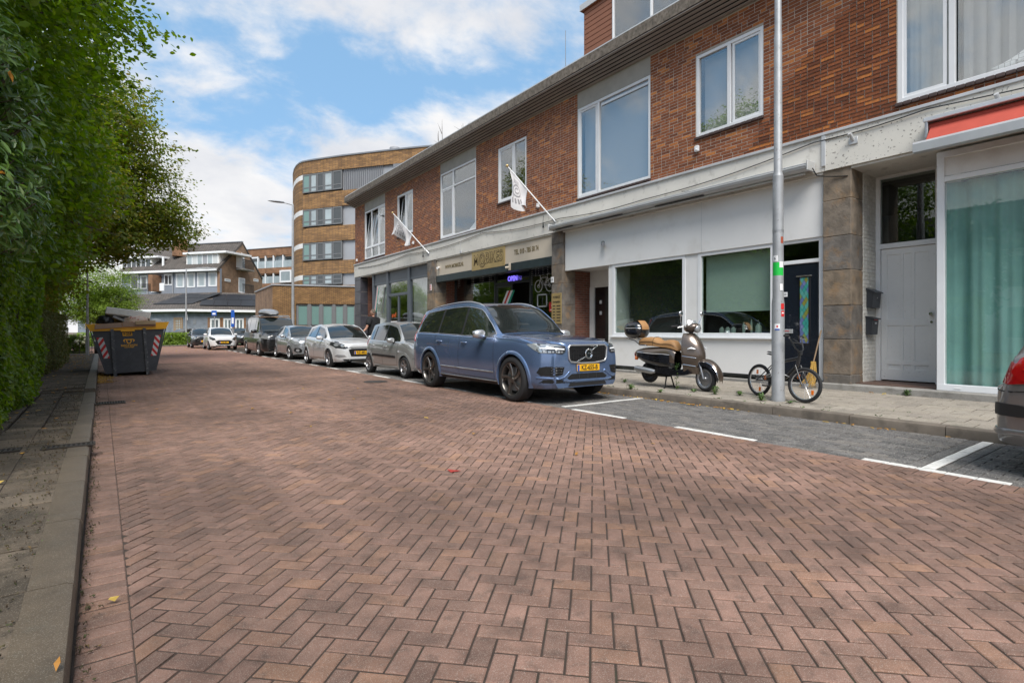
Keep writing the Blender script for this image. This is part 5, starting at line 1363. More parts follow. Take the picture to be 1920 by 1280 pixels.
    def wheels(s, spokes=5, style='single', rimmat='alloy', rimr=None, tw=.22, inset=.0):
        R = s.wr; rr = rimr or R*.66; W_ = s.W
        for wi, wy in enumerate(s.wy):
            for sg in (-1, 1):
                xo = W_*s.p.get('track', .985)-inset
                e = empty('wheel', (sg*xo, wy, R)); e.parent = s.root
                e.rotation_euler = (.35+wi*1.1, 0, 0)
                t = MB(); k = sg
                prof = [(rr-.004, -.012*k), (rr+.012, .0), (rr+.03, .004*k), (R*.93, -.006*k), (R*.985, -.022*k), (R, -.045*k), (R, -(tw-.045)*k), (R*.985, -(tw-.022)*k), (rr+.02, -tw*k), (rr-.03, -tw*k)]
                t.lathe([(a, b-.0) for a, b in prof], 'x', (0, 0, 0), 40); t.build('tyre', M['rubber'], e, smooth=35, world=False, fix=True)
                r_ = MB()
                r_.lathe([(rr, -.004*k), (rr-.012, -.008*k), (rr-.022, -.03*k), (rr-.03, -.13*k)], 'x', (0, 0, 0), 40)
                hub = R*.16; dsh = .03
                r_.lathe([(.001, -dsh*k+.008*k), (hub*.55, -dsh*k+.006*k), (hub*.6, -dsh*k), (hub, -(dsh+.006)*k), (hub*1.05, -(dsh+.05)*k)], 'x', (0, 0, 0), 20)
                def spoke(a, w0, w1, r0, r1, sk=0):
                    vs = []
                    for (rad, wd, xx, th_) in ((r0, w0, dsh, .045), ((r0+r1)/2, (w0+w1)/2*.9, dsh-.006, .035), (r1, w1, .010, .03)):
                        aa = a+sk*(rad-r0)/(r1-r0)
                        cy_, cz_ = cos(aa)*rad, sin(aa)*rad; ty, tz = -sin(aa), cos(aa)
                        vs += [(-xx*k, cy_-ty*wd*.34, cz_-tz*wd*.34), (-xx*k, cy_+ty*wd*.34, cz_+tz*wd*.34), (-(xx+.012)*k, cy_+ty*wd*.5, cz_+tz*wd*.5), (-(xx+th_)*k, cy_+ty*wd*.42, cz_+tz*wd*.42), (-(xx+th_)*k, cy_-ty*wd*.42, cz_-tz*wd*.42), (-(xx+.012)*k, cy_-ty*wd*.5, cz_-tz*wd*.5)]
                    r_.add(vs, [(i+6*j, (i+1) % 6+6*j, (i+1) % 6+6*(j+1), i+6*(j+1)) for j in (0, 1) for i in range(6)])
                for q in range(spokes):
                    a = 2*pi*q/spokes
                    if style == 'single': spoke(a, R*.17, R*.10, hub*.8, rr-.012)
                    elif style == 'double': spoke(a-.13, R*.075, R*.06, hub*.8, rr-.012, -.1); spoke(a+.13, R*.075, R*.06, hub*.8, rr-.012, .1)
                    elif style == 'turbine': spoke(a, R*.10, R*.17, hub*.8, rr-.012, .28*sg); spoke(a+.17*sg, R*.04, R*.03, hub*.8, rr-.012, .42*sg)
                    elif style == 'cap': spoke(a, R*.30, R*.22, hub*.8, rr-.012)
                r_.build('rim', M[rimmat], e, smooth=35, world=False, fix=True)
                d = MB(); d.lathe([(.001, -.085*k), (rr*.72, -.085*k), (rr*.72, -.10*k), (.001, -.10*k)], 'x', (0, 0, 0), 28); d.build('brake_disc', M['steel'] if style != 'cap' else M['liner'], e, smooth=40, world=False)
                d = MB(); d.lathe([(.001, -.135*k), (rr-.02, -.13*k)], 'x', (0, 0, 0), 28); d.build('wheel_back', M['liner'], e, world=False)
    def plate(s, z, txt, view='f', x=0, w=.52, h=.11):
        hp = s.proj((x, z), view); y = hp[0].y if hp else 0; sg = -1 if view == 'f' else 1
        m_ = MB(); m_.rbox(x-w/2, x+w/2, y+sg*.012, y+sg*.026, z-h/2, z+h/2, .004); pl_ = m_.build('number_plate', M['plate_yellow'], s.root, world=False)
        fx = -1 if view == 'f' else 1
        b = MB(); xa = x-w/2+.006 if view == 'f' else x+w/2-.006-.045; b.box(xa, xa+.045, y+sg*.0262, y+sg*.0275, z-h/2+.005, z+h/2-.005); b.build('plate_band', M['plate_blue'], pl_, world=False)
        Mt = face_minus_y(x+.022, y-.028, z) if view == 'f' else Matrix.Translation((x-.022, y+.028, z)) @ Matrix(((-1, 0, 0, 0), (0, 0, 1, 0), (0, 1, 0, 0), (0, 0, 0, 1)))
        if txt: text_obj('plate_lettering', txt, h*1.02, M['print_black'], Mt, pl_, .001, .84, .0022, world=False)
        return pl_
    def sym(s, name, outline, view, mat, **k):
        a = s.patch(name, outline, view, mat, **k); b = s.patch(name, [(-x, z) for x, z in outline], view, mat, **k); return a, b
    def seams(s, paths, view='l'):
        for v in (('l', 'r') if view == 'l' else (view,)):
            for p in paths: s.line('panel_gap', p, v, M['liner'], .004, -.0012)

# --- the blue estate in front
pt_blue = paint('paint_blue', (.135, .205, .36), .55, .23)
P1 = dict(L=4.95, W=1.93, H=1.79, zb=.25, nose=1.02, cowl=(1.38, 1.17), hdr=2.18, peak=2.75, rend=(4.60, 1.67), rbase=(4.87, 1.19), tail=1.05, belt=(1.085, 1.16), wheels=(.875, 3.86), wr=.385, arch=.425, roofw=.715, f0=.60, nr=.75, tr=.8, flare=.05, nlift=.03, tlift=.14, belt_in=.945, track=1.0, wsb=.03)
c = Car('blue_estate_car', 'metallic blue large family car with roof rails and yellow plate, nearest in the row', P1, pt_blue, (6.375, 6.52, 0))
c.glazing(1.50, 4.70, 4.40, (2.62, 3.60), trim=M['satin_silver'])
for v in ('l', 'r'): c.patch('quarter_pillar', [(3.86, 1.16), (3.93, 1.16), (4.02, 1.6), (3.95, 1.6)], v, M['car_black'], .005, skirt=.003) if False else None
c.windscreen(); c.rear_glass()
c.handles([(2.42, .985), (3.42, 1.0)], pt_blue); c.mirrors(1.74, 1.09, M['satin_silver'], 1.05)
c.wheels(5, 'turbine', 'alloy_bronze', rimr=.285, tw=.26)
c.seams([[(1.44, 1.07), (1.42, .80), (1.40, .34)], [(2.62, 1.09), (2.64, .8), (2.62, .36), (1.40, .34)], [(3.62, 1.12), (3.66, .95), (3.50, .75), (3.42, .40), (2.62, .36)], [(.42, .985), (.9, 1.05), (1.42, 1.085)]])
for v in ('l', 'r'):
    c.line('door_trim', [(1.42, .475), (3.36, .50)], v, M['satin_silver'], .012, .004)
    c.patch('sill_board', [(1.34, .255), (3.40, .27), (3.38, .335), (1.36, .32)], v, M['car_black'], .012)
    c.line('sill_trim', [(1.34, .32), (3.38, .335)], v, M['satin_silver'], .009, .014)
    sg = -1 if v == 'l' else 1
    m_ = MB(); pts = []
    for k in range(15):
        y = 2.16+(4.46-2.16)*k/14; pts.append((sg*(c.w5(y)*c.W-.05), y, c.zside(y)+.052*sin(pi*min(1, max(0, k/14*1.0)))**.35+.012))
    m_.tube(pts, .017, 8); m_.build('roof_rail', M['satin_silver'], c.root, smooth=60, world=False)
    c.patch('tail_lamp', [(4.62, .98), (4.80, .98), (4.86, 1.06), (4.66, 1.12)], v, M['tail_red'], .008)
    c.patch('tail_lamp_upper', [(4.72, 1.12), (4.80, 1.12), (4.62, 1.58), (4.55, 1.58)], v, M['tail_red'], .008)
# hood lines
c.line('hood_edge', [(-.78, 1.34), (-.75, .9), (-.70, .42), (-.5, .14)], 't', M['liner'], .004, -.001); c.line('hood_edge', [(.78, 1.34), (.75, .9), (.70, .42), (.5, .14)], 't', M['liner'], .004, -.001)
# front: grille
gr = [(-.40, .965), (.40, .965), (.445, .93), (.43, .75), (.39, .70), (.15, .672), (-.15, .672), (-.39, .70), (-.43, .75), (-.445, .93)]
gp_ = c.patch('grille', gr, 'f', M['car_black'], .006, skirt=.02)
c.line('grille_frame', gr, 'f', M['satin_silver'], .016, .012, closed=True, parent=gp_, n=8)
for k in range(9): z_ = .705+k*.029; c.line('grille_bar', [(-.405, z_), (.405, z_)], 'f', M['black_gloss'], .006, .014, parent=gp_, step=.2)
for k in range(15): x_ = -.39+k*.0557; c.line('grille_slat', [(x_, .70), (x_, .94)], 'f', M['alloy_dark'], .0035, .014, parent=gp_, step=.3)
yb_ = -.022
m_ = MB(); m_.lathe([(.058, .0), (.085, -.012), (.088, -.02), (.078, -.026), (.062, -.02), (.058, -.008)], 'y', (0, yb_+.008, .825), 28); bd = m_.build('badge_ring', M['chrome'], gp_, smooth=50, world=False)
m_ = MB(); m_.lathe([(.001, -.012), (.06, -.012)], 'y', (0, yb_+.008, .825), 24); m_.build('badge_face', M['black_gloss'], gp_, smooth=50, world=False)
c.line('diagonal_bar', [(-.30, .685), (-.07, .775)], 'f', M['chrome'], .010, .022, parent=gp_); c.line('diagonal_bar', [(.06, .875), (.24, .962)], 'f', M['chrome'], .010, .022, parent=gp_)
text_obj('badge_lettering', 'VOLVO', .036, M['chrome'], face_minus_y(0, yb_-.006, .825), gp_, .001, 1, 0, world=False)
# head lamps wrap round the corner: one patch from the front, one from the side
for sg in (-1, 1):
    hl = c.patch('headlight', [(sg*.50, .955), (sg*.60, .985), (sg*.86, 1.00), (sg*.885, .93), (sg*.86, .845), (sg*.56, .83), (sg*.50, .87)], 'f', M['lamp_dark'], .008, cut=.05)
    v = 'l' if sg < 0 else 'r'
    c.patch('headlight_side', [(.16, .985), (.30, 1.0), (.52, .985), (.34, .90), (.22, .85), (.14, .85)], v, M['lamp_lens'], .008, parent=hl, cut=.05)
    c.patch('lamp_bar', [(sg*.53, .895), (sg*.84, .915), (sg*.84, .935), (sg*.53, .915)], 'f', M['lamp_white'], .014, parent=hl, cut=.05)
    c.patch('lamp_upper', [(sg*.56, .945), (sg*.62, .968), (sg*.82, .98), (sg*.82, .955)], 'f', M['lamp_lens'], .012, parent=hl, cut=.05)
    for k in range(5): c.patch('lamp_cell', [(sg*(.56+k*.055), .85), (sg*(.60+k*.055), .85), (sg*(.60+k*.055), .878), (sg*(.56+k*.055), .878)], 'f', M['lamp_lens'], .012, parent=hl, skirt=.002)
    iv = c.patch('side_intake', [(sg*.52, .62), (sg*.56, .50), (sg*.66, .475), (sg*.85, .475), (sg*.885, .53), (sg*.865, .61), (sg*.80, .63)], 'f', M['liner'], .004, cut=.05)
    for k in range(3): c.line('intake_fin', [(sg*(.56), .605-k*.04), (sg*.74, .60-k*.04)], 'f', M['black_gloss'], .009, .006, parent=iv)
    c.patch('lower_intake_side', [(sg*.50, .36), (sg*.86, .36), (sg*.82, .415), (sg*.56, .415)], 'f', M['liner'], .003, cut=.05)
    c.line('bumper_crease', [(sg*.40, .545), (sg*.52, .46), (sg*.62, .43), (sg*.88, .445)], 'f', c.mat, .016, .002)
c.patch('lower_intake', [(-.46, .44), (-.36, .50), (.36, .50), (.46, .44), (.42, .41), (-.42, .41)], 'f', M['liner'], .003, cut=.08)
for x_ in (-.2, 0, .2): c.line('intake_rib', [(x_, .42), (x_, .495)], 'f', M['car_black'], .008, .004)
c.line('splitter_edge', [(-.55, .40), (-.42, .385), (.42, .385), (.55, .40)], 'f', c.mat, .022, .004)
c.patch('skid_plate', [(-.44, .30), (.44, .30), (.40, .355), (-.40, .355)], 'f', M['car_black'], .010)
c.plate(.595, 'KZ-655-B')
m_ = MB(); m_.lathe([(.001, 0), (.001, 0)], 'y', (0, 0, 0), 3)
h_ = c.proj((-.42, 1.555), 'f'); 
mk('sticker_green', (.02, .42, .28), .4)
c.patch('windscreen_sticker', [(-.60+.055*cos(a), 1.575+.03*sin(a)) for a in [2*pi*k/14 for k in range(14)]], 'f', M['sticker_green'], .006, skirt=.003)
# --- interior hints are left to the dark glass; next cars
def hatch(name, label, mat, L, W, H, loc, wheels, wr, nose, cowl, hdr, peak, rend, rbase, tail, belt, pill, style, rim, spk, rz=0, plate=None, zb=.20, f0=.5, rimr=None, trim=None, side=None, hl=None, grille=None, mirz=None, handle_mat=None, roofw=.70, nr=.9, lowp=True, flare=.015, quarter=None, group='cars parked along the street', tr=1.0, detail=True):
    p = dict(L=L, W=W, H=H, zb=zb, nose=nose, cowl=cowl, hdr=hdr, peak=peak, rend=rend, rbase=rbase, tail=tail, belt=belt, wheels=wheels, wr=wr, arch=wr+.04, roofw=roofw, f0=f0, nr=nr, tr=tr, flare=flare, track=.985)
    c = Car(name, label, p, mat, loc, rz, group)
    c.glazing(cowl[0]+.1, rbase[0]-.12, rend[0]-.22, pill, trim=trim)
    c.windscreen(); c.rear_glass()
    c.handles([(pill[0]-.20, belt[0]-.115), (pill[1]-.10 if len(pill) > 1 else rend[0]-.6, belt[0]-.10)] if pill else [], handle_mat or mat)
    c.mirrors(cowl[0]+.42, belt[0]+.01, mat if mirz is None else mirz, .85)
    c.wheels(spk, style, rim, rimr=rimr, tw=.18)
    b0, b1 = belt; f1 = wheels[0]+wr+.12; r0 = wheels[1]-wr-.06; B = pill[0]
    c.seams([[(f1, b0-.02), (f1-.02, .55), (f1+.02, zb+.12)], [(B, b0-.01), (B+.01, .6), (B, zb+.10), (f1+.02, zb+.12)], [(pill[1] if len(pill) > 1 else rend[0]-.4, b0+.0), (r0+.10, .75), (r0, zb+.2), (r0-.1, zb+.11), (B, zb+.10)], [(.35, nose-.05), (cowl[0], b0-.015)]])
    c.line('hood_edge', [(-.68*W/2, cowl[0]-.05), (-.62*W/2, .35), (-.42*W/2, .09)], 't', M['liner'], .0035, -.001); c.line('hood_edge', [(.68*W/2, cowl[0]-.05), (.62*W/2, .35), (.42*W/2, .09)], 't', M['liner'], .0035, -.001)
    return c
pt_silver_old = paint('paint_grey_silver', (.42, .43, .43), .6, .34)
pt_white = paint('paint_white', (.62, .63, .64), .15, .35)
pt_silver = paint('paint_light_silver', (.42, .44, .46), .7, .32)
pt_black = paint('paint_black', (.012, .012, .013), .2, .3)
pt_offwhite = paint('paint_bright_white', (.72, .72, .72), .0, .35)
pt_dkblue = paint('paint_dark_blue', (.02, .045, .12), .4, .3)
pt_brgrey = paint('paint_warm_grey', (.20, .195, .19), .45, .33)

# small grey hatchback, tall and narrow, black rubbing strips
c = hatch('grey_hatchback', 'small tall grey hatchback with black rubbing strips, right behind the blue car', pt_silver_old, 3.5, 1.595, 1.48, (6.66, 12.02, 0), (.64, 3.01), .275,
    .80, (.86, .945), 1.50, 2.0, (3.17, 1.40), (3.40, .96), .88, (.905, .945), (1.98, 2.78), 'cap', 'alloy', 6, rimr=.19, f0=.55, nr=.8)
for v in ('l', 'r'):
    c.patch('rubbing_strip', [(1.12, .50), (2.72, .52), (2.72, .58), (1.14, .56)], v, M['car_black'], .012, rnd=.02)
    c.patch('indicator', [(.93, .66), (.97, .66), (.97, .69), (.93, .69)], v, M['lamp_white'], .01, skirt=.003)
for sg in (-1, 1):
    hl = c.patch('headlight', [(sg*.40, .60), (sg*.43, .74), (sg*.70, .76), (sg*.72, .64), (sg*.66, .56), (sg*.48, .555)], 'f', M['lamp_lens'], .008, cut=.05)
    c.patch('headlight_side', [(.10, .58), (.10, .74), (.26, .78), (.30, .68), (.20, .57)], 'l' if sg < 0 else 'r', M['lamp_lens'], .007, parent=hl, cut=.04)
    c.patch('fog_lamp', [(sg*.52+.05*cos(a), .36+.05*sin(a)) for a in [2*pi*k/12 for k in range(12)]], 'f', M['lamp_dark'], .006)
    c.patch('tail_lamp', [(3.20, .80), (3.34, .80), (3.34, 1.02), (3.24, 1.02)], 'l' if sg < 0 else 'r', M['tail_red'], .006)
c.patch('grille', [(-.26, .63), (.26, .63), (.28, .70), (-.28, .70)], 'f', M['liner'], .005)
c.patch('lower_grille', [(-.34, .28), (.34, .28), (.30, .44), (-.30, .44)], 'f', M['liner'], .004)
c.line('bumper_gap', [(-.72, .515), (.72, .515)], 'f', M['liner'], .006, 0); c.plate(.50, '')
# white-silver five door
c = hatch('white_hatchback', 'pearl white five door hatchback with black mesh grille in the row of parked cars', pt_white, 4.03, 1.734, 1.474, (6.50, 17.20, 0), (.83, 3.40), .305,
    .80, (1.10, .955), 1.92, 2.35, (3.65, 1.375), (3.90, .99), .90, (.925, .99), (2.42, 3.22), 'double', 'alloy', 5, rimr=.215, f0=.5, nr=1.15, zb=.19)
gl_ = c.patch('grille', [(-.44, .60), (-.36, .38), (.36, .38), (.44, .60), (.34, .635), (-.34, .635)], 'f', M['liner'], .005, rnd=.03)
for k in range(6): z_ = .41+k*.038; c.line('grille_bar', [(-.37-.012*k, z_), (.37+.012*k, z_)], 'f', M['alloy_dark'], .006, .01, parent=gl_, step=.15)
c.line('grille_lip', [(-.42, .675), (.42, .675)], 'f', M['car_black'], .010, .004)
for sg in (-1, 1):
    hl = c.patch('headlight', [(sg*.44, .665), (sg*.60, .80), (sg*.80, .845), (sg*.83, .76), (sg*.76, .66), (sg*.55, .625)], 'f', M['lamp_dark'], .008, cut=.04)
    c.patch('headlight_side', [(.22, .67), (.30, .64), (.42, .72), (.66, .88), (.50, .86), (.30, .80)], 'l' if sg < 0 else 'r', M['lamp_dark'], .007, parent=hl, cut=.04)
    c.patch('lamp_cell', [(sg*.60+.045*cos(a), .715+.045*sin(a)) for a in [2*pi*k/12 for k in range(12)]], 'f', M['lamp_lens'], .014, parent=hl, skirt=.002)
    c.patch('lamp_cell', [(sg*.735+.04*cos(a), .745+.04*sin(a)) for a in [2*pi*k/12 for k in range(12)]], 'f', M['lamp_lens'], .014, parent=hl, skirt=.002)
    c.patch('fog_lamp', [(sg*.50, .37), (sg*.56, .43), (sg*.74, .44), (sg*.78, .39), (sg*.70, .345)], 'f', M['lamp_lens'], .006, cut=.05)
    c.patch('tail_lamp', [(3.72, .82), (3.90, .84), (3.88, .98), (3.66, .95)], 'l' if sg < 0 else 'r', M['tail_red'], .006)
c.patch('lower_lip', [(-.55, .24), (.55, .24), (.62, .30), (-.62, .30)], 'f', M['car_black'], .004, cut=.08); c.plate(.50, 'RZ-482-H')
m_ = MB(); m_.tube([(.1, 2.0, 1.46), (.1, 2.14, 1.66)], .005, 5); m_.build('aerial', M['car_black'], c.root, world=False)
# light silver small hatchback with big almond lamps
c = hatch('silver_hatchback', 'light silver small hatchback with large almond headlights, next to the black van', pt_silver, 3.595, 1.595, 1.48, (6.66, 23.38, 0), (.66, 3.05), .285,
    .82, (.93, .965), 1.62, 2.1, (3.22, 1.39), (3.47, .98), .9, (.93, .99), (2.06, 2.84), 'single', 'alloy', 8, rimr=.20, f0=.5, nr=1.1)
for sg in (-1, 1):
    hl = c.patch('headlight', [(sg*.46, .64), (sg*.47, .76), (sg*.60, .86), (sg*.74, .88), (sg*.76, .76), (sg*.66, .64)], 'f', M['lamp_lens'], .010, cut=.04)
    c.patch('headlight_side', [(.20, .68), (.40, .72), (.62, .90), (.40, .88), (.24, .84)], 'l' if sg < 0 else 'r', M['lamp_lens'], .008, parent=hl, cut=.04)
    fo = c.patch('fog_surround', [(sg*.42, .30), (sg*.40, .42), (sg*.50, .50), (sg*.66, .50), (sg*.68, .36), (sg*.58, .30)], 'f', M['liner'], .004, rnd=.03)
    c.patch('fog_lamp', [(sg*.56+.06*cos(a), .40+.06*sin(a)) for a in [2*pi*k/12 for k in range(12)]], 'f', M['lamp_lens'], .01, parent=fo, skirt=.003)
gl_ = c.patch('grille', [(-.30, .63), (.30, .63), (.34, .67), (.28, .71), (-.28, .71), (-.34, .67)], 'f', M['liner'], .005)
c.patch('lower_grille', [(-.34, .30), (.34, .30), (.30, .45), (-.30, .45)], 'f', M['liner'], .004); c.plate(.52, '')
# black van with roof box
p = dict(L=4.90, W=1.90, H=1.93, zb=.22, nose=1.04, cowl=(.86, 1.18), hdr=1.62, peak=2.3, rend=(4.60, 1.88), rbase=(4.80, 1.10), tail=.98, belt=(1.12, 1.16), wheels=(.90, 3.98), wr=.34, arch=.38, roofw=.80, f0=.62, nr=.7, tr=.5, flare=.012, wsb=.02, belt_in=.97, track=.985)
c = Car('black_van', 'black passenger van with tinted windows and a grey roof box', p, pt_black, (6.45, 27.42, 0))
c.glazing(.95, 4.66, 4.58, (2.02, 3.40), low=.02, up=.06); c.windscreen(); c.rear_glass(); c.mirrors(1.24, 1.14, pt_black, 1.15)
c.handles([(1.85, 1.0), (2.25, 1.0)], pt_black); c.wheels(5, 'double', 'alloy', rimr=.24, tw=.22)
c.seams([[(1.34, 1.1), (1.33, .4)], [(2.02, 1.12), (2.02, .34), (1.33, .36)], [(3.42, 1.12), (3.42, .75), (3.40, .36), (2.02, .34)], [(2.1, .98), (4.5, 1.0)]])
gl_ = c.patch('grille', [(-.62, .80), (.62, .80), (.60, .93), (-.60, .93)], 'f', M['liner'], .005)
for k in range(3): c.line('grille_bar', [(-.60, .82+k*.045), (.60, .82+k*.045)], 'f', M['chrome'], .006, .01, parent=gl_)
c.patch('lower_grille', [(-.66, .40), (.66, .40), (.60, .66), (-.60, .66)], 'f', M['liner'], .005)
for k in range(3): c.line('lower_bar', [(-.62, .46+k*.07), (.62, .46+k*.07)], 'f', M['black_gloss'], .010, .01)
for sg in (-1, 1):
    hl = c.patch('headlight', [(sg*.62, .82), (sg*.62, .95), (sg*.88, .97), (sg*.90, .85)], 'f', M['lamp_lens'], .009, cut=.05)
    c.patch('headlight_side', [(.10, .84), (.10, .97), (.34, .98), (.30, .86)], 'l' if sg < 0 else 'r', M['lamp_lens'], .009, parent=hl, cut=.04)
c.plate(.56, '')
for yy in (1.95, 3.2): MB().rbox(-.72, .72, yy-.03, yy+.03, 1.985, 2.02, .008).build('roof_bar', M['satin_silver'], c.root, world=False)
for sg in (-1, 1): MB().tube([(sg*.70, 1.6, 1.93), (sg*.70, 1.8, 1.975), (sg*.70, 3.8, 1.975), (sg*.70, 4.1, 1.93)], .015, 6).build('roof_rail', M['satin_silver'], c.root, world=False)
rb = empty('roof_box', (6.30, 27.42+1.35, 2.02), label='grey hard shell luggage box on top of the black van', cat='roof box')
rows = []
for k in range(17):
    u = k/16; ee = max(.0, 1-abs(2*u-1)**3.2)**.45; w = .40*max(ee, .25); zt = .34*max(ee, .12)*(.72+.28*min(1, u*1.8)); y = 2.15*u
    rows.append([(x_*w, y, z_*zt) for x_, z_ in ((-1, .42), (-.97, .70), (-.80, .90), (-.45, .99), (0, 1.0), (.45, .99), (.80, .90), (.97, .70), (1, .42), (.9, .06), (.5, 0), (-.5, 0), (-.9, .06))])
mk('box_grey', (.20, .205, .215), .35, coat=.4); mk('box_dark', (.05, .05, .055), .5)
m_ = MB(); m_.grid([r[:9] for r in rows]); m_.build('lid', M['box_grey'], rb, smooth=45, world=False)
m_ = MB(); m_.grid([r[8:]+[r[0]] for r in rows]); m_.build('base', M['box_dark'], rb, smooth=45, world=False)
# far cars
def simple(name, label, mat, loc, rz, L=3.6, W=1.62, H=1.49, plate='', lamp='lamp_lens', grey=False):
    c = hatch(name, label, mat, L, W, H, loc, (.68, .68+L*.665), .29, .82, (.98, .97), 1.70, 2.15, (L-.38, 1.40), (L-.13, 1.0), .92, (.94, 1.0), (2.1, L-.75), 'single', 'alloy', 6, rimr=.2, f0=.5, nr=1.05, rz=rz, group='cars parked far down the street')
    for sg in (-1, 1):
        hl = c.patch('headlight', [(sg*.46, .66), (sg*.52, .76), (sg*.74, .84), (sg*.77, .72), (sg*.62, .62)], 'f', M[lamp], .010, cut=.05)
        c.patch('headlight_side', [(.20, .68), (.40, .72), (.62, .88), (.30, .82)], 'l' if sg < 0 else 'r', M[lamp], .008, parent=hl, cut=.05)
        c.patch('tail_lamp', [(L-.34, .80), (L-.14, .80), (L-.12, .98), (L-.30, .98)], 'l' if sg < 0 else 'r', M['tail_red'], .006)
    c.patch('grille', [(-.50, .56), (-.36, .34), (.36, .34), (.50, .56), (.30, .63), (-.30, .63)], 'f', M['liner'], .005)
    c.line('grille_bar', [(-.45, .56), (.45, .56)], 'f', M['alloy_dark'], .012, .008)
    c.patch('lower_lip', [(-.5, .24), (.5, .24), (.56, .30), (-.56, .30)], 'f', M['liner'], .004)
    c.plate(.49, plate); return c
simple('white_small_car', 'bright white small car facing down the street beyond the black van', pt_offwhite, (5.55, 38.9, 0), radians(0), 3.67, 1.68, 1.48, 'NGJ-08-L', 'lamp_dark')
simple('black_small_car', 'black small car half hidden behind the white small car', pt_black, (5.05, 44.2, 0), radians(0), 3.5, 1.6, 1.46)
simple('black_hatchback', 'black hatchback standing across the junction before the grey house', pt_black, (3.42, 55.9, 0), radians(-52), 3.5, 1.62, 1.47, 'TX-413-P')
simple('dark_parked_car', 'dark car mostly hidden between the white small car and the black van', pt_black, (9.0, 50.0, 0), radians(12), 3.7, 1.65, 1.5)
simple('dark_blue_car', 'dark blue car on the left kerb half hidden behind the skip', pt_dkblue, (-.12, 35.0, 0), 0, 3.9, 1.72, 1.48)
# warm grey hatchback entering the frame on the right, seen from behind
p = dict(L=4.03, W=1.75, H=1.47, zb=.22, nose=.80, cowl=(1.1, .96), hdr=1.9, peak=2.4, rend=(3.62, 1.39), rbase=(3.84, 1.10), tail=.74, belt=(.93, 1.02), wheels=(.80, 3.34), wr=.305, arch=.35, roofw=.70, f0=.5, nr=1.1, tr=1.15, flare=.02, track=.985, tlift=.05)
c = Car('grey_parked_car', 'warm grey hatchback at the right edge, its rear corner with red tail lamp in view', p, pt_brgrey, (6.68, 1.27-4.03, 0), 0)
c.glazing(1.2, 3.74, 3.40, (2.4, 3.2)); c.windscreen(); c.rear_glass(); c.mirrors(1.5, .94, pt_brgrey, .85); c.wheels(5, 'single', 'alloy', rimr=.2, tw=.2)
for sg in (-1, 1):
    v = 'l' if sg < 0 else 'r'
    tl = c.patch('tail_lamp', [(3.46, .92), (3.60, .83), (3.82, .79), (3.88, .86), (3.82, .98), (3.64, 1.04)], v, M['tail_red'], .012, cut=.04, rnd=.02)
    c.patch('tail_lamp_back', [(sg*.66, .77), (sg*.74, .76), (sg*.80, .78), (sg*.78, .92), (sg*.70, .95)], 'b', M['tail_red'], .010, parent=tl, cut=.04)
    c.patch('tail_lamp_core', [(3.60, .90), (3.72, .85), (3.80, .89), (3.68, .96)], v, M['tail_bright'], .018, parent=tl, cut=.04)
    c.patch('rubber_corner', [(sg*.60, .50), (sg*.80, .50), (sg*.80, .60), (sg*.60, .60)], 'b', M['car_black'], .014, rnd=.03)
c.line('bumper_gap', [(-.8, .70), (.8, .70)], 'b', M['liner'], .005, -.001)
c.line('bumper_lip', [(-.78, .37), (-.4, .35), (.4, .35), (.78, .37)], 'b', c.mat, .03, -.006)
for v in ('l', 'r'): c.line('bumper_gap', [(3.72, .34), (3.74, .62), (3.70, .72), (3.95, .70)], v, M['liner'], .004, -.001)
c.plate(.62, '', 'b')
# ------------------------------------------------------------------ lamp posts and poles
def ringp(c, r, n, z): return [(c[0]+r*cos(2*pi*k/n), c[1]+r*sin(2*pi*k/n), z) for k in range(n)]
lp = empty('street_lamp', (8.2, 4.23, .125), label='grey steel lamp post with stickers beside the leaning bicycle', cat='lamp post')
m_ = MB(); m_.lathe([(.102, 0), (.102, .05), (.092, .09), (.090, 1.50), (.078, 1.60), (.076, 3.46)], 'z', (0, 0, 0), 28); m_.build('lower_shaft', M['galvanised'], lp, smooth=40, world=False)
m_ = MB(); m_.lathe([(.076, 3.46), (.060, 3.52), (.057, 5.60), (.050, 5.66), (.044, 8.4)], 'z', (0, 0, 0), 24); m_.lathe([(.001, 8.4), (.044, 8.4)], 'z', (0, 0, 0), 24); m_.build('upper_shaft', M['galvanised'], lp, smooth=40, world=False)
m_ = MB(); m_.tube([(0, 0, 8.35), (-.2, 0, 8.5), (-.9, 0, 8.55)], .03, 8); m_.rbox(-1.5, -.8, -.12, .12, 8.5, 8.6, .03); m_.build('lamp_head', M['galvanised'], lp, world=False)
def wrap(z0, z1, a0, a1, r, mat, name='sticker'):   # band of foil round part of the shaft
    m_ = MB(); rows = []
    for z in (z0, z1): rows.append([(r*cos(a0+(a1-a0)*k/10), r*sin(a0+(a1-a0)*k/10), z) for k in range(11)])
    m_.grid(rows); m_.grid([[(x*.985, y*.985, z) for x, y, z in r_] for r_ in rows]); return m_.build(name, mat, lp, smooth=50, world=False)
CA = atan2(-4.23, -8.2)   # towards the camera
wrap(1.93, 2.13, CA-1.1, CA+1.1, .0785, M['print_green'])
wrap(2.145, 2.235, CA-1.0, CA+.0, .0785, M['print_white']); wrap(2.05, 2.14, CA-.15+.4, CA+1.1, .0795, M['print_white'])
text_obj('sticker_number', '6', .06, M['print_black'], Matrix.Rotation(CA+pi/2-.55, 4, 'Z') @ Matrix.Translation((0, -.0815, 2.19)) @ Matrix.Rotation(pi/2, 4, 'X'), lp, .0008, world=False)
wrap(1.70, 1.80, CA+.3, CA+.9, .083, M['print_white'])
wrap(1.41, 1.50, CA+.45, CA+1.1, .0925, M['print_red']); wrap(1.30, 1.39, CA+.5, CA+1.15, .0925, M['print_red']); wrap(1.345, 1.365, CA+.6, CA+1.0, .0932, M['print_white'])
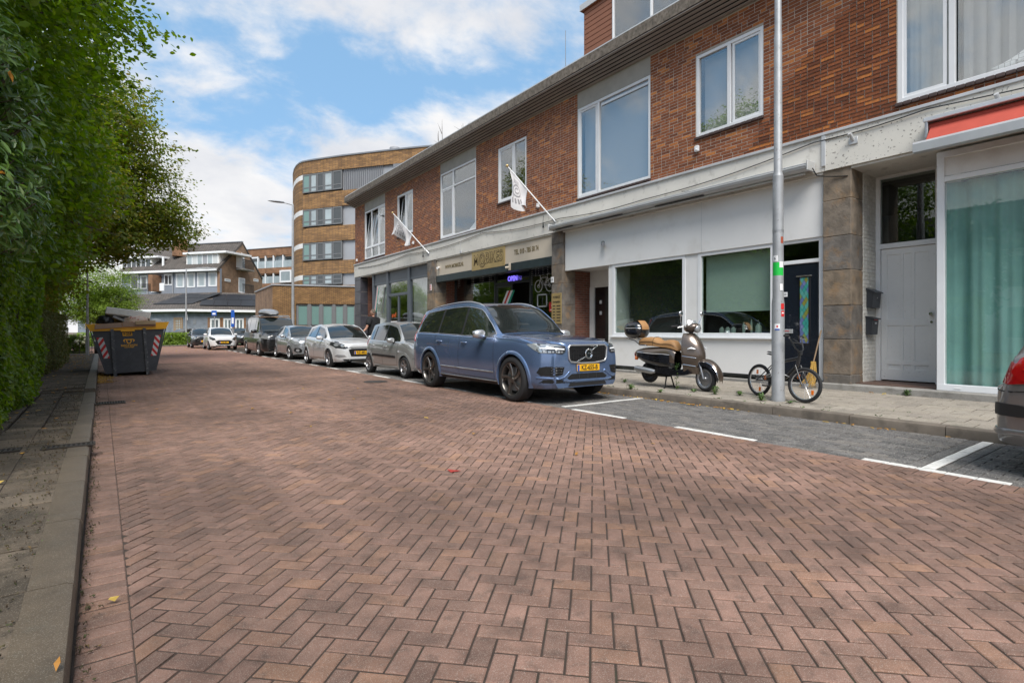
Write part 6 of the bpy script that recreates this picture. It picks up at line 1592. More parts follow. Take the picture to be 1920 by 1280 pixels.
wrap(2.42, 2.52, CA+.5, CA+1.1, .0785, material('sticker_rust', (.35, .07, .03), .7)); wrap(1.10, 1.19, CA-.55, CA+.30, .0925, M['print_white']); wrap(1.095, 1.115, CA-.5, CA+.25, .0932, M['plate_blue']); wrap(1.135, 1.165, CA-.25, CA+.0, .0932, M['print_red'])
for z_ in (2.62, 2.60): m_ = MB(); m_.lathe([(.0765, z_), (.0795, z_), (.0795, z_+.006), (.0765, z_+.006)], 'z', (0, 0, 0), 24); m_.build('strap', M['steel'], lp, world=False)
def lamp(loc, h, label, arm=(-1.0, -.3), r=.085, head=True):
    o = empty('street_lamp', loc, label=label, cat='lamp post', group=None)
    m_ = MB(); m_.lathe([(r*1.25, 0), (r*1.25, 1.1), (r, 1.25), (r*.85, h*.5), (r*.6, h-.1), (.02, h)], 'z', (0, 0, 0), 16); m_.build('shaft', M['galvanised'], o, smooth=40, world=False)
    if head:
        d = Vector((arm[0], arm[1], 0)).normalized(); a = MB(); ln = math.hypot(*arm)
        a.tube([(0, 0, h-.08), tuple(d*ln*.35+Vector((0, 0, h+.0))), tuple(d*ln*.5+Vector((0, 0, h+.02)))], .03, 8); a.build('arm', M['galvanised'], o, smooth=50, world=False)
        rows = []
        sd = Vector((-d.y, d.x, 0))
        for k in range(9):
            u = k/8; w = .13*sin(pi*min(1, .15+u*.85))**.6; hh = .055*sin(pi*min(1, .2+u*.8))**.6+.008; c_ = d*(ln*.4+u*ln*.75)+Vector((0, 0, h+.03+.02*u))
            rows.append([tuple(c_+sd*w*cos(q)+Vector((0, 0, 1))*hh*sin(q)) for q in [2*pi*j/10 for j in range(10)]])
        m_ = MB(); m_.grid(rows, closed=True); m_.add(rows[0], [tuple(range(10))]); m_.add(rows[-1], [tuple(range(10))]); m_.build('lamp_head', M['galvanised'], o, smooth=50, world=False)
    return o
p_ = far_point(532, HOR, 29.6); lamp((7.95, 31.6, .12), 8.25, 'tall street lamp with flat head standing behind the black van', (-1.1, .25))
p_ = far_point(349, HOR, 46); lamp((p_.x, p_.y, 0), 6.6, 'slim street lamp with double arm before the grey annexe', (1.9, -1.0), .07)
o = lamp((-.30, 17.2, .03), 4.9, 'thin grey post rising beside the left kerb by the skip', r=.055, head=False) if False else None
p_ = far_point(164, HOR, 24); o = lamp((p_.x, p_.y, .1), 4.4, 'grey post on the left pavement just behind the skip', r=.05, head=False)
mk('sign_blue', (.02, .10, .42), .4); mk('sign_back', (.30, .31, .32), .5, metal=.4)
def signpost(px, t, h, w, hh, label, col='sign_blue', side=False):
    p = far_point(px, HOR, t); o = empty('traffic_sign', (p.x, p.y, 0), rz=-TH if not side else -TH+1.1, label=label, cat='traffic sign')
    m_ = MB(); m_.tube([(0, 0, 0), (0, 0, h)], .035, 8); m_.build('post', M['galvanised'], o, world=False)
    m_ = MB(); m_.rbox(-w/2, w/2, -.06, -.04, h-hh, h, .006); m_.build('sign_plate', M[col], o, world=False)
    m_ = MB(); m_.rbox(-w/2*.6, w/2*.6, -.065, -.055, h-hh*.8, h-hh*.45, .003); m_.build('sign_symbol', M['print_white'], o, world=False)
signpost(402, 44, 2.9, .42, .42, 'small blue sign on a pole left of the white small car'); signpost(437, 43, 2.9, .28, 1.35, 'narrow blue sign panel on a pole right of the white small car')
# ------------------------------------------------------------------ things on the facade
def cassette(y0, y1, z0, z1, x0, x1, label):
    o = empty('awning', (x1, (y0+y1)/2, z0), label=label, cat='awning'); m_ = MB()
    prof = [(x0, z0+.02), (x0-.03, z0+.07), (x0-.015, z1-.03), (x0+.05, z1), (x1, z1+.01), (x1, z0+.05), (x0+.06, z0)]
    m_.prism(prof, 'y', y0, y1); m_.build('cassette', M['awning_grey'], o, fix=True)
    for k in range(3): MB().rbox(x0-.036+.012*abs(k-1), x0-.0, y0+.01, y1-.01, z0+.045+k*.035, z0+.058+k*.035, .003).build('front_rib', M['aluminium'], o)
    for yy in (y0-.03, y1): MB().rbox(x0-.04, x1-.02, yy, yy+.03, z0-.01, z1+.02, .008).build('end_cap', M['awning_grey'], o)
    MB().rbox(x0+.10, x0+.16, y0+.1, y1-.1, z0-.035, z0-.001, .006).build('drop_bar', M['aluminium'], o)
    for u in (.08, .37, .66, .93):
        yy = y0+(y1-y0)*u; MB().rbox(x1-.12, x1+.02, yy-.04, yy+.04, z1+.012, z1+.045, .004).build('bracket', M['steel'], o); m_ = MB(); m_.tube([(x0+.02, yy+.02, z1+.01), (x0+.06, yy+.06, z1+.04), (x0+.10, yy, z1+.03)], .007, 5); m_.build('clip', M['black'], o)
    for (a, b) in ((.30, .48), (.62, .78), (.87, .97)): MB().rbox(x0+.03, x0+.07, y0+(y1-y0)*a, y0+(y1-y0)*b, z0-.018, z0-.002, .004).build('arm_cover', M['black'], o)
    return o
cassette(4.60, 11.70, 4.08, 4.235, 9.93, 10.20, 'long closed white awning cassette over the white shopfront')
aw = empty('awning', (10.2, .5, 4.3), label='half closed red awning with grey front bar above the green curtained window', cat='awning')
MB().rbox(9.96, 10.19, -2, 2.90, 4.40, 4.47, .01).build('roller_hood', M['aluminium'], aw)
MB().lathe([(.001, -2), (.055, -2), (.055, 2.84), (.001, 2.84)], 'y', (10.08, 0, 4.335), 14).build('fabric_roll', M['awning_red'], aw, smooth=50)
m_ = MB(); m_.prism([(10.03, 4.32), (9.80, 4.06), (9.80, 4.052), (10.035, 4.312)], 'y', -2, 2.82); m_.build('fabric', M['awning_red'], aw)
MB().prism([(9.70, 3.90), (9.69, 4.02), (9.72, 4.055), (9.83, 4.06), (9.84, 3.92), (9.80, 3.89)], 'y', -2, 2.95).build('front_bar', M['aluminium'], aw, fix=True)
m_ = MB(); m_.tube([(10.15, 2.7, 4.2), (9.98, 2.5, 4.12), (9.8, 2.75, 4.0)], .022, 8); m_.build('folding_arm', M['steel'], aw, smooth=50); MB().rbox(9.97, 10.19, 2.84, 2.88, 4.15, 4.42, .01).build('side_plate', M['steel'], aw)
# flags on slanted poles
mk('flag_cloth', (.60, .585, .59), .8, noise=(6, .05))
def flag(base, tip, label, drop, spread, seed):
    o = empty('flag', base, label=label, cat='flag', group='shop flags on slanted poles'); b, t = Vector(base), Vector(tip)
    m_ = MB(); m_.tube([b, t], [.022, .016], 8); m_.build('pole', M['window_white'], o)
    m_ = MB(); bm = bmesh.new(); bmesh.ops.create_icosphere(bm, subdivisions=2, radius=.05, matrix=Matrix.Translation(t)); m_.bm(bm); bm.free(); m_.build('finial', M['gold'], o, smooth=60)
    m_ = MB(); m_.tube([(b.x+.03, b.y, b.z-.1), b, b+(t-b)*.06], .034, 8); m_.build('bracket', M['steel'], o)
    random.seed(seed); rows = []; n1, n2 = 16, 12; d = (b-t)
    for i in range(n1+1):
        u = i/n1; top = t+d*(.05+(.48 if seed == 3 else .36)*u); r_ = []
        for j in range(n2+1):
            v = j/n2; L_ = drop*(1.0-.35*u)*(1+.18*sin(u*7+seed))
            p = top+Vector((.10*sin(v*3.2+u*9)*v+.06*sin(u*16)*v, spread*v*(1-u)*.9+.07*v*sin(u*13+seed), -L_*v)); r_.append(tuple(p))
        rows.append(r_)
    m_.v = m_.v; f = MB(); f.grid(rows); 
    f2 = [[(p[0]+.004, p[1]+.002, p[2]) for p in r] for r in rows]; f.grid([r[::-1] for r in f2])
    cl = f.build('cloth', M['flag_cloth'], o, smooth=70)
    mk('flag_print', (.27, .26, .27), .8) if 'flag_print' not in M else None
    def at(u, v, off=-.012):
        i, j = min(int(u*n1), n1-1), min(int(v*n2), n2-1); fu, fv = u*n1-i, v*n2-j
        p = (Vector(rows[i][j])*(1-fu)*(1-fv)+Vector(rows[i+1][j])*fu*(1-fv)+Vector(rows[i][j+1])*(1-fu)*fv+Vector(rows[i+1][j+1])*fu*fv); return tuple(p+Vector((off, -.004, 0)))
    pr_ = MB()
    def ring(cu, cv, r0, r1, a0=0, a1=2*pi):
        rr = [[at(cu+r*cos(a0+(a1-a0)*k/18)*.75, cv+r*sin(a0+(a1-a0)*k/18)) for k in range(19)] for r in (r0, r1)]; pr_.grid(rr)
    ring(.42, .42, .15, .185); ring(.42, .42, .06, .09, .3, 5.6)
    for k in range(5):
        u0 = .30+k*.055; pr_.grid([[at(u0, .66), at(u0, .80)], [at(u0+.03, .66), at(u0+.03, .80)]])
    for k in range(4):
        u0 = .30+k*.06; pr_.grid([[at(u0, .12), at(u0, .22)], [at(u0+.03, .12), at(u0+.03, .22)]])
    pr_.build('print', M['flag_print'], o)
    return o
from_px = lambda px, py, X: (lambda a, b: Vector((X, X/(sin(TH)+cos(TH)*a)*(cos(TH)-sin(TH)*a), CAMH+X/(sin(TH)+cos(TH)*a)*b)))((px-960)/FPX, (HOR-py)/FPX)
flag(from_px(804, 475, 10.2), from_px(736, 399, 9.2), 'pale grey shop flag on the farther pole, spread by the wind', .78, .30, 3)
flag(from_px(1041, 416, 10.2), from_px(951, 311, 9.15), 'pale grey shop flag on the nearer pole, hanging in a long point', 1.0, -.12, 5)
# cables along the band
def cable(name, pts, r, label, mat='black'):
    P_ = [Vector(p) for p in pts]; out = []
    for a, b in zip(P_, P_[1:]):
        for k in range(8): out.append(a+(b-a)*k/8+Vector((0, 0, -.02*sin(pi*k/8)*(b-a).length)))
    out.append(P_[-1]); m_ = MB(); m_.tube(out, r, 5); o = m_.build(name, M[mat]); tag(o, label, 'cable')
cable('cable', [(10.19, 27.5, 4.52), (10.18, 21.5, 4.55), (10.18, 15.5, 4.60), (10.18, 11.5, 4.42), (10.18, 8.5, 4.36), (10.18, 4.6, 4.62), (10.16, 2.9, 4.66), (10.16, -1, 4.60)], .010, 'thin black cable sagging along the white concrete band')
m_ = MB(); m_.tube([(10.17, 17.0, 4.60), (10.17, 17.0, 4.36), (10.17, 17.0, 4.12)], .005, 5); m_.rbox(10.15, 10.19, 16.93, 17.07, 4.06, 4.16, .01); tag(m_.build('hanging_wire', M['ledge_metal']), 'thin wire with a small box hanging on the band over the gold sign', 'wire')
for k, (yy, lb) in enumerate(((20.0, 'small black plug dangling on a lead near the farther flag'), (12.25, 'small black plug dangling on a lead near the nearer flag'))):
    m_ = MB(); m_.tube([(10.17, yy, 4.62), (10.15, yy, 4.45), (10.15, yy-.01, 4.38)], .006, 5); m_.lathe([(.001, 0), (.03, 0), (.012, .13), (.001, .14)], 'z', (10.15, yy-.01, 4.26), 10); tag(m_.build('socket_lead', M['black']), lb, 'cable plug')
for k, (yy, lb) in enumerate(((3.95, 'short grey bracket tube on the peeling band left of the red awning'), (2.05, 'short grey bracket tube on the peeling band above the red awning'))):
    m_ = MB(); m_.tube([(10.19, yy, 4.47), (10.08, yy+.02, 4.58)], .03, 12); m_.rbox(10.17, 10.19, yy-.07, yy+.07, 4.41, 4.53, .005); tag(m_.build('flagpole_bracket', M['ledge_metal'], smooth=40), lb, 'bracket')
cable('cable', [(10.02, 4.55, 4.12), (10.08, 4.50, 3.98), (10.2, 4.25, 3.93), (10.22, 4.05, 3.90)], .010, 'grey lead looping from the awning cassette to the pillar')
for (yy, zz, lb) in ((21.0, 4.98, 'small white sensor box on the brick by the farther flag'), (12.55, 4.98, 'small white sensor box on the brick above the sign'), (27.7, 4.95, 'small pale box on the brick at the far corner'), (7.05, 5.18, 'small pale bracket screwed to the brick below the double window')):
    m_ = MB(); m_.rbox(10.17, 10.23, yy-.05, yy+.05, zz-.06, zz+.07, .01); m_.lathe([(.001, -.04), (.02, -.04), (.02, 0)], 'x', (10.18, yy, zz-.02), 10); tag(m_.build('wall_box', M['window_white']), lb, 'wall box')
# cameras
cc = empty('security_camera', (10.30, 9.95, 3.52), label='small dark dome camera on the white fascia board', cat='camera')
m_ = MB(); m_.lathe([(.001, -.03), (.055, -.03), (.06, 0)], 'x', (10.30, 9.95, 3.52), 18); m_.build('mount', M['steel'], cc, smooth=40); m_ = MB(); m_.tube([(10.27, 9.95, 3.5), (10.21, 9.88, 3.47), (10.12, 9.78, 3.44)], [.04, .05, .042], 14); m_.build('camera_body', M['zinc_dark'], cc, smooth=40)
cc = empty('security_camera', (10.27, 18.85, 3.72), label='small white camera at the left end of the cream sign board', cat='camera')
m_ = MB(); m_.rbox(10.24, 10.30, 18.80, 18.90, 3.68, 3.76, .01); m_.build('mount', M['window_white'], cc); m_ = MB(); m_.tube([(10.27, 18.85, 3.72), (10.13, 18.72, 3.68)], .045, 12); m_.build('camera_body', M['window_white'], cc, smooth=40)
cc = empty('security_camera', (10.24, 14.05, 3.27), label='small cream camera on the dark beam over the shop door', cat='camera')
m_ = MB(); m_.tube([(10.25, 14.05, 3.28), (10.14, 14.15, 3.26)], .04, 12); m_.rbox(10.2, 10.25, 13.99, 14.07, 3.17, 3.40, .01); m_.build('camera_body', M['cream_panel'], cc, smooth=40)
# letter boxes
def lbx(name, x0, x1, z0, z1, slope, label, d=.11):
    o = empty(name, ((x0+x1)/2, 3.98, z0), label=label, cat='letter box')
    m_ = MB(); m_.prism([(3.985, z0), (3.985-d*.8, z0), (3.985-d, z1-slope), (3.985, z1)], 'x', x0, x1); m_.build('box', M['letterbox'], o, fix=True)
    m_ = MB(); m_.prism([(3.99, z1+.015), (3.985-d-.03, z1-slope-.01), (3.985-d-.03, z1-slope-.03), (3.99, z1-.01)], 'x', x0-.015, x1+.015); m_.build('lid', M['letterbox'], o, fix=True); return o
mk('letterbox', (.030, .034, .040), .4)
o = lbx('letter_box', 10.83, 11.17, 1.62, 1.96, .05, 'dark grey letter box with sloping lid, upper of the two by the white door')
MB().lathe([(.001, -.004), (.012, -.004), (.012, 0)], 'y', (10.99, 3.873, 1.80), 10).build('lock', M['chrome'], o)
o = lbx('letter_box', 10.80, 11.06, 1.14, 1.46, .02, 'black letter box with a red name strip, lower of the two')
MB().box(10.84, 10.99, 3.868, 3.872, 1.395, 1.425).build('name_strip', M['print_red'], o); MB().box(10.88, 10.96, 3.868, 3.872, 1.33, 1.36).build('name_plate', M['aluminium'], o)
# signs and stickers
hs = MB().rbox(10.205, 10.222, 11.50, 11.93, 1.42, 2.30, .004).build('opening_hours_sign', M['gold'], None); tag(hs, 'brass opening hours board on the stone pillar behind the blue car', 'sign')
text_obj('sign_lettering', 'MOBIKES', .10, M['print_black'], face_minus_x(10.202, 11.71, 2.18), hs, .001, .8); text_obj('sign_lettering', 'Openingstijden', .07, M['print_black'], face_minus_x(10.202, 11.71, 2.05), hs, .001, .75, .001)
for k in range(6): MB().box(10.2, 10.204, 11.77, 11.87, 1.92-k*.085, 1.945-k*.085).build('text_line', M['print_black'], hs); MB().box(10.2, 10.204, 11.54, 11.70, 1.92-k*.085, 1.945-k*.085).build('text_line', M['print_black'], hs)
n1 = MB().rbox(10.205, 10.222, 11.84, 11.96, 2.62, 2.78, .004).build('number_sign', M['print_white'], None); tag(n1, 'white house number plate on the stone pillar above the opening hours board', 'sign'); text_obj('number', '25', .09, M['print_black'], face_minus_x(10.203, 11.90, 2.70), n1, .001)
n1 = MB().rbox(10.205, 10.222, 19.36, 19.50, 2.85, 3.10, .004).build('number_sign', M['print_white'], None); tag(n1, 'small red edged white sign on the far stone pillar', 'sign'); MB().box(10.202, 10.206, 19.38, 19.48, 2.88, 3.07).build('sign_field', M['print_red'], n1); MB().box(10.200, 10.203, 19.41, 19.45, 2.91, 3.04).build('sign_mark', M['print_white'], n1)
# striped barber like banner on the open shop door and its twin on the far shop
def stripe_banner(yb, yt, zb_, zt, x, label, w=.17):
    o = empty('striped_pennant', (x, yb, zb_), label=label, cat='pennant', group='striped pennants at the shop doors')
    for k, mt in enumerate((M['print_white'], M['print_red'], M['print_white'], M['pennant_green'])):
        a0 = -w*k*1.0; m_ = MB(); m_.prism([(yb+a0, zb_), (yb+a0-w, zb_), (yt+a0-w, zt), (yt+a0, zt)], 'x', x, x+.012); m_.build('stripe', mt, o)
mk('pennant_green', (.01, .30, .20), .6)
stripe_banner(15.95, 15.25, 1.6, 2.62, 11.0, 'slanting red, white and green pennant on the bicycle shop door', .115); stripe_banner(25.35, 24.95, 2.1, 3.35, 10.20, 'slanting red, white and green pennant on the grey shop at the far end', .06)
# neon letters, wheels drawing, red sticker, frame in the right window
mk('neon_violet', (.10, .08, .6), .4, emit=((.22, .16, 1.0), .7)); mk('neon_white', (.7, .7, .72), .4)
ne = text_obj('led_sign', 'OPEN', .24, M['neon_violet'], face_minus_x(11.02, 14.95, 3.02), None, .004, .9, .006, world=False); tag(ne, 'violet lit sign hanging in the glass above the shop door', 'lit sign')
def ringm(m_, y, z, r, x, t=.012, n=22): m_.tube([(x, y+r*cos(2*pi*k/n), z+r*sin(2*pi*k/n)) for k in range(n+1)], t, 5, cap=False)
m_ = MB(); 
for yy in (13.5, 12.95): ringm(m_, yy, 2.66, .19, 11.0); ringm(m_, yy, 2.66, .05, 11.0, .01, 10)
m_.tube([(11.0, 13.5, 2.66), (11.0, 13.38, 2.92), (11.0, 13.05, 2.92), (11.0, 12.95, 2.66)], .012, 5); m_.tube([(11.0, 13.38, 2.92), (11.0, 13.22, 2.68), (11.0, 13.05, 2.92), (11.0, 13.07, 3.02), (11.0, 12.97, 3.03)], .012, 5); m_.tube([(11.0, 13.41, 2.90), (11.0, 13.40, 3.0), (11.0, 13.48, 3.0)], .012, 5); m_.tube([(11.0, 13.22, 2.68), (11.0, 12.95, 2.66)], .010, 5)
tag(m_.build('bicycle_outline', M['neon_white']), 'white bicycle outline on the right pane of the bicycle shop', 'window sign')
m_ = MB()
for a, b, c_, d in ((13.58, 13.08, 2.36, 2.40), (13.58, 13.08, 1.98, 2.02)): m_.box(11.0, 11.02, a, b, c_, d)
m_.box(11.0, 11.021, 13.54, 13.58, 1.98, 2.40); m_.box(11.0, 11.021, 13.08, 13.12, 1.98, 2.40); tag(m_.build('picture_frame', M['ledge_metal']), 'grey empty frame in the window under the bicycle outline', 'frame')
rs = MB().rbox(11.0, 11.02, 12.62, 12.98, 1.82, 2.12, .004).build('window_sticker', M['print_red'], None); tag(rs, 'red square sticker with a white emblem in the bicycle shop window', 'sticker')
m_ = MB(); ringm(m_, 12.8, 2.01, .05, 10.998, .010, 14); m_.box(10.994, 10.999, 12.68, 12.92, 1.86, 1.89); m_.build('emblem', M['print_white'], rs)
MB().rbox(11.2, 11.8, 14.2, 15.0, .3, 1.9, .02).build('shop_counter', M['interior_dark'], tb)
for k, (a, b, c_, mt) in enumerate(((14.3, 14.5, .14, 'print_white'), (14.55, 14.9, .26, 'zinc'), (14.2, 14.6, .06, 'print_red'))): MB().rbox(11.25, 11.5, a, b, 1.9+k*.002, 1.9+c_, .01).build('goods', M[mt], tb)
# fairy lights on the glass: one string as many small drops
m_ = MB(); random.seed(4)
for k in range(26):
    yy = random.choice([random.uniform(16.2, 18.85), random.uniform(12.05, 13.95)])
    for j in range(random.randint(3, 9)): zz = 3.24-j*.07; m_.box(11.075, 11.085, yy-.008, yy+.008, zz-.014, zz+.014)
tag(m_.build('fairy_lights', M['neon_white']), 'strings of tiny clear lights hanging inside the bicycle shop glass', 'fairy lights')
for px, lbl in (): pass
# number card on the dark front door, small signs
nc = MB().rbox(10.335, 10.348, 5.155, 5.235, 1.86, 1.95, .003).build('door_number', M['print_white'], None); tag(nc, 'white number card on the dark front door', 'sign'); text_obj('number', '29', .05, M['print_black'], face_minus_x(10.334, 5.195, 1.905), nc, .0006)
# ------------------------------------------------------------------ broom
br_ = empty('broom', (10.18, 4.52, .20), label='straw broom leaning in the corner of the dark door and the stone pillar', cat='broom')
m_ = MB(); m_.tube([(10.05, 4.55, .62), (10.19, 4.475, 1.22)], .012, 8); m_.build('handle', M['wood_frame'], br_, smooth=40)
mk('straw', (.50, .30, .07), .9, noise=(60, .4), bump=(150, 1, .01)); m_ = MB(); random.seed(9)
for k in range(70):
    a, b = random.gauss(0, .012), random.gauss(0, .02); s1, s2 = random.uniform(-.05, .05), random.uniform(-.13, .13)
    m_.tube([(10.05+a, 4.55+b, .66), (10.02+a*2+s1*.5, 4.56+b+s2*.35, .45), (9.96+s1, 4.62+s2, .20+random.uniform(0, .05))], [.006, .007, .003], 3)
m_.build('bristles', M['straw'], br_)
# ------------------------------------------------------------------ motor scooter on its stand
mk('scooter_brown', (.115, .085, .065), .3, metal=.55, coat=1); mk('scooter_black', (.010, .010, .012), .25, coat=.8); mk('tan_leather', (.36, .19, .075), .6, noise=(12, .08), bump=(90, .3, .002)); mk('orange_lens', (.75, .16, .01), .2, coat=1)
sc = empty('motor_scooter', (8.40, 5.62, .135), rz=radians(-2), label='brown retro motor scooter with tan saddle and black top case on the pavement', cat='scooter')
def wheel(parent, loc, R, rw, n, rim='alloy', tilt=0, solid=True, name='wheel', spoke_w=.018, tyre_r=.05, steer=0):
    e = empty(name, loc); e.parent = parent; e.rotation_euler = (0, 0, steer)
    m_ = MB(); prof = [(R-tyre_r+tyre_r*cos(a), tyre_r*.95*sin(a)) for a in [2*pi*k/14 for k in range(14)]]; m_.lathe(prof, 'x', (0, 0, 0), 40, closed=True); m_.build('tyre', M['rubber'], e, smooth=50, world=False, fix=True)
    r0 = R-tyre_r*1.75; m_ = MB(); m_.lathe([(r0+.03, rw), (r0+.035, rw+.004), (r0, rw), (r0-.012, rw*.6), (r0-.012, -rw*.6), (r0, -rw), (r0+.035, -rw-.004)], 'x', (0, 0, 0), 40); m_.build('rim', M[rim], e, smooth=50, world=False)
    h = MB(); h.lathe([(.001, .05), (.03, .05), (.045 if solid else .022, .03), (.045 if solid else .022, -.03), (.03, -.05), (.001, -.05)], 'x', (0, 0, 0), 18); h.build('hub', M[rim], e, smooth=40, world=False)
    s_ = MB()
    for k in range(n):
        a = 2*pi*k/n
        if solid:
            c0, s0 = cos(a), sin(a); T = Matrix.Rotation(a, 4, 'X'); s_.T = T; s_.rbox(-.022, .022, .10, r0+.0, -spoke_w/2, spoke_w/2, .004)
        else:
            b = a+(.35 if k % 2 else -.35); x = .02 if k % 2 else -.02; s_.tube([(x, .02*cos(b), .02*sin(b)), (0, r0*cos(a), r0*sin(a))], spoke_w, 3)
    s_.T = None
    if solid: s_.lathe([(.001, .028), (.115, .024), (.115, -.024), (.001, -.028)], 'x', (0, 0, 0), 26)
    s_.build('spokes', M[rim], e, smooth=30, world=False); return e
wheel(sc, (0, 0, .225), .225, .045, 20, steer=radians(-6)); wheel(sc, (0, 1.28, .265), .205, .045, 8, rim='alloy_dark')
def shell(name, rows, mat, parent=sc, thick=None, smooth=50):
    m_ = MB(); m_.grid(rows)
    if thick: m_.grid([[(p[0]+thick[0], p[1]+thick[1], p[2]+thick[2]) for p in r][::-1] for r in rows])
    return m_.build(name, mat, parent, smooth=smooth, world=False)
def interp(tab, x):
    f = [pchip([(t[0], t[i]) for t in tab]) for i in range(1, len(tab[0]))]; return [g(x) for g in f]
# leg shield
rows = []; tab = [(.30, .13, .10, .36), (.45, .20, .07, .33), (.62, .245, .03, .32), (.80, .235, .08, .33), (.95, .19, .17, .35), (1.03, .12, .25, .37)]
for k in range(15):
    z = .30+.73*k/14; w_, yf, ye = interp(tab, z); rows.append([(w_*s_*(1-.0*abs(s_)), yf+(ye-yf)*abs(s_)**2.2, z) for s_ in [-1+2*j/16 for j in range(17)]])
ls = shell('leg_shield', rows, M['scooter_brown'], thick=(0, .02, 0))
inner = [[(p[0]*.97, max(p[1], .36+.0*z), p[2]) for p in r] for r in rows]
m_ = MB(); m_.grid([[r[0] for r in rows], [(r[0][0]*.5, r[0][1]+.06, r[0][2]) for r in rows], [(-r[0][0]*.5, r[0][1]+.06, r[0][2]) for r in rows], [(-r[0][0], r[0][1], r[0][2]) for r in rows]]); m_.build('inner_shield', M['scooter_black'], sc, smooth=50, world=False)
m_ = MB(); m_.prism([(-.075, .80), (-.035, .66), (.035, .66), (.075, .80), (.05, .82), (-.05, .82)], 'y', .012, .06); 
for v in range(len(m_.v)): pass
em = m_.build('nose_badge', M['chrome'], sc, world=False); em.location = (0, .0, 0); em.rotation_euler = (radians(-13), 0, 0); em.location = (0, -.16+.16, .02)
m_ = MB(); m_.prism([(-.04, .78), (-.02, .70), (.02, .70), (.04, .78)], 'y', .004, .02); q = m_.build('badge_field', M['scooter_black'], em, world=False)
for sg in (-1, 1): m_ = MB(); m_.tube([(sg*.16, .10, .75), (sg*.20, .16, .765), (sg*.225, .22, .75)], [.008, .022, .006], 8); m_.build('indicator', M['lamp_white'], sc, smooth=50, world=False)
for z_ in (.62, .47): m_ = MB(); w_, yf, ye = interp(tab, z_); m_.tube([(-w_-.004, ye-.0, z_), (-w_*.85, yf+(ye-yf)*.7-.004, z_-.01), (-w_*.55, yf+(ye-yf)*.27-.006, z_-.03)], .006, 6); m_.build('chrome_line', M['chrome'], sc, smooth=50, world=False)
# front mudguard
rows = []
for k in range(17):
    a = radians(-2+128*k/16); R_ = .27+.03*sin(a); wv = .085*(min(1, .35+k/5.)) if k < 6 else .085
    rows.append([(wv*s_, -cos(a)*R_*1.12+(.0), .225+sin(a)*R_*1.18-.055*abs(s_)**3) for s_ in (-1, -.8, -.4, 0, .4, .8, 1)])
shell('front_mudguard', rows, M['scooter_brown'], thick=(0, 0, -.008))
rows2 = [[(r[0][0]*1.01, r[0][1], r[0][2]), (r[0][0]*1.02, r[0][1]*.93, r[0][2]-.075)] for r in rows[2:]]; shell('mudguard_skirt', rows2, M['scooter_black'], thick=(.006, 0, 0)); shell('mudguard_skirt', [[(-p[0], p[1], p[2]) for p in r] for r in rows2], M['scooter_black'], thick=(-.006, 0, 0))
m_ = MB(); m_.tube([(r[0][0]*1.04, r[0][1], r[0][2]) for r in rows[2:]], .006, 6); m_.build('chrome_line', M['chrome'], sc, smooth=50, world=False)
m_ = MB()
for sg in (-1, 1): m_.tube([(sg*.075, .0, .225), (sg*.075, .05, .40), (sg*.06, .10, .52)], [.018, .022, .025], 10); 
m_.build('fork', M['alloy'], sc, smooth=50, world=False); m_ = MB(); m_.tube([(0, .12, .5), (0, .33, 1.08)], .035, 10); m_.build('steering_column', M['scooter_black'], sc, smooth=50, world=False)
# headset and bars
m_ = MB(); bm = bmesh.new(); bmesh.ops.create_icosphere(bm, subdivisions=3, radius=1, matrix=Matrix.Translation((0, .29, 1.13)) @ Matrix.Rotation(radians(-12), 4, 'X') @ Matrix.Diagonal((.15, .15, .085, 1))); m_.bm(bm); bm.free(); m_.build('headset', M['scooter_brown'], sc, smooth=60, world=False)
m_ = MB(); m_.lathe([(.001, -.025), (.06, -.018), (.075, .01), (.07, .05)], 'y', (0, .16, 1.11), 20); m_.build('headlight', M['lamp_lens'], sc, smooth=60, world=False)
m_ = MB(); m_.tube([(-.34, .45, 1.15), (-.2, .38, 1.16), (0, .31, 1.15), (.2, .38, 1.16), (.34, .45, 1.15)], .013, 8); m_.build('handlebar', M['chrome'], sc, smooth=50, world=False)
for sg in (-1, 1):
    m_ = MB(); m_.tube([(sg*.25, .405, 1.157), (sg*.37, .465, 1.15)], .021, 10); m_.build('grip', M['rubber'], sc, smooth=50, world=False)
    m_ = MB(); m_.tube([(sg*.22, .35, 1.17), (sg*.28, .33, 1.26), (sg*.30, .31, 1.34)], .006, 6); mr_ = m_.build('mirror_arm', M['chrome'], sc, smooth=50, world=False)
    m_ = MB(); bm = bmesh.new(); bmesh.ops.create_icosphere(bm, subdivisions=2, radius=1, matrix=Matrix.Translation((sg*.30, .30, 1.385)) @ Matrix.Diagonal((.055, .018, .05, 1))); m_.bm(bm); bm.free(); m_.build('mirror', M['chrome'], mr_, smooth=60, world=False)
m_ = MB(); m_.tube([(-.21, .33, 1.15), (-.33, .36, 1.13)], .006, 6); m_.tube([(.21, .33, 1.15), (.33, .36, 1.13)], .006, 6); m_.build('brake_lever', M['chrome'], sc, world=False)
m_ = MB(); m_.grid([[(x_*.13, .19+.08*x_*x_, 1.16) for x_ in (-1, -.5, 0, .5, 1)], [(x_*.11, .25+.06*x_*x_, 1.26) for x_ in (-1, -.5, 0, .5, 1)]]); m_.build('fly_screen', M['lamp_lens'], sc, smooth=60, world=False)
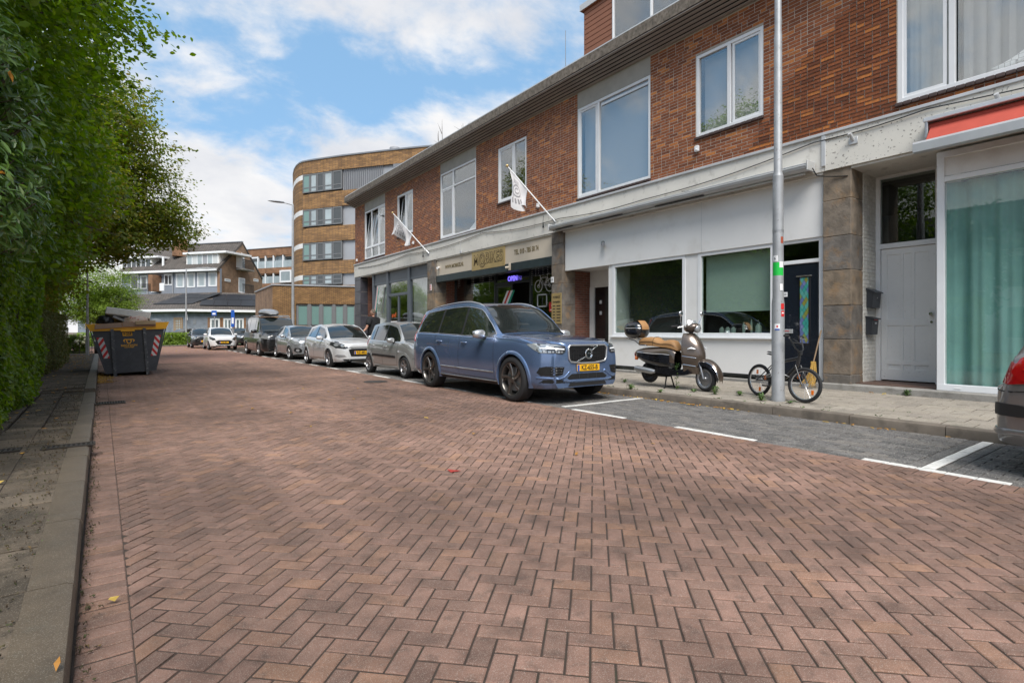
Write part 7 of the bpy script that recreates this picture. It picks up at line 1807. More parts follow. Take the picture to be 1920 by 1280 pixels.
# floor and rear body
m_ = MB(); m_.prism([(.22, .30), (.34, .27), (.70, .24), (1.0, .28), (1.05, .40), (.72, .385), (.66, .35), (.42, .345), (.32, .46)], 'x', -.15, .15); m_.build('floor_board', M['scooter_black'], sc, world=False, fix=True)
for k in range(5): m_ = MB(); m_.rbox(-.11+k*.05, -.085+k*.05, .40, .66, .345, .354, .003); m_.build('floor_rib', M['rubber'], sc, world=False)
tabB = [(.60, .115, .34, .70), (.68, .15, .33, .765), (.85, .185, .35, .775), (1.05, .20, .37, .765), (1.25, .19, .42, .755), (1.42, .16, .48, .735), (1.55, .11, .55, .70), (1.62, .05, .60, .66)]
rowsU, rowsL = [], []
for k in range(21):
    y = .60+1.02*k/20; w_, z0_, z1_ = interp(tabB, y); zm = z0_+(z1_-z0_)*.62
    fullr = [(w_*cos(a)**.8 if cos(a) > 0 else 0, a) for a in ()]
    def sec(a): 
        c_, s_ = cos(a), sin(a); return (math.copysign(abs(c_)**.75, c_)*w_, y, (z0_+z1_)/2+math.copysign(abs(s_)**.8, s_)*(z1_-z0_)/2)
    rowsU.append([sec(radians(180-(.0)+12-204*j/18)) for j in range(19)])
    rowsL.append([sec(radians(192+156*j/10)) for j in range(11)])
m_ = MB(); m_.grid(rowsU); m_.build('rear_bodywork', M['scooter_brown'], sc, smooth=50, world=False, fix=True); m_ = MB(); m_.grid(rowsL); m_.build('lower_bodywork', M['scooter_black'], sc, smooth=50, world=False, fix=True)
for sg in (-1, 1):
    pts = []
    for k in range(15): y = .68+.80*k/14; w_, z0_, z1_ = interp(tabB, y); pts.append((sg*(w_*1.012+.002), y, z0_, z1_))
    m_ = MB(); m_.grid([[(p[0], p[1], p[2]+(p[3]-p[2])*f) for p in pts] for f in (.30, .42, .55, .66)]); m_.build('side_panel', M['scooter_black'], sc, smooth=50, world=False)
    m_ = MB(); m_.tube([(p[0]*1.01, p[1], p[2]+(p[3]-p[2])*.68) for p in pts], .006, 6); m_.build('chrome_line', M['chrome'], sc, smooth=50, world=False)
    for k in range(3): m_ = MB(); m_.tube([(sg*.205, .82+.02*k, .61-k*.045), (sg*.212, 1.0, .612-k*.045)], .005, 5); m_.build('louvre', M['chrome'], sc, smooth=50, world=False)
# saddle
tabS = [(.55, .07, .70, .73), (.60, .10, .72, .83), (.68, .12, .745, .90), (.78, .13, .76, .905), (.90, .135, .77, .88), (1.02, .14, .775, .91), (1.10, .14, .78, .955), (1.25, .13, .785, .955), (1.40, .115, .785, .94), (1.50, .08, .79, .90)]
rows = []
for k in range(29):
    y = .55+.95*k/28; w_, z0_, z1_ = interp(tabS, y); rows.append([(w_*math.copysign(abs(cos(a))**.7, cos(a)), y, z0_+(z1_-z0_)*max(0, sin(a))**.6) for a in [pi-pi*j/12 for j in range(13)]])
m_ = MB(); m_.grid(rows); m_.grid([[r[0], r[-1]] for r in rows]); m_.add(rows[0], [tuple(range(13))]); m_.add(rows[-1], [tuple(range(13))]); sd_ = m_.build('saddle', M['tan_leather'], sc, smooth=60, world=False)
m_ = MB(); m_.tube([tuple(Vector(r[1])+Vector((-.003, 0, .003))) for r in rows[2:]], .004, 5); m_.tube([tuple(Vector(p)*1.0+Vector((0, 0, .003))) for p in rows[16]], .004, 5); m_.build('piping', M['scooter_black'], sd_, smooth=50, world=False)
# engine, exhaust, stand, tail lamp, rack
m_ = MB(); m_.rbox(-.10, .13, .80, 1.32, .20, .42, .04); m_.build('engine', M['liner'], sc, world=False)
m_ = MB(); m_.tube([(-.15, 1.02, .30), (-.17, 1.10, .30), (-.17, 1.46, .335), (-.17, 1.50, .34)], [.03, .055, .058, .04], 14); m_.build('exhaust', M['steel'], sc, smooth=40, world=False)
m_ = MB()
for sg in (-1, 1): m_.tube([(sg*.06, .82, .24), (sg*.13, .80, .02), (sg*.16, .80, .0)], .014, 6)
m_.tube([(-.13, .80, .03), (.13, .80, .03)], .01, 6); m_.build('centre_stand', M['liner'], sc, world=False)
m_ = MB(); m_.rbox(-.05, .05, 1.60, 1.65, .56, .64, .015); m_.build('tail_lamp', M['tail_red'], sc, world=False)
for sg in (-1, 1): m_ = MB(); m_.rbox(sg*.10-.03, sg*.10+.03, 1.50, 1.57, .50, .57, .015); m_.build('indicator', M['orange_lens'], sc, world=False)
m_ = MB()
for sg in (-1, 1): m_.tube([(sg*.12, 1.22, .79), (sg*.15, 1.40, .80), (sg*.14, 1.55, .88), (sg*.10, 1.80, .93), (0, 1.84, .935)], .011, 7)
m_.tube([(-.1, 1.66, .92), (.1, 1.66, .92)], .01, 6); m_.build('luggage_rack', M['chrome'], sc, smooth=50, world=False)
tc_ = [(.0, .30), (.10, .62), (.35, .96), (.6, 1.0), (.85, .90), (1, .62)]
rows = []
for k in range(13):
    v = k/12; z = .935+.33*v; wv = .21*(1-abs(2*v-1)**3.0*.42)*(1 if v < 1 else .7); dv = .235*(1-abs(2*v-.9)**3.2*.40); rows.append([(wv*math.copysign(abs(cos(a))**.72, cos(a)), 1.62+dv*math.copysign(abs(sin(a))**.72, sin(a)), z) for a in [2*pi*j/24 for j in range(24)]])
m_ = MB(); m_.grid(rows, closed=True); m_.add(rows[0], [tuple(range(23, -1, -1))]); m_.add(rows[-1], [tuple(range(24))]); tcs = m_.build('top_case', M['scooter_black'], sc, smooth=60, world=False)
m_ = MB(); m_.tube([(p[0]*1.01, 1.62+(p[1]-1.62)*1.01, p[2]) for p in rows[7]]+[(rows[7][0][0]*1.01, rows[7][0][1], rows[7][0][2])], .005, 5); m_.build('case_seam', M['chrome'], tcs, world=False)
m_ = MB(); rr = []
for k in range(8):
    v = .50+.53*k/7; z = .935+.33*min(v, 1.0)+(.014 if v > .95 else 0); dv = .235*(1-abs(2*min(v, 1)-.9)**3.2*.40)+.012; rr.append([(x_, 1.62-dv*(1-abs(x_/.25)**3), z) for x_ in (-.10, -.06, 0, .06, .10)])
for yy in (1.50, 1.60, 1.68): rr.append([(x_, yy, 1.283) for x_ in (-.10, -.06, 0, .06, .10)])
m_.grid(rr); m_.build('back_pad', M['tan_leather'], tcs, smooth=60, world=False)
# ------------------------------------------------------------------ small bicycle leaning on the lamp post
bk = empty('bicycle', (8.26, 3.87, .135), rz=radians(-19.6), label='black small wheeled freestyle bicycle leaning against the grey lamp post', cat='bicycle')
bk.rotation_euler = (0, radians(3), radians(-19.6))
RW = .262
wf = wheel(bk, (0, 0, RW), RW, .012, 28, rim='satin_silver', solid=False, spoke_w=.0016, tyre_r=.026, steer=radians(14)); wr_ = wheel(bk, (0, .93, RW), RW, .012, 28, rim='satin_silver', solid=False, spoke_w=.0016, tyre_r=.026)
mk('frame_black', (.02, .02, .022), .35, coat=.4)
def tube1(name, pts, r, mat, parent=bk, n=8): m_ = MB(); m_.tube(pts, r, n); return m_.build(name, M[mat], parent, smooth=50, world=False)
tube1('down_tube', [(0, .14, .56), (0, .38, .34), (0, .54, .27)], .026, 'frame_black'); tube1('top_tube', [(0, .14, .66), (0, .58, .56)], .023, 'frame_black'); tube1('seat_tube', [(0, .54, .27), (0, .60, .60)], .017, 'frame_black'); tube1('seat_post', [(0, .60, .60), (0, .62, .70)], .013, 'steel')
tube1('head_tube', [(0, .155, .54), (0, .125, .68)], .026, 'frame_black')
for sg in (-1, 1): tube1('chain_stay', [(sg*.02, .54, .27), (sg*.055, .93, RW)], .010, 'frame_black'); tube1('seat_stay', [(sg*.012, .60, .57), (sg*.055, .93, RW)], .008, 'frame_black'); tube1('fork_blade', [(sg*.05, .145, .55), (sg*.055, .06, .38), (sg*.055, 0, RW)], .013, 'frame_black')
m_ = MB(); m_.tube([(-.28, .21, .985), (-.20, .20, .99), (-.12, .12, .80), (0, .10, .74), (.12, .12, .80), (.20, .20, .99), (.28, .21, .985)], .011, 8); m_.tube([(-.155, .155, .89), (.155, .155, .89)], .009, 6); m_.T = None; hb = m_.build('handlebar', M['frame_black'], bk, smooth=50, world=False); hb.rotation_euler = (0, 0, radians(20)); hb.location = (.03, 0, 0)
for sg in (-1, 1): tube1('grip', [(sg*.20, .20, .99), (sg*.30, .213, .983)], .017, 'rubber', hb)
tube1('brake_lever', [(-.17, .19, .97), (-.26, .16, .95)], .006, 'steel', hb, 5); tube1('brake_lever', [(.17, .19, .97), (.26, .16, .95)], .006, 'steel', hb, 5)
tube1('stem', [(0, .125, .68), (0, .11, .75)], .02, 'frame_black'); m_ = MB(); m_.rbox(-.03, .03, .08, .14, .71, .77, .01); m_.build('stem_clamp', M['frame_black'], bk, world=False)
m_ = MB(); m_.lathe([(.001, -.008), (.075, -.008), (.078, 0), (.001, .008)], 'x', (-.045, .54, .27), 24); m_.build('chain_ring', M['frame_black'], bk, world=False)
tube1('crank', [(-.06, .54, .27), (-.065, .66, .19)], .009, 'frame_black'); tube1('crank', [(.06, .54, .27), (.065, .42, .35)], .009, 'frame_black')
for (x_, y_, z_) in ((-.11, .66, .19), (.11, .42, .35)): m_ = MB(); m_.rbox(x_-.045, x_+.045, y_-.045, y_+.045, z_-.012, z_+.012, .004); m_.build('pedal', M['frame_black'], bk, world=False)
m_ = MB(); m_.tube([(-.045, .54, .345), (-.045, .93, RW+.03)], .004, 4); m_.tube([(-.045, .54, .195), (-.045, .93, RW-.03)], .004, 4); m_.build('chain', M['steel'], bk, world=False)
rows = [[(w_*x_, y, z+.012*(1-x_*x_)) for x_ in (-1, -.5, 0, .5, 1)] for (w_, y, z) in ((.015, .48, .70), (.03, .54, .705), (.06, .64, .715), (.07, .72, .73), (.03, .75, .735))]
m_ = MB(); m_.grid(rows); m_.grid([[(p[0], p[1], p[2]-.035) for p in r][::-1] for r in rows]); m_.build('saddle', M['rubber'], bk, smooth=60, world=False)
for e, spots in ((wf, ((.10, .12), (-.12, -.10))), (wr_, ((-.13, .05), (.05, .13), (-.02, -.15)))):
    for (a, b) in spots: m_ = MB(); m_.rbox(-.012, .012, a-.018, a+.018, b-.035, b+.035, .006); m_.build('reflector', M['orange_lens'], e, world=False)
m_ = MB(); m_.tube([(.0, .30, .36), (-.12, .36, .42), (-.22, .42, .40), (-.24, .52, .36), (-.10, .60, .34), (.0, .62, .36)], .008, 6); o = m_.build('lock_cable', M['steel'], bk, smooth=50, world=False); m_ = MB(); m_.rbox(-.16, -.10, .33, .40, .38, .44, .01); m_.build('lock', M['black'], o, world=False)
tube1('brake_cable', [(-.1, .16, .95), (-.06, .02, .86), (-.02, .10, .70)], .003, 'black', bk, 4)
# ------------------------------------------------------------------ skip with rubbish
mk('skip_grey', (.052, .055, .064), .45, noise=(5, .2), stain=(9, .60, .70, (.16, .15, .14), .35), bump=(30, .2, .004))
mk('skip_rib', (.075, .078, .085), .5, noise=(8, .3), stain=(20, .57, .63, (.35, .35, .35), .6))
mk('skip_yellow', (.95, .46, .012), .4, noise=(4, .06))
mk('cardboard', (.42, .28, .20), .85, noise=(3, .05)); mk('cardboard_light', (.50, .36, .22), .85, noise=(3, .05))
SKR = Matrix.Rotation(radians(-2.6), 4, 'Y')
sk = empty('skip', (.315, 17.9, .045), label='dark grey steel skip with yellow rim, filled with rubbish, by the left kerb', cat='skip')
sk.rotation_euler = (0, radians(-2.6), 0)
hb, ht, H, D0, D1 = .535, .83, 1.38, 0.0, 1.75
def lw_(z): return hb+(ht-hb)*(z-.07)/(H-.07)
m_ = MB(); m_.prism([(-hb, .07), (hb, .07), (ht, H), (-ht, H)], 'y', 0, .012); m_.prism([(-hb, .07), (hb, .07), (ht, H), (-ht, H)], 'y', D1-.012, D1)
for sg in (-1, 1): m_.add([(sg*hb, 0.0, .07), (sg*hb, D1, .07), (sg*ht, D1, H), (sg*ht, 0, H), (sg*(hb+.012), 0, .07), (sg*(hb+.012), D1, .07), (sg*(ht+.012), D1, H), (sg*(ht+.012), 0, H)], [(0, 1, 2, 3), (7, 6, 5, 4), (0, 4, 5, 1), (3, 2, 6, 7), (0, 3, 7, 4), (1, 5, 6, 2)])
m_.box(-hb, hb, 0, D1, .058, .07); m_.build('tub', M['skip_grey'], sk, world=False, fix=True)
m_ = MB()
for sg in (-1, 1): m_.prism([(sg*(hb+.0), .05), (sg*(hb+.03), .05), (sg*(ht+.03), H-.12), (sg*(ht), H-.12)], 'y', -.03, .02)
m_.box(-hb, hb, -.02, .01, .045, .075); m_.build('edge_flange', M['skip_grey'], sk, world=False)
for x in (-.37, .34):
    m_ = MB(); m_.prism([(x-.025 if x < 0 else x-.015, -.04), (x+.045 if x < 0 else x+.055, -.04), (x+.03, H-.15), (x-.04, H-.15)], 'y', -.085, -.005); m_.build('rib', M['skip_rib'], sk, world=False)
    m_ = MB(); m_.rbox(x-.02, x+.05, -.08, D1, -.055, .055, .01); m_.build('skid', M['skip_rib'], sk, world=False)
m_ = MB(); T0 = H-.19
for (y0, y1) in ((-.05, .06), (D1-.06, D1+.05)): m_.prism([(-lw_(T0)-.05, T0), (lw_(T0)+.05, T0), (ht+.09, H+.0), (-ht-.09, H)], 'y', y0, y1)
for sg in (-1, 1): m_.prism([(sg*(lw_(T0)-.02), T0), (sg*(lw_(T0)+.05), T0), (sg*(ht+.09), H), (sg*(ht-.02), H)], 'y', .0601, D1-.0601)
m_.build('rim', M['skip_yellow'], sk, world=False, fix=True)
# hazard stripes
def hazard(sg):
    e = None
    n = 7; z0, z1 = .46, 1.02; w = .135
    base = MB(); sl_ = (ht-hb)/(H-.07)
    def X(z): return sg*(lw_(z)-.035)
    for k in range(-2, n+1):
        za = z0+(z1-z0)*k/n; zb2 = za+(z1-z0)/n; lean = .15
        # parallelogram falling from the outer edge inwards, clipped to the strip
        poly = [(0, za), (w, za+lean), (w, zb2+lean), (0, zb2)]
        for h in ((0, 1, z1), (0, -1, -z0)): poly = clip_poly(poly, *h) if len(poly) > 2 else poly
        if len(poly) < 3: continue
        pts = [(X(z)-sg*(w-u if False else u)*1.0, z) for u, z in poly]
        m_ = MB(); m_.prism(pts, 'y', -.006, -.0005); m_.build('hazard_stripe', M['print_red'] if k % 2 == 0 else M['hazard_white'], sk, world=False, fix=True)
mk('hazard_white', (.62, .62, .62), .4)
hazard(-1); hazard(1)
m_ = MB(); m_.rbox(-.155, .06, -.014, -.002, 1.035, 1.135, .003); npl = m_.build('number_board', M['skip_yellow'], sk, world=False); text_obj('number', '9-258', .085, M['print_black'], face_minus_y(-.048, -.0155, 1.085), npl, .0008, .9, .003, world=False)
m_ = MB(); m_.rbox(-.19, .12, -.075, -.05, T0-.035, T0+.01, .004); m_.build('rim_lip', M['skip_yellow'], sk, world=False)
text_obj('skip_lettering', 'RECHAIN', .075, M['skip_yellow'], face_minus_y(-.02, -.004, .775), sk, .0015, 1.15, .001, world=False)
text_obj('skip_lettering', 'CONTAINERS', .034, M['skip_yellow'], face_minus_y(-.02, -.004, .725), sk, .0015, 1.0, .001, world=False)
def arcstrip(c, pts_out, pts_in): m_ = MB(); m_.grid([[(c[0]+x, -.004, c[1]+z) for x, z in pts_out], [(c[0]+x, -.004, c[1]+z) for x, z in pts_in]]); m_.build('emblem', M['skip_yellow'], sk, world=False)
shield_o = [(-.06, .045), (-.058, .0), (-.04, -.045), (0, -.07), (.04, -.045), (.058, 0), (.06, .045), (.035, .06), (0, .062), (-.035, .06), (-.06, .045)]
arcstrip((-.02, .885), shield_o, [(x*.62, z*.66) for x, z in shield_o])
for sg in (-1, 1): arcstrip((-.02, .885), [(sg*.03, .062), (sg*.07, .068), (sg*.11, .055), (sg*.13, .03), (sg*.115, -.005), (sg*.085, -.025)], [(sg*.05, .050), (sg*.075, .048), (sg*.095, .035), (sg*.10, .015), (sg*.095, -.0), (sg*.084, -.022)])
def onskip(p): return tuple((Matrix.Translation(sk.location) @ SKR) @ Vector(p))
def rubbish(name, label, cat, build, mat, smooth=None):
    m_ = MB(); build(m_); m_.v = [onskip(p) for p in m_.v]; o = m_.build(name, mat, None, smooth=smooth, fix=True); tag(o, label, cat); return o
rubbish('cardboard_sheet', 'folded brown cardboard lying over the left part of the skip rim', 'cardboard', lambda m: m.prism([(-.74, H-.135), (-.72, H-.01), (-.16, H+.02), (-.15, H-.105)], 'y', -.10, -.055), M['cardboard'])
rubbish('cardboard_sheet', 'folded brown cardboard lying over the middle of the skip rim', 'cardboard', lambda m: m.prism([(-.145, H-.10), (-.145, H+.02), (.60, H+.03), (.60, H-.10)], 'y', -.105, -.06), M['cardboard'])
rubbish('cardboard_box', 'flat pale cardboard box on the skip rim, foremost of the cardboard', 'cardboard', lambda m: m.rbox(.14, .60, -.15, -.108, H-.055, H+.05, .006), M['cardboard_light'])
rubbish('cardboard_stack', 'cardboard pieces wedged inside the skip behind the rim', 'cardboard', lambda m: (m.rbox(-.7, .55, .05, .60, H-.5, H-.05, .02), m.rbox(-.5, .75, .65, 1.65, H-.5, H-.02, .02)), M['cardboard'])
mk('mattress_side', (.75, .71, .65), .9, noise=(20, .1)); mk('mattress_top', (.17, .145, .12), .9)
def matt(m): m.T = Matrix.Translation((.03, .75, H+.16)) @ Matrix.Rotation(radians(10), 4, 'Y') @ Matrix.Rotation(radians(-14), 4, 'X'); m.rbox(-.55, .47, -.50, .45, -.10, .10, .022)
rubbish('mattress', 'pale quilted mattress tilted on top of the rubbish in the skip', 'mattress', matt, M['mattress_side'], None)
def cushion(c, s, seed):
    def f(m):
        bm = bmesh.new(); bmesh.ops.create_icosphere(bm, subdivisions=4, radius=1); from mathutils import noise as NZ
        for v in bm.verts:
            k = 1+.22*NZ.noise(v.co*1.6+Vector((seed, 0, 0)))+.06*NZ.noise(v.co*5+Vector((seed, 0, 0))); v.co = Vector((c[0]+v.co.x*s[0]*k, c[1]+v.co.y*s[1]*k, c[2]+v.co.z*s[2]*k))
        m.bm(bm); bm.free()
    return f
def floral(nt, b, c, geo):
    N, L = nt.nodes, nt.links; v = N.new('ShaderNodeTexVoronoi'); v.inputs['Scale'].default_value = 13; L.new(geo.outputs['Position'], v.inputs['Vector'])
    r = N.new('ShaderNodeValToRGB'); e = r.color_ramp.elements; e[0].position = .0; e[0].color = (.42, .10, .07, 1); e[1].position = .42; e[1].color = (.62, .48, .40, 1); x = e.new(.26); x.color = (.48, .2, .17, 1); x = e.new(.33); x.color = (.62, .50, .42, 1); L.new(v.outputs['Distance'], r.inputs[0]); L.new(r.outputs[0], b.inputs['Base Color'])
rubbish('floral_cushion', 'large pink flowered cushion bulging from the skip below the mattress', 'cushion', cushion((.15, .28, H+.05), (.32, .22, .15), 3), material('floral_cloth', (.6, .45, .4), .9, extra=floral), 60)
rubbish('bin_bag', 'black plastic rubbish bag at the left in the skip', 'rubbish bag', cushion((-.52, .35, H+.06), (.19, .2, .17), 8), material('bag_black', (.012, .012, .014), .3, bump=(16, .8, .03)), 60)
rubbish('grey_slab', 'grey plastic tray slanting between the black bag and the mattress', 'tray', lambda m: m.prism([(-.36, H+.18), (-.30, H+.22), (.02, H+.04), (-.02, H-.0)], 'y', .2, .5), M['box_grey'])
rubbish('lamp_shade', 'pale round shade lying at the right in the skip', 'lamp shade', lambda m: m.lathe([(.16, 0), (.155, .04), (.12, .08), (.06, .105), (.001, .11)], 'z', (.62, .35, H-.0), 24), M['curtain_white'], 50)
# ------------------------------------------------------------------ man in a black shirt behind the parked cars
mk('skin', (.50, .27, .19), .55); mk('hair_grey', (.11, .085, .065), .85, bump=(90, .8, .006)); mk('shirt_black', (.010, .010, .012), .85, bump=(9, .4, .03)); mk('trousers', (.03, .035, .05), .85)
def skinned(name, joints, edges, mat, parent, root=0, sub=2, world=False):
    me = bpy.data.meshes.new(name); me.from_pydata([j[0] for j in joints], edges, []); ob = bpy.data.objects.new(name, me); COL.objects.link(ob)
    md = ob.modifiers.new('skin', 'SKIN'); md.use_smooth_shade = True
    for i, j in enumerate(joints):
        r = j[1] if isinstance(j[1], tuple) else (j[1], j[1]); me.skin_vertices[0].data[i].radius = r; me.skin_vertices[0].data[i].use_root = (i == root)
    ob.modifiers.new('sub', 'SUBSURF').levels = sub
    dg = bpy.context.evaluated_depsgraph_get(); dg.update(); m2 = bpy.data.meshes.new_from_object(ob.evaluated_get(dg)); bpy.data.objects.remove(ob)
    m2.materials.clear(); m2.materials.append(mat); m2.shade_smooth(); return link(name, m2, parent, world)
pe = empty('person', (7.90, 19.7, .13), rz=radians(35), label='man with short greying hair in a black t-shirt, back turned, beyond the parked cars', cat='person')
J = [((0, 0, 1.0), (.17, .12)), ((0, .0, 1.15), (.175, .125)), ((0, -.01, 1.33), (.195, .13)), ((0, 0, 1.50), (.17, .10)), ((0, 0, 1.60), (.06, .06)), ((0, .01, 1.68), (.058, .06)),
     ((-.22, 0, 1.53), .075), ((-.33, .02, 1.33), .056), ((-.36, .08, 1.16), .044), ((-.44, .16, 1.06), .034), ((.22, 0, 1.53), .075), ((.32, .04, 1.33), .056), ((.30, .14, 1.14), .044), ((.26, .26, 1.06), .034),
     ((-.11, 0, .93), .115), ((-.13, .01, .50), .068), ((-.13, -.02, .09), .045), ((.11, 0, .93), .115), ((.13, .01, .50), .068), ((.13, -.02, .09), .045), ((-.14, .12, .04), .045), ((.14, .12, .04), .045)]
E_ = [(0, 1), (1, 2), (2, 3), (3, 4), (4, 5), (3, 6), (6, 7), (7, 8), (8, 9), (3, 10), (10, 11), (11, 12), (12, 13), (0, 14), (14, 15), (15, 16), (0, 17), (17, 18), (18, 19), (16, 20), (19, 21)]
skinned('body', J, E_, M['skin'], pe)
Js = [((0, 0, .80), (.26, .20)), ((0, 0, 1.06), (.28, .21)), ((0, -.01, 1.30), (.29, .20)), ((0, 0, 1.49), (.25, .15)), ((0, 0, 1.62), (.10, .09)), ((-.24, 0, 1.53), .125), ((-.335, .02, 1.28), .11), ((.24, 0, 1.53), .125), ((.325, .035, 1.28), .11)]
skinned('t_shirt', Js, [(0, 1), (1, 2), (2, 3), (3, 4), (3, 5), (5, 6), (3, 7), (7, 8)], M['shirt_black'], pe)
Jt = [((0, 0, 1.0), (.18, .13)), ((-.11, 0, .90), .13), ((-.135, .01, .50), .088), ((-.135, -.01, .12), .075), ((.11, 0, .90), .13), ((.135, .01, .50), .088), ((.135, -.01, .12), .075)]
skinned('trousers', Jt, [(0, 1), (1, 2), (2, 3), (0, 4), (4, 5), (5, 6)], M['trousers'], pe)
m_ = MB(); bm = bmesh.new(); bmesh.ops.create_icosphere(bm, subdivisions=3, radius=1)
for v in bm.verts:
    c = v.co; w = .082 if c.z > -.2 else .082*(1-.28*(-c.z-.2)); fwd = .105 if c.y > 0 else .10
    v.co = Vector((c.x*w, .015+c.y*fwd, 1.79+c.z*.125))
    if c.y > .85 and abs(c.x) < .25 and -.25 < c.z < .1: v.co.y += .02
m_.bm(bm); bm.free()
for sg in (-1, 1): m_.T = Matrix.Translation((sg*.086, .01, 1.785)); m_.rbox(-.010, .010, -.018, .018, -.032, .032, .009); m_.T = None
m_.build('head', M['skin'], pe, smooth=60, world=False)
m_ = MB(); bm = bmesh.new(); bmesh.ops.create_icosphere(bm, subdivisions=3, radius=1)
for v in bm.verts:
    c = v.co; v.co = Vector((c.x*.088, .008+c.y*.108, 1.80+c.z*.124))
bmesh.ops.delete(bm, geom=[v for v in bm.verts if v.co.z < 1.75 or (v.co.y > .06 and v.co.z < 1.86)], context='VERTS'); m_.bm(bm); bm.free(); m_.build('hair', M['hair_grey'], pe, smooth=60, world=False)
for sg in (-1, 1):
    hx, hy, hz = (-.44, .16, 1.06) if sg < 0 else (.26, .26, 1.06)
    for k in range(4): m_ = MB(); m_.tube([(hx+(k-1.5)*.018, hy+.02, hz), (hx+(k-1.5)*.02, hy+.075, hz-.01), (hx+(k-1.5)*.02, hy+.10-.006*abs(k-1), hz-.035)], [.010, .009, .007], 6); m_.build('finger', M['skin'], pe, smooth=60, world=False)
    m_ = MB(); m_.tube([(hx-sg*.03, hy, hz), (hx-sg*.055, hy+.04, hz-.005), (hx-sg*.05, hy+.07, hz-.015)], [.012, .011, .008], 6); m_.build('thumb', M['skin'], pe, smooth=60, world=False)
# ------------------------------------------------------------------ drains, manhole, small weeds, fallen leaves
mk('iron', (.05, .042, .036), .6, metal=.4, noise=(20, .3), bump=(80, .5, .003))
def grate(x, y, w, l, z, label, rz=0):
    o = empty('drain_grate', (x, y, z), rz=rz, label=label, cat='drain'); m_ = MB(); m_.box(-w/2, w/2, -l/2, -l/2+.02, 0, .012); m_.box(-w/2, w/2, l/2-.02, l/2, 0, .012); m_.box(-w/2, -w/2+.02, -l/2+.02, l/2-.02, 0, .0119); m_.box(w/2-.02, w/2, -l/2+.02, l/2-.02, 0, .0119); m_.build('frame', M['iron'], o, world=False)
    n = int(w/.035)
    for k in range(1, n): m_ = MB(); m_.rbox(-w/2+w*k/n-.009, -w/2+w*k/n+.009, -l/2+.015, l/2-.015, -.01, .010, .003); m_.build('bar', M['iron'], o, world=False)
    m_ = MB(); m_.box(-w/2, w/2, -l/2, l/2, .001, .003); m_.build('well', M['liner'], o, world=False); return o
grate(xl(11.2)+.19, 11.2, .44, .34, .003, 'iron drain grate in the gutter nearer the skip', .02)
grate(xl(6.55)-.16, 6.55, .40, .17, .118, 'iron drain grate set in the left kerb', .02)
grate(xl(6.6)-.66, 6.62, .32, .17, .118, 'dark metal cover in the left pavement near the hedge', .02)
m_ = MB(); m_.lathe([(.001, .010), (.22, .010), (.23, .004), (.27, .006), (.28, .0)], 'z', (4.95, 12.2, .004), 32); tag(m_.build('manhole_cover', M['iron'], smooth=30), 'round iron manhole cover in the road near the grey hatchback', 'manhole cover')
mk('red_scrap', (.32, .03, .02), .8); m_ = MB(); m_.add([(2.28, 3.98, .004), (2.37, 3.95, .012), (2.34, 4.03, .006), (2.29, 4.06, .014)], [(0, 1, 2, 3)]); tag(m_.build('leaf_scrap', M['red_scrap']), 'bright red leaf lying on the road before the parked cars', 'leaf')
mk('weed', (.05, .11, .02), .6, ramp=[(0, (.035, .075, .012)), (.5, (.055, .11, .018)), (1, (.085, .13, .03))])
mk('fallen_leaf', (.35, .18, .03), .8, ramp=[(0, (.30, .13, .02)), (.3, (.42, .22, .03)), (.6, (.20, .09, .02)), (.8, (.50, .33, .05)), (1, (.28, .15, .03))])
def weed(x, y, z, h, n, label, grp, seed):
    random.seed(seed); m_ = MB()
    if h > .18:
        m_.tube([(0, 0, 0), (.01, .005, h*.6), (0, .01, h)], .004, 4)
    for k in range(n):
        a = random.uniform(0, 6.28); zz = random.uniform(0, h*.9) if h > .18 else 0; L_ = random.uniform(.05, .11)*(1 if h > .18 else 1.0); dx, dy = cos(a)*L_, sin(a)*L_; w = .010; up = random.uniform(.02, .06) if h > .18 else random.uniform(.02, h)
        px, py = -sin(a)*w, cos(a)*w; m_.add([(0, 0, zz), (dx*.5+px, dy*.5+py, zz+up), (dx, dy, zz+up*.6), (dx*.5-px, dy*.5-py, zz+up*.9)], [(0, 1, 2, 3)], r=random.random())
    me = m_.mesh('weed', M['weed']); o = link('weed', me); o.location = (x, y, z); tag(o, label, 'weed', grp); return o
W_ = [(8.28, 6.15, .50, 46, 'tall leafy weed growing in front of the scooter'), (8.18, 5.30, .16, 30, 'bushy weed by the front wheel of the scooter'), (8.05, 4.42, .14, 36, 'clump of weeds at the foot of the lamp post'), (7.72, 6.75, .12, 40, 'weeds on the kerb behind the blue car'), (7.75, 6.1, .07, 26, 'low weeds at the kerb before the scooter'), (10.12, 3.15, .11, 30, 'small weed at the doorstep below the green window'), (8.5, 7.6, .09, 24, 'low weeds behind the scooter near the kerb'), (8.35, 4.95, .07, 22, 'low weeds between the scooter and the lamp post'), (8.22, 5.75, .06, 22, 'flat weeds in the joint before the scooter'), (9.2, 7.6, .07, 20, 'weeds in the pavement beyond the scooter'), (8.1, 4.0, .05, 18, 'few grass blades by the front wheel of the bicycle'), (8.6, 5.1, .05, 18, 'flat weeds between bicycle and scooter')]
for i, (x, y, h, n, lb) in enumerate(W_): weed(x, y, zr(x), h, n, lb, 'weeds in the pavement', i+3)
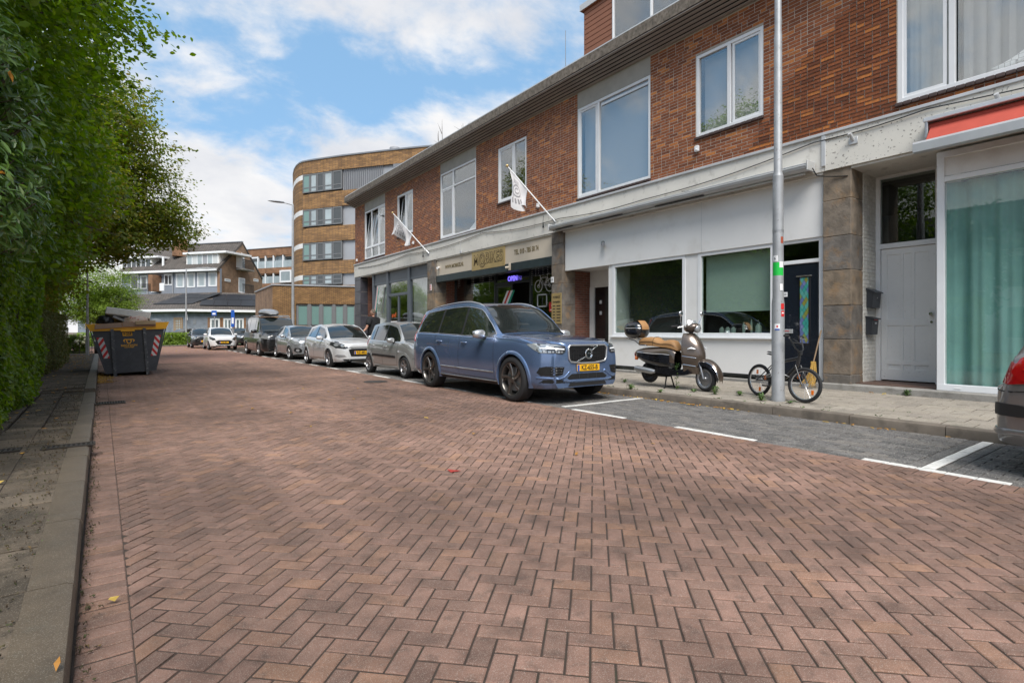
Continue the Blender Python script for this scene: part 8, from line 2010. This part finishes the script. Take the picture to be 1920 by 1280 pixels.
# moss and grass in the joints of the pavement: nobody could count it
m_ = MB(); random.seed(31)
def tuft(x, y, z, s):
    for k in range(4):
        a = random.uniform(0, 6.28); dx, dy = cos(a)*s, sin(a)*s; m_.add([(x, y, z), (x+dx-dy*.15, y+dy+dx*.15, z+s*.8), (x+dx*1.3, y+dy*1.3, z+s*.6)], [(0, 1, 2)], r=random.random())
for k in range(230):
    rowx = random.choice([7.79, 7.79, 7.79, 8.085, 8.385, 8.685, 8.985, 10.1]); y = random.uniform(2, 12) if random.random() < .7 else random.uniform(12, 28); tuft(rowx+random.gauss(0, .012), y, zr(rowx), random.uniform(.008, .022)*(1.8 if rowx < 7.8 else 1))
for k in range(90): y = random.uniform(1.2, 20); tuft(xl(y)-KW-.003+random.gauss(0, .005), y, .112, random.uniform(.004, .012))
tag(m_.build('joint_grass', M['weed']), kind='stuff')
mk('crumbs', (.06, .045, .025), .9, ramp=[(0, (.03, .022, .014)), (.5, (.07, .045, .02)), (.85, (.045, .05, .018)), (1, (.12, .07, .025))])
def leaves(name, pts, s0, s1, kind_='stuff', seed=5):
    random.seed(seed); m_ = MB()
    for (x, y, z) in pts:
        s = random.uniform(s0, s1); a = random.uniform(0, 6.28); c_, s_ = cos(a), sin(a); h = random.uniform(.003, .02)
        q = [(-1, 0, 0), (-.3, .45, h), (.6, .3, h*.5), (1, 0, h*1.2), (.5, -.35, h*.3), (-.4, -.4, h)]
        m_.add([(x+(u*c_-v*s_)*s, y+(u*s_+v*c_)*s, z+.003+w) for u, v, w in q], [(0, 1, 2, 3, 4, 5)], r=random.random())
    o = m_.build(name, M['fallen_leaf']); tag(o, kind=kind_); return o
P_ = []
random.seed(77)
for k in range(420): y = random.uniform(15.5, 19.5); P_.append((xl(y)+.02+abs(random.gauss(0, .14)), y, .004))
for k in range(300): y = random.uniform(20, 40); P_.append((xl(y)+.02+abs(random.gauss(0, .6)), y, .004))
for k in range(500): y = random.uniform(20, 33); P_.append((xl(y)-random.uniform(.25, 1.7), y, .12))
for k in range(300): y = random.uniform(1.2, 20); P_.append((xl(y)-.3-random.random()**.5*1.4, y, .118))
for k in range(700): P_.append((random.uniform(.5, 5.6), random.uniform(30, 52), .0))
for k in range(70): y = random.uniform(6.5, 7.6); P_.append((7.57-abs(random.gauss(0, .03)), random.uniform(4.5, 8.0), .003))
for k in range(45): P_.append((7.55-abs(random.gauss(0, .03)), random.uniform(1, 14), .003))
for k in range(30): P_.append((random.uniform(0, 5.2), random.uniform(3, 18), .003))
leaves('leaf_litter', P_, .018, .045)
P2 = []
for k in range(1500): y = random.uniform(.6, 14)**1.0; P2.append((xl(y)-KW-.01-abs(random.gauss(0, .16)), y, .118))
for k in range(700): y = random.uniform(.6, 16); P2.append((xl(y)+.008+abs(random.gauss(0, .03)), y, .001))
for k in range(1200): y = random.uniform(1, 14); P2.append((xl(y)-.3-random.random()*1.1, y, .119))
leaves('dirt_crumbs', P2, .004, .012, seed=9).data.materials[0] = M['crumbs']
mk('leaf_yellow', (.42, .29, .06), .8)
LL = [(-.02+.0, 2.95, .003, .026, 'yellow leaf in the gutter close to the camera', 3), (xl(2.6)-.02, 2.25, .118, .022, 'orange brown leaf on the edge of the left kerb', 1), (xl(4.6)-.55, 4.35, .118, .04, 'yellow leaf on the dirty left pavement', 3), (xl(5.3)-.5, 5.2, .118, .04, 'pale curled leaf on the left pavement by the metal cover', 3), (xl(1.9)-.10, 1.75, .118, .016, 'red brown leaf on the left kerb at the very front', 0), (10.02, 3.62, .175, .04, 'dry brown leaf at the foot of the doorstep', 1), (9.98, 3.42, .175, .045, 'pale dry leaf beside the brown one by the doorstep', 3)]
for x, y, z, s, lb, sd in LL:
    m_ = MB(); random.seed(sd*7+1); a = random.uniform(0, 6.28); c_, s_ = cos(a), sin(a)
    q = [(-1, 0, 0), (-.3, .42, .02), (.5, .3, .012), (1.1, 0, .025), (.5, -.3, .006), (-.4, -.4, .02)]
    m_.add([(x+(u*c_-v*s_)*s, y+(u*s_+v*c_)*s, z+.004+w) for u, v, w in q], [(0, 1, 2, 3, 4, 5)], r=[.8, .1, .8, .83][sd % 4]); o = m_.build('fallen_leaf', M['leaf_yellow'] if sd == 3 else M['fallen_leaf']); tag(o, lb, 'leaf')
# ------------------------------------------------------------------ hedges and trees on the left
def leaf_mat(name, cols, rough=.45, trans=.48, spec=.4):
    m = bpy.data.materials.new(name); m.use_nodes = True; nt = m.node_tree; N, L = nt.nodes, nt.links; b = N['Principled BSDF']; out = N['Material Output']
    uv = N.new('ShaderNodeUVMap'); uv.uv_map = 'rnd'; sx = N.new('ShaderNodeSeparateXYZ'); L.new(uv.outputs[0], sx.inputs[0]); oi = N.new('ShaderNodeObjectInfo')
    ad = N.new('ShaderNodeMath'); ad.operation = 'ADD'; L.new(sx.outputs[0], ad.inputs[0]); L.new(oi.outputs['Random'], ad.inputs[1]); fr = N.new('ShaderNodeMath'); fr.operation = 'FRACT'; L.new(ad.outputs[0], fr.inputs[0])
    r = N.new('ShaderNodeValToRGB'); L.new(fr.outputs[0], r.inputs[0]); e = r.color_ramp.elements
    while len(e) < len(cols): e.new(.5)
    for i, c in enumerate(cols): e[i].position = i/(len(cols)-1); e[i].color = (*c, 1)
    L.new(r.outputs[0], b.inputs['Base Color']); b.inputs['Roughness'].default_value = rough; b.inputs['Specular IOR Level'].default_value = spec
    tr = N.new('ShaderNodeBsdfTranslucent'); hs = N.new('ShaderNodeHueSaturation'); hs.inputs['Value'].default_value = 1.9; hs.inputs['Saturation'].default_value = 1.1; L.new(r.outputs[0], hs.inputs['Color']); L.new(hs.outputs[0], tr.inputs[0])
    mx = N.new('ShaderNodeMixShader'); mx.inputs[0].default_value = trans; L.new(b.outputs[0], mx.inputs[1]); L.new(tr.outputs[0], mx.inputs[2]); L.new(mx.outputs[0], out.inputs[0]); M[name] = m; return m
leaf_mat('leaf_beech', [(.08, .15, .014), (.125, .21, .018), (.165, .245, .024), (.09, .165, .016), (.20, .27, .03), (.08, .15, .014)])
leaf_mat('leaf_laurel', [(.055, .12, .02), (.085, .16, .026), (.115, .195, .035), (.06, .13, .024), (.15, .21, .045)], .28, .25, .6)
leaf_mat('leaf_lime', [(.085, .135, .012), (.12, .17, .016), (.18, .18, .025), (.10, .15, .014), (.23, .18, .035)])
leaf_mat('leaf_hedge', [(.085, .10, .022), (.12, .135, .03), (.16, .13, .045), (.085, .115, .02), (.14, .16, .03)], .6, .25)
leaf_mat('leaf_dark', [(.03, .07, .014), (.045, .095, .018), (.06, .11, .022)], .4, .25)
leaf_mat('leaf_bright', [(.12, .20, .02), (.17, .26, .028), (.21, .29, .04), (.10, .17, .015)], .6, .35)
leaf_mat('leaf_orange', [(.55, .22, .01), (.65, .30, .02)], .5, .3)
mk('bloom', (.55, .56, .36), .8, ramp=[(0, (.62, .62, .45)), (.5, (.48, .52, .25)), (1, (.66, .62, .50))])
SHAPES = {'oval': [(-.0, 0), (.28, .24), (.60, .26), (1.0, 0), (.60, -.26), (.28, -.24)], 'lance': [(0, 0), (.25, .11), (.60, .13), (1.0, 0), (.60, -.13), (.25, -.11)]}
def leaf_cloud(name, P, Nn, size, mat, parent, shape='oval', fold=.10, droop=0.0, seed=1, kind=None, world=True, align=None):
    """P centres, Nn preferred facing; one folded leaf (two halves) at every point"""
    rg = np.random.RandomState(seed); n = len(P); P = np.asarray(P, float); Nn = np.asarray(Nn, float)
    Nn = Nn+rg.normal(0, .45, (n, 3)); Nn /= np.linalg.norm(Nn, axis=1)[:, None]+1e-9
    t = rg.normal(0, 1, (n, 3)); 
    if align is not None: t = t*.7+np.asarray(align)
    t[:, 2] -= droop; t -= (t*Nn).sum(1)[:, None]*Nn; t /= np.linalg.norm(t, axis=1)[:, None]+1e-9
    b = np.cross(Nn, t); s = size*rg.uniform(.65, 1.25, n)
    sh = SHAPES[shape]; k = len(sh)
    V_ = np.zeros((n, k, 3))
    for i, (u, v) in enumerate(sh):
        bend = -.18*u*u
        V_[:, i] = P+(t*(u-.5)[..., None] if False else t*(u-.5))*s[:, None]+b*(v*s)[:, None]+Nn*((abs(v)*fold*2+bend)*s)[:, None]
    verts = V_.reshape(-1, 3)
    base = (np.arange(n)*k)[:, None]
    f1 = base+np.array([0, 1, 2, 3]); f2 = base+np.array([0, 3, 4, 5]); faces = np.concatenate([f1, f2], 1).reshape(-1, 4)
    me = bpy.data.meshes.new(name); me.vertices.add(len(verts)); me.vertices.foreach_set('co', verts.astype(np.float32).ravel())
    me.loops.add(faces.size); me.loops.foreach_set('vertex_index', faces.astype(np.int32).ravel()); me.polygons.add(len(faces))
    me.polygons.foreach_set('loop_start', np.arange(0, faces.size, 4, dtype=np.int32)); me.polygons.foreach_set('loop_total', np.full(len(faces), 4, dtype=np.int32))
    me.update(calc_edges=True)
    uv = me.uv_layers.new(name='rnd'); rr = np.repeat(rg.rand(n).astype(np.float32), 8); uv.data.foreach_set('uv', np.stack([rr, rr], 1).ravel())
    me.materials.append(mat if not isinstance(mat, str) else M[mat]); me.validate()
    o = link(name, me, parent, world)
    if kind: o['kind'] = kind
    return o
def blobs(lobes, n, seed, shell=.55, flat=1.0, clump=None):
    "points in the outer shell of a set of ellipsoids, gathered in twig clumps"
    rg = np.random.RandomState(seed); L_ = np.array([l[:6] for l in lobes], float); vol = (L_[:, 3]*L_[:, 4]*L_[:, 5])**(2/3.); vol /= vol.sum()
    nc = clump or max(20, n//30)
    idx = rg.choice(len(L_), nc, p=vol); d = rg.normal(0, 1, (nc, 3)); d /= np.linalg.norm(d, axis=1)[:, None]; r = (shell+(1-shell)*rg.rand(nc)**.6)*(1+.10*rg.normal(0, 1, nc))
    r *= 1+.16*np.sin(d[:, 0]*7+d[:, 2]*9+idx)*np.sin(d[:, 1]*8+idx*2.3); C_ = L_[idx, :3]+d*L_[idx, 3:6]*r[:, None]; per = n//nc+1
    off = rg.normal(0, 1, (nc, per, 3))*np.array([.34, .34, .15])*.85*np.minimum(1.0, L_[idx, 3:6].mean(1)/1.6)[:, None, None]
    P = (C_[:, None, :]+off).reshape(-1, 3); Nn = np.repeat(d*.55+np.array([0, 0, .75]), per, 0)
    return P, Nn
def limbs(m_, base, top, r0, lobes, seed, mat='bark'):
    random.seed(seed); b, t = Vector(base), Vector(top); pts = [b+(t-b)*k/6+Vector((random.gauss(0, .05), random.gauss(0, .05), 0)) for k in range(7)]
    m_.tube(pts, [r0*(1.25 if k == 0 else 1-.09*k) for k in range(7)], 12)
    for l in lobes:
        for q in range(2):
            e = Vector(l[:3])+Vector((random.uniform(-.6, .6)*l[3], random.uniform(-.6, .6)*l[4], random.uniform(-.4, .6)*l[5])); s = pts[random.randint(3, 6)]
            mid = s+(e-s)*.5+Vector((random.gauss(0, .15), random.gauss(0, .15), .15)); m_.tube([s, mid, e], [r0*.42, r0*.25, r0*.06], 7)
            for z in range(3):
                e2 = e+Vector((random.gauss(0, .8), random.gauss(0, .8), random.gauss(0, .5))); m_.tube([mid+(e-mid)*.4, (mid+e2)*.5, e2], [r0*.16, r0*.10, r0*.02], 5)
def tree(name, loc, label, lobes, n, size, mat, trunk_r, trunk_top, seed, shape='oval', cat='tree', group=None, sprays=(), shell=.5):
    o = empty(name, loc, label=label, cat=cat, group=group)
    P, Nn = blobs(lobes, n, seed, shell)
    for (a, b, k, sp) in sprays:   # loose outer twigs with single leaves
        rg = np.random.RandomState(seed+k); a, b = np.array(a), np.array(b); u = rg.rand(k)**.8; q = a+(b-a)*u[:, None]+rg.normal(0, 1, (k, 3))*sp*(1.15-u)[:, None]; q[:, 2] -= .12*u*u; P = np.concatenate([P, q]); Nn = np.concatenate([Nn, np.tile([0, 0, 1.], (k, 1))])
    leaf_cloud('crown', P, Nn, size, mat, o, shape, seed=seed)
    m_ = MB(); limbs(m_, loc, trunk_top, trunk_r, lobes, seed)
    for (a, b, k, sp) in sprays: m_.tube([Vector(a), (Vector(a)+Vector(b))*.5+Vector((0, 0, .04)), Vector(b)+Vector((0, 0, -.1))], [.012, .007, .003], 4)
    m_.build('trunk', M['bark'], o, smooth=50); return o
# near beech with branches over the road
tree('beech_tree', (-2.6, 12.5, .12), 'big beech with spreading leafy branches reaching over the left pavement', [(-2.2, 12.5, 5.6, 1.9, 3.6, 2.4), (-1.3, 14.0, 7.6, 1.6, 3.0, 1.7), (-1.5, 11.0, 7.4, 1.4, 2.6, 1.5), (-2.2, 16.5, 5.6, 2.0, 2.6, 3.0), (-1.3, 15.6, 5.0, 1.15, 2.4, 1.2), (-2.5, 9.0, 6.6, 1.8, 2.4, 2.0), (-1.6, 13.5, 9.4, 1.9, 3.6, 1.6), (-.7, 14.6, 8.8, .95, 1.6, .9), (-2.1, 11.5, 3.4, 1.1, 4.0, 1.4), (-2.0, 16.0, 3.4, 1.3, 3.2, 1.3)],
     74000, .13, 'leaf_beech', .16, (-2.5, 12.7, 6.5), 11, sprays=[((-.2, 14.6, 9.0), (.95, 15.3, 9.4), 46, .10), ((-.3, 14.5, 8.4), (1.0, 15.2, 8.3), 50, .12), ((-.4, 14.0, 7.9), (.75, 14.9, 7.6), 40, .10), ((-.5, 14.6, 6.9), (.55, 15.0, 6.8), 40, .11), ((-.3, 15.4, 8.9), (.7, 15.8, 8.1), 60, .14), ((-.6, 14.4, 6.2), (.35, 14.9, 6.2), 36, .11)], shell=.5)
tree('lime_tree', (-2.6, 26.0, .1), 'tall lime tree with yellowing leaves, farther along the left pavement', [(-1.5, 26.5, 6.3, 3.0, 3.4, 2.6), (.6, 27.0, 6.4, 2.0, 2.6, 1.7), (1.4, 27.6, 5.7, 1.4, 2.0, .9), (-1.2, 26.5, 9.6, 2.4, 3.0, 2.4), (-.1, 26.4, 8.6, 1.8, 2.4, 1.8), (-2.2, 22.0, 6.0, 2.2, 3.0, 3.2), (-2.5, 20.0, 3.8, 1.4, 3.0, 2.0), (-2.8, 25.5, 3.2, 1.5, 3.4, 1.9), (-.6, 26.0, 4.6, 1.5, 2.2, .9), (-1.6, 18.5, 5.0, 1.4, 2.0, 1.8)],
     84000, .14, 'leaf_lime', .2, (-2.2, 26.3, 6.8), 12, sprays=[((.6, 24.6, 8.2), (2.6, 25.0, 8.6), 90, .14), ((.3, 24.0, 9.0), (1.5, 24.2, 8.8), 50, .12), ((2.0, 27.6, 5.9), (3.0, 27.8, 5.7), 90, .22), ((1.2, 26.4, 7.2), (2.5, 26.8, 6.8), 80, .2), ((2.0, 27.2, 5.0), (2.8, 27.0, 4.9), 60, .2)], shell=.5)
tree('maple_tree', (-5.4, 36, 0), 'dark green tree behind the hedge at the end of the left pavement', [(-4.6, 36, 5.2, 2.4, 2.6, 3.4), (-6.6, 34, 6.2, 2.4, 2.4, 4), (-3.6, 33.5, 3.2, 1.4, 2.2, 1.9), (-5.6, 41, 4.2, 2.6, 2.8, 2.6), (-4.3, 30, 3.4, 1.5, 3.0, 2.6)], 46000, .2, 'leaf_beech', .2, (-5.2, 36, 5), 13)
tree('willow_tree', (-1.0, 47.0, 0), 'light green airy young tree in front of the grey annexe', [(-1.2, 47.0, 4.4, 2.1, 1.7, 1.5), (-.2, 47.2, 3.3, 1.6, 1.4, 1.2), (-2.4, 47, 3.5, 1.8, 1.5, 1.5), (-1.1, 47, 2.5, 1.9, 1.4, .9)], 30000, .16, 'leaf_bright', .09, (-1.0, 47.1, 4.2), 14, shape='lance')
# trees behind, only a backdrop of crowns seen through the gaps and in the shop windows
for i, (x, y, lb, sd) in enumerate(((-7.0, 9.0, 'broad dark tree behind the laurel, nearest of the row in the gardens', 21), (-7.5, 18.0, 'broad dark tree behind the beech, in the middle of the garden row', 22), (-8.0, 27.0, 'broad dark tree behind the lime, farthest of the garden row', 23))):
    tree('garden_tree', (x, y, .1), lb, [(x, y, 3.2, 2.6, 3.6, 2.4), (x+1.3, y+1.5, 2.6, 2.0, 3.0, 2.0), (x, y-1, 4.4, 2.2, 3.0, 1.8)], 16000, .24, 'leaf_dark', .2, (x, y, 5), sd, group='trees in the gardens on the left')
# twisted street tree that the shop window mirrors
# clipped hedge along the pavement
def hedge(name, label, x0, x1, y0, y1, h, n, mat, size, seed, group=None, bulge=.12):
    o = empty(name, ((x0+x1)/2, (y0+y1)/2, .1), label=label, cat='hedge', group=group); rg = np.random.RandomState(seed)
    from mathutils import noise as NZ
    m_ = MB(); m_.box(x0+.25, x1-.28, y0+.2, y1-.2, .1, h-.25); m_.build('stems', M['bark'], o)
    P, Nn = [], []
    a1 = (y1-y0)*(h-.1); a2 = (x1-x0)*(y1-y0); a3 = (x1-x0)*(h-.1); tot = a1+a2+2*a3
    for k in range(n):
        q = rg.rand()*tot; dep = abs(rg.normal(0, .10))
        if q < a1:
            y, z = rg.uniform(y0, y1), rg.uniform(.12, h); b = bulge*NZ.noise(Vector((y*.8, z*1.2, seed))); b += .06*NZ.noise(Vector((y*3, z*3, seed))); P.append((x1+b-dep-.22*max(0, (z-h+.25)), y, z)); Nn.append((1, 0, .45))
        elif q < a1+a2: x, y = rg.uniform(x0, x1), rg.uniform(y0, y1); P.append((x, y, h-dep*.7+.05*NZ.noise(Vector((x*2, y*2, 1))))); Nn.append((.1, 0, 1))
        elif q < a1+a2+a3: P.append((rg.uniform(x0, x1), y0+dep, rg.uniform(.1, h))); Nn.append((.2, -1, .4))
        else: P.append((rg.uniform(x0, x1), y1-dep, rg.uniform(.1, h))); Nn.append((.2, 1, .4))
    leaf_cloud('foliage', P, Nn, size, mat, o, seed=seed); return o
hedge('beech_hedge', 'clipped olive green hedge beside the left pavement, ending before the skip', -2.6, -1.38, 13.2, 24.5, 1.72, 30000, 'leaf_hedge', .055, 31)
hedge('privet_hedge', 'unclipped green hedge at the left edge of the picture below the laurel', -2.4, -1.12, 5.0, 13.2, 2.3, 34000, 'leaf_beech', .075, 32, bulge=.25)
hedge('low_hedge', 'low clipped hedge in the garden beyond the skip', -6.5, -3.0, 38.2, 39.4, 1.25, 9000, 'leaf_hedge', .08, 33)
# hydrangeas with pale heads
hy_ = empty('hydrangea_bushes', (-2.6, 36.5, 0), label='row of pale green flowering hydrangeas behind a low fence left of the skip', cat='flowering shrub')
rg = np.random.RandomState(5); P = np.stack([rg.uniform(-5.6, -1.2, 9000), rg.uniform(35.2, 36.6, 9000), np.abs(rg.rand(9000))**.7*1.0], 1); leaf_cloud('foliage', P, np.tile([.2, -.6, .7], (9000, 1)), .12, 'leaf_bright', hy_, seed=5)
m_ = MB()
for k in range(150):
    x, y, z = rg.uniform(-5.6, -1.2), rg.uniform(35.0, 35.7), rg.uniform(.35, 1.05); bm = bmesh.new(); bmesh.ops.create_icosphere(bm, subdivisions=1, radius=rg.uniform(.06, .10), matrix=Matrix.Translation((x, y, z))); m_.bm(bm, r=float(rg.rand())); bm.free()
o = m_.build('flower_heads', M['bloom'], hy_, smooth=60); o['kind'] = 'stuff'
fn = empty('garden_fence', (-3.2, 34.9, 0), label='thin dark metal fence before the hydrangeas left of the skip', cat='fence')
for k in range(20): x = -5.8+k*.25; MB().tube([(x, 34.9, 0), (x, 34.9, .95)], .012, 5).build('fence_bar', M['iron'], fn)
for z_ in (.9, .15): MB().tube([(-5.85, 34.9, z_), (-1.0, 34.9, z_)], .014, 5).build('fence_rail', M['iron'], fn)
f2 = empty('garden_fence', (5, 52.6, 0), label='thin metal fence with green shrubs before the grey annexe', cat='fence')
for k in range(22): x = -1.5+k*.5; MB().tube([(x, 52.8+k*.06, 0), (x, 52.8+k*.06, 1.15)], .02, 5).build('fence_bar', M['iron'], f2)
for z_ in (1.1, .2): MB().tube([(-1.5, 52.8, z_), (9.0, 54.1, z_)], .02, 5).build('fence_rail', M['iron'], f2)
sh_ = empty('green_shrubs', (3, 54, 0), label='light green shrubs under the wall of the grey annexe', cat='shrub')
P = np.stack([rg.uniform(-2.5, 6.0, 8000), rg.uniform(53.2, 54.0, 8000), rg.rand(8000)*1.1], 1); leaf_cloud('foliage', P, np.tile([.2, -.6, .7], (8000, 1)), .16, 'leaf_bright', sh_, seed=6)
# cherry laurel close to the camera: its large leaves are pieces
lo = empty('cherry_laurel', (-1.9, 8.6, .1), label='large leaved laurel bush at the left edge with a few orange leaves', cat='shrub')
lob = [(-1.45, 9.3, 3.6, .85, 1.7, 1.2), (-1.4, 8.5, 2.7, .65, 1.5, .9), (-1.6, 10.8, 3.0, .8, 1.6, 1.1), (-1.5, 8.4, 4.3, .7, 1.2, .8)]
rg = np.random.RandomState(8)
def whorls(lobes, n, seed):
    rg = np.random.RandomState(seed); P, Nn, A = [], [], []
    tw = []
    for k in range(n):
        l = lobes[rg.randint(len(lobes))]; d = rg.normal(0, 1, 3); d /= np.linalg.norm(d); d[0] = abs(d[0]) if rg.rand() < .75 else d[0]
        c = np.array(l[:3])+d*np.array(l[3:6])*rg.uniform(.75, 1.05); ax = d+np.array([.2, -.1, .5]); ax /= np.linalg.norm(ax); tw.append((c, ax))
        for j in range(8):
            a = rg.rand(3)*2-1; a -= a.dot(ax)*ax; a /= np.linalg.norm(a); dirn = a*.85+ax*.55; P.append(c+dirn*.085+ax*rg.uniform(-.16, .05)); Nn.append(ax-.4*a); A.append(dirn*2.2)
    return np.array(P), np.array(Nn), np.array(A), tw
P, Nn, A, tw = whorls(lob, 760, 9)
order = np.argsort([((Vector(p)-cam.location).length+(0 if in_frame(p, 0) else 100)) for p in P])
near, rest = order[:300], order[300:]
leaf_cloud('foliage', P[rest], Nn[rest], .155, 'leaf_laurel', lo, 'lance', seed=3, align=A[rest], droop=.3, kind='stuff')
sh = SHAPES['lance']; m_ = MB(); m_.add([((u-.5), v, abs(v)*.2-.18*u*u) for u, v in sh], [(0, 1, 2, 3), (0, 3, 4, 5)], r=0.0); lm0 = m_.mesh('leaf', M['leaf_laurel']); m_ = MB(); m_.add([((u-.5), v, abs(v)*.2-.18*u*u) for u, v in sh], [(0, 1, 2, 3), (0, 3, 4, 5)], r=0.0); lm1 = m_.mesh('leaf', M['leaf_orange'])
inv = wmat(lo).inverted()
for q, i in enumerate(near):
    nn = Vector(Nn[i]+rg.normal(0, .35, 3)).normalized(); t = Vector(A[i]+rg.normal(0, .5, 3)); t.z -= .3; t = (t-nn*t.dot(nn)).normalized(); b = nn.cross(t); s = .155*rg.uniform(.7, 1.25)
    orange = q in (140, 262, 77); o = bpy.data.objects.new('leaf', lm1 if orange else lm0); COL.objects.link(o); o.parent = lo; o.matrix_parent_inverse = inv
    R3 = Matrix((t, b, nn)).transposed(); o.location = Vector(P[i]); o.rotation_euler = R3.to_euler(); o.scale = (s, s, s)
m_ = MB()
for c, ax in tw[::2]:
    c = Vector(c); m_.tube([c-Vector(ax)*.05, c-Vector(ax)*.35+Vector((-.1, 0, -.2)), Vector((-2.2, 9.2, max(.3, c.z-1.3)))], [.006, .010, .02], 5)
for k in range(5): m_.tube([(-2.2+.1*k, 8.3+.5*k, .1), (-2.15, 8.6+.4*k, 1.6), (-2.0, 8.6+.4*k, 3.2)], [.05, .04, .02], 8)
m_.build('branches', M['bark'], lo, smooth=50)
# bare twigs standing above the roof far behind
bt = empty('bare_tree', (16, 34, 0), label='thin bare twigs of a tree rising above the terrace roof', cat='tree')
m_ = MB(); random.seed(3)
for (px, py) in ((822, 246), (868, 232), (845, 262), (829, 236)):
    tip = far_point(px, py, 47); b = Vector((tip.x-.5, tip.y, 6)); m_.tube([b, b+(tip-b)*.7+Vector((.2, 0, 0)), tip], [.10, .05, .012], 6)
    for k in range(9):
        s = b+(tip-b)*random.uniform(.7, .98); e = s+Vector((random.uniform(-1.1, 1.1), 0, random.uniform(.2, .9))); m_.tube([s, e], [.02, .006], 4)
b = far_point(845, 300, 47); m_.tube([(b.x, b.y, 0), (b.x, b.y, 8)], .2, 8); m_.build('branches', M['bark'], bt)
m_ = MB(); p = Vector((11.9, 13.2, 8.8)); m_.tube([p, p+Vector((0, 0, 2.3))], .012, 5); tag(m_.build('aerial_rod', M['steel']), 'thin aerial rod standing on the terrace roof left of the dormer', 'aerial')
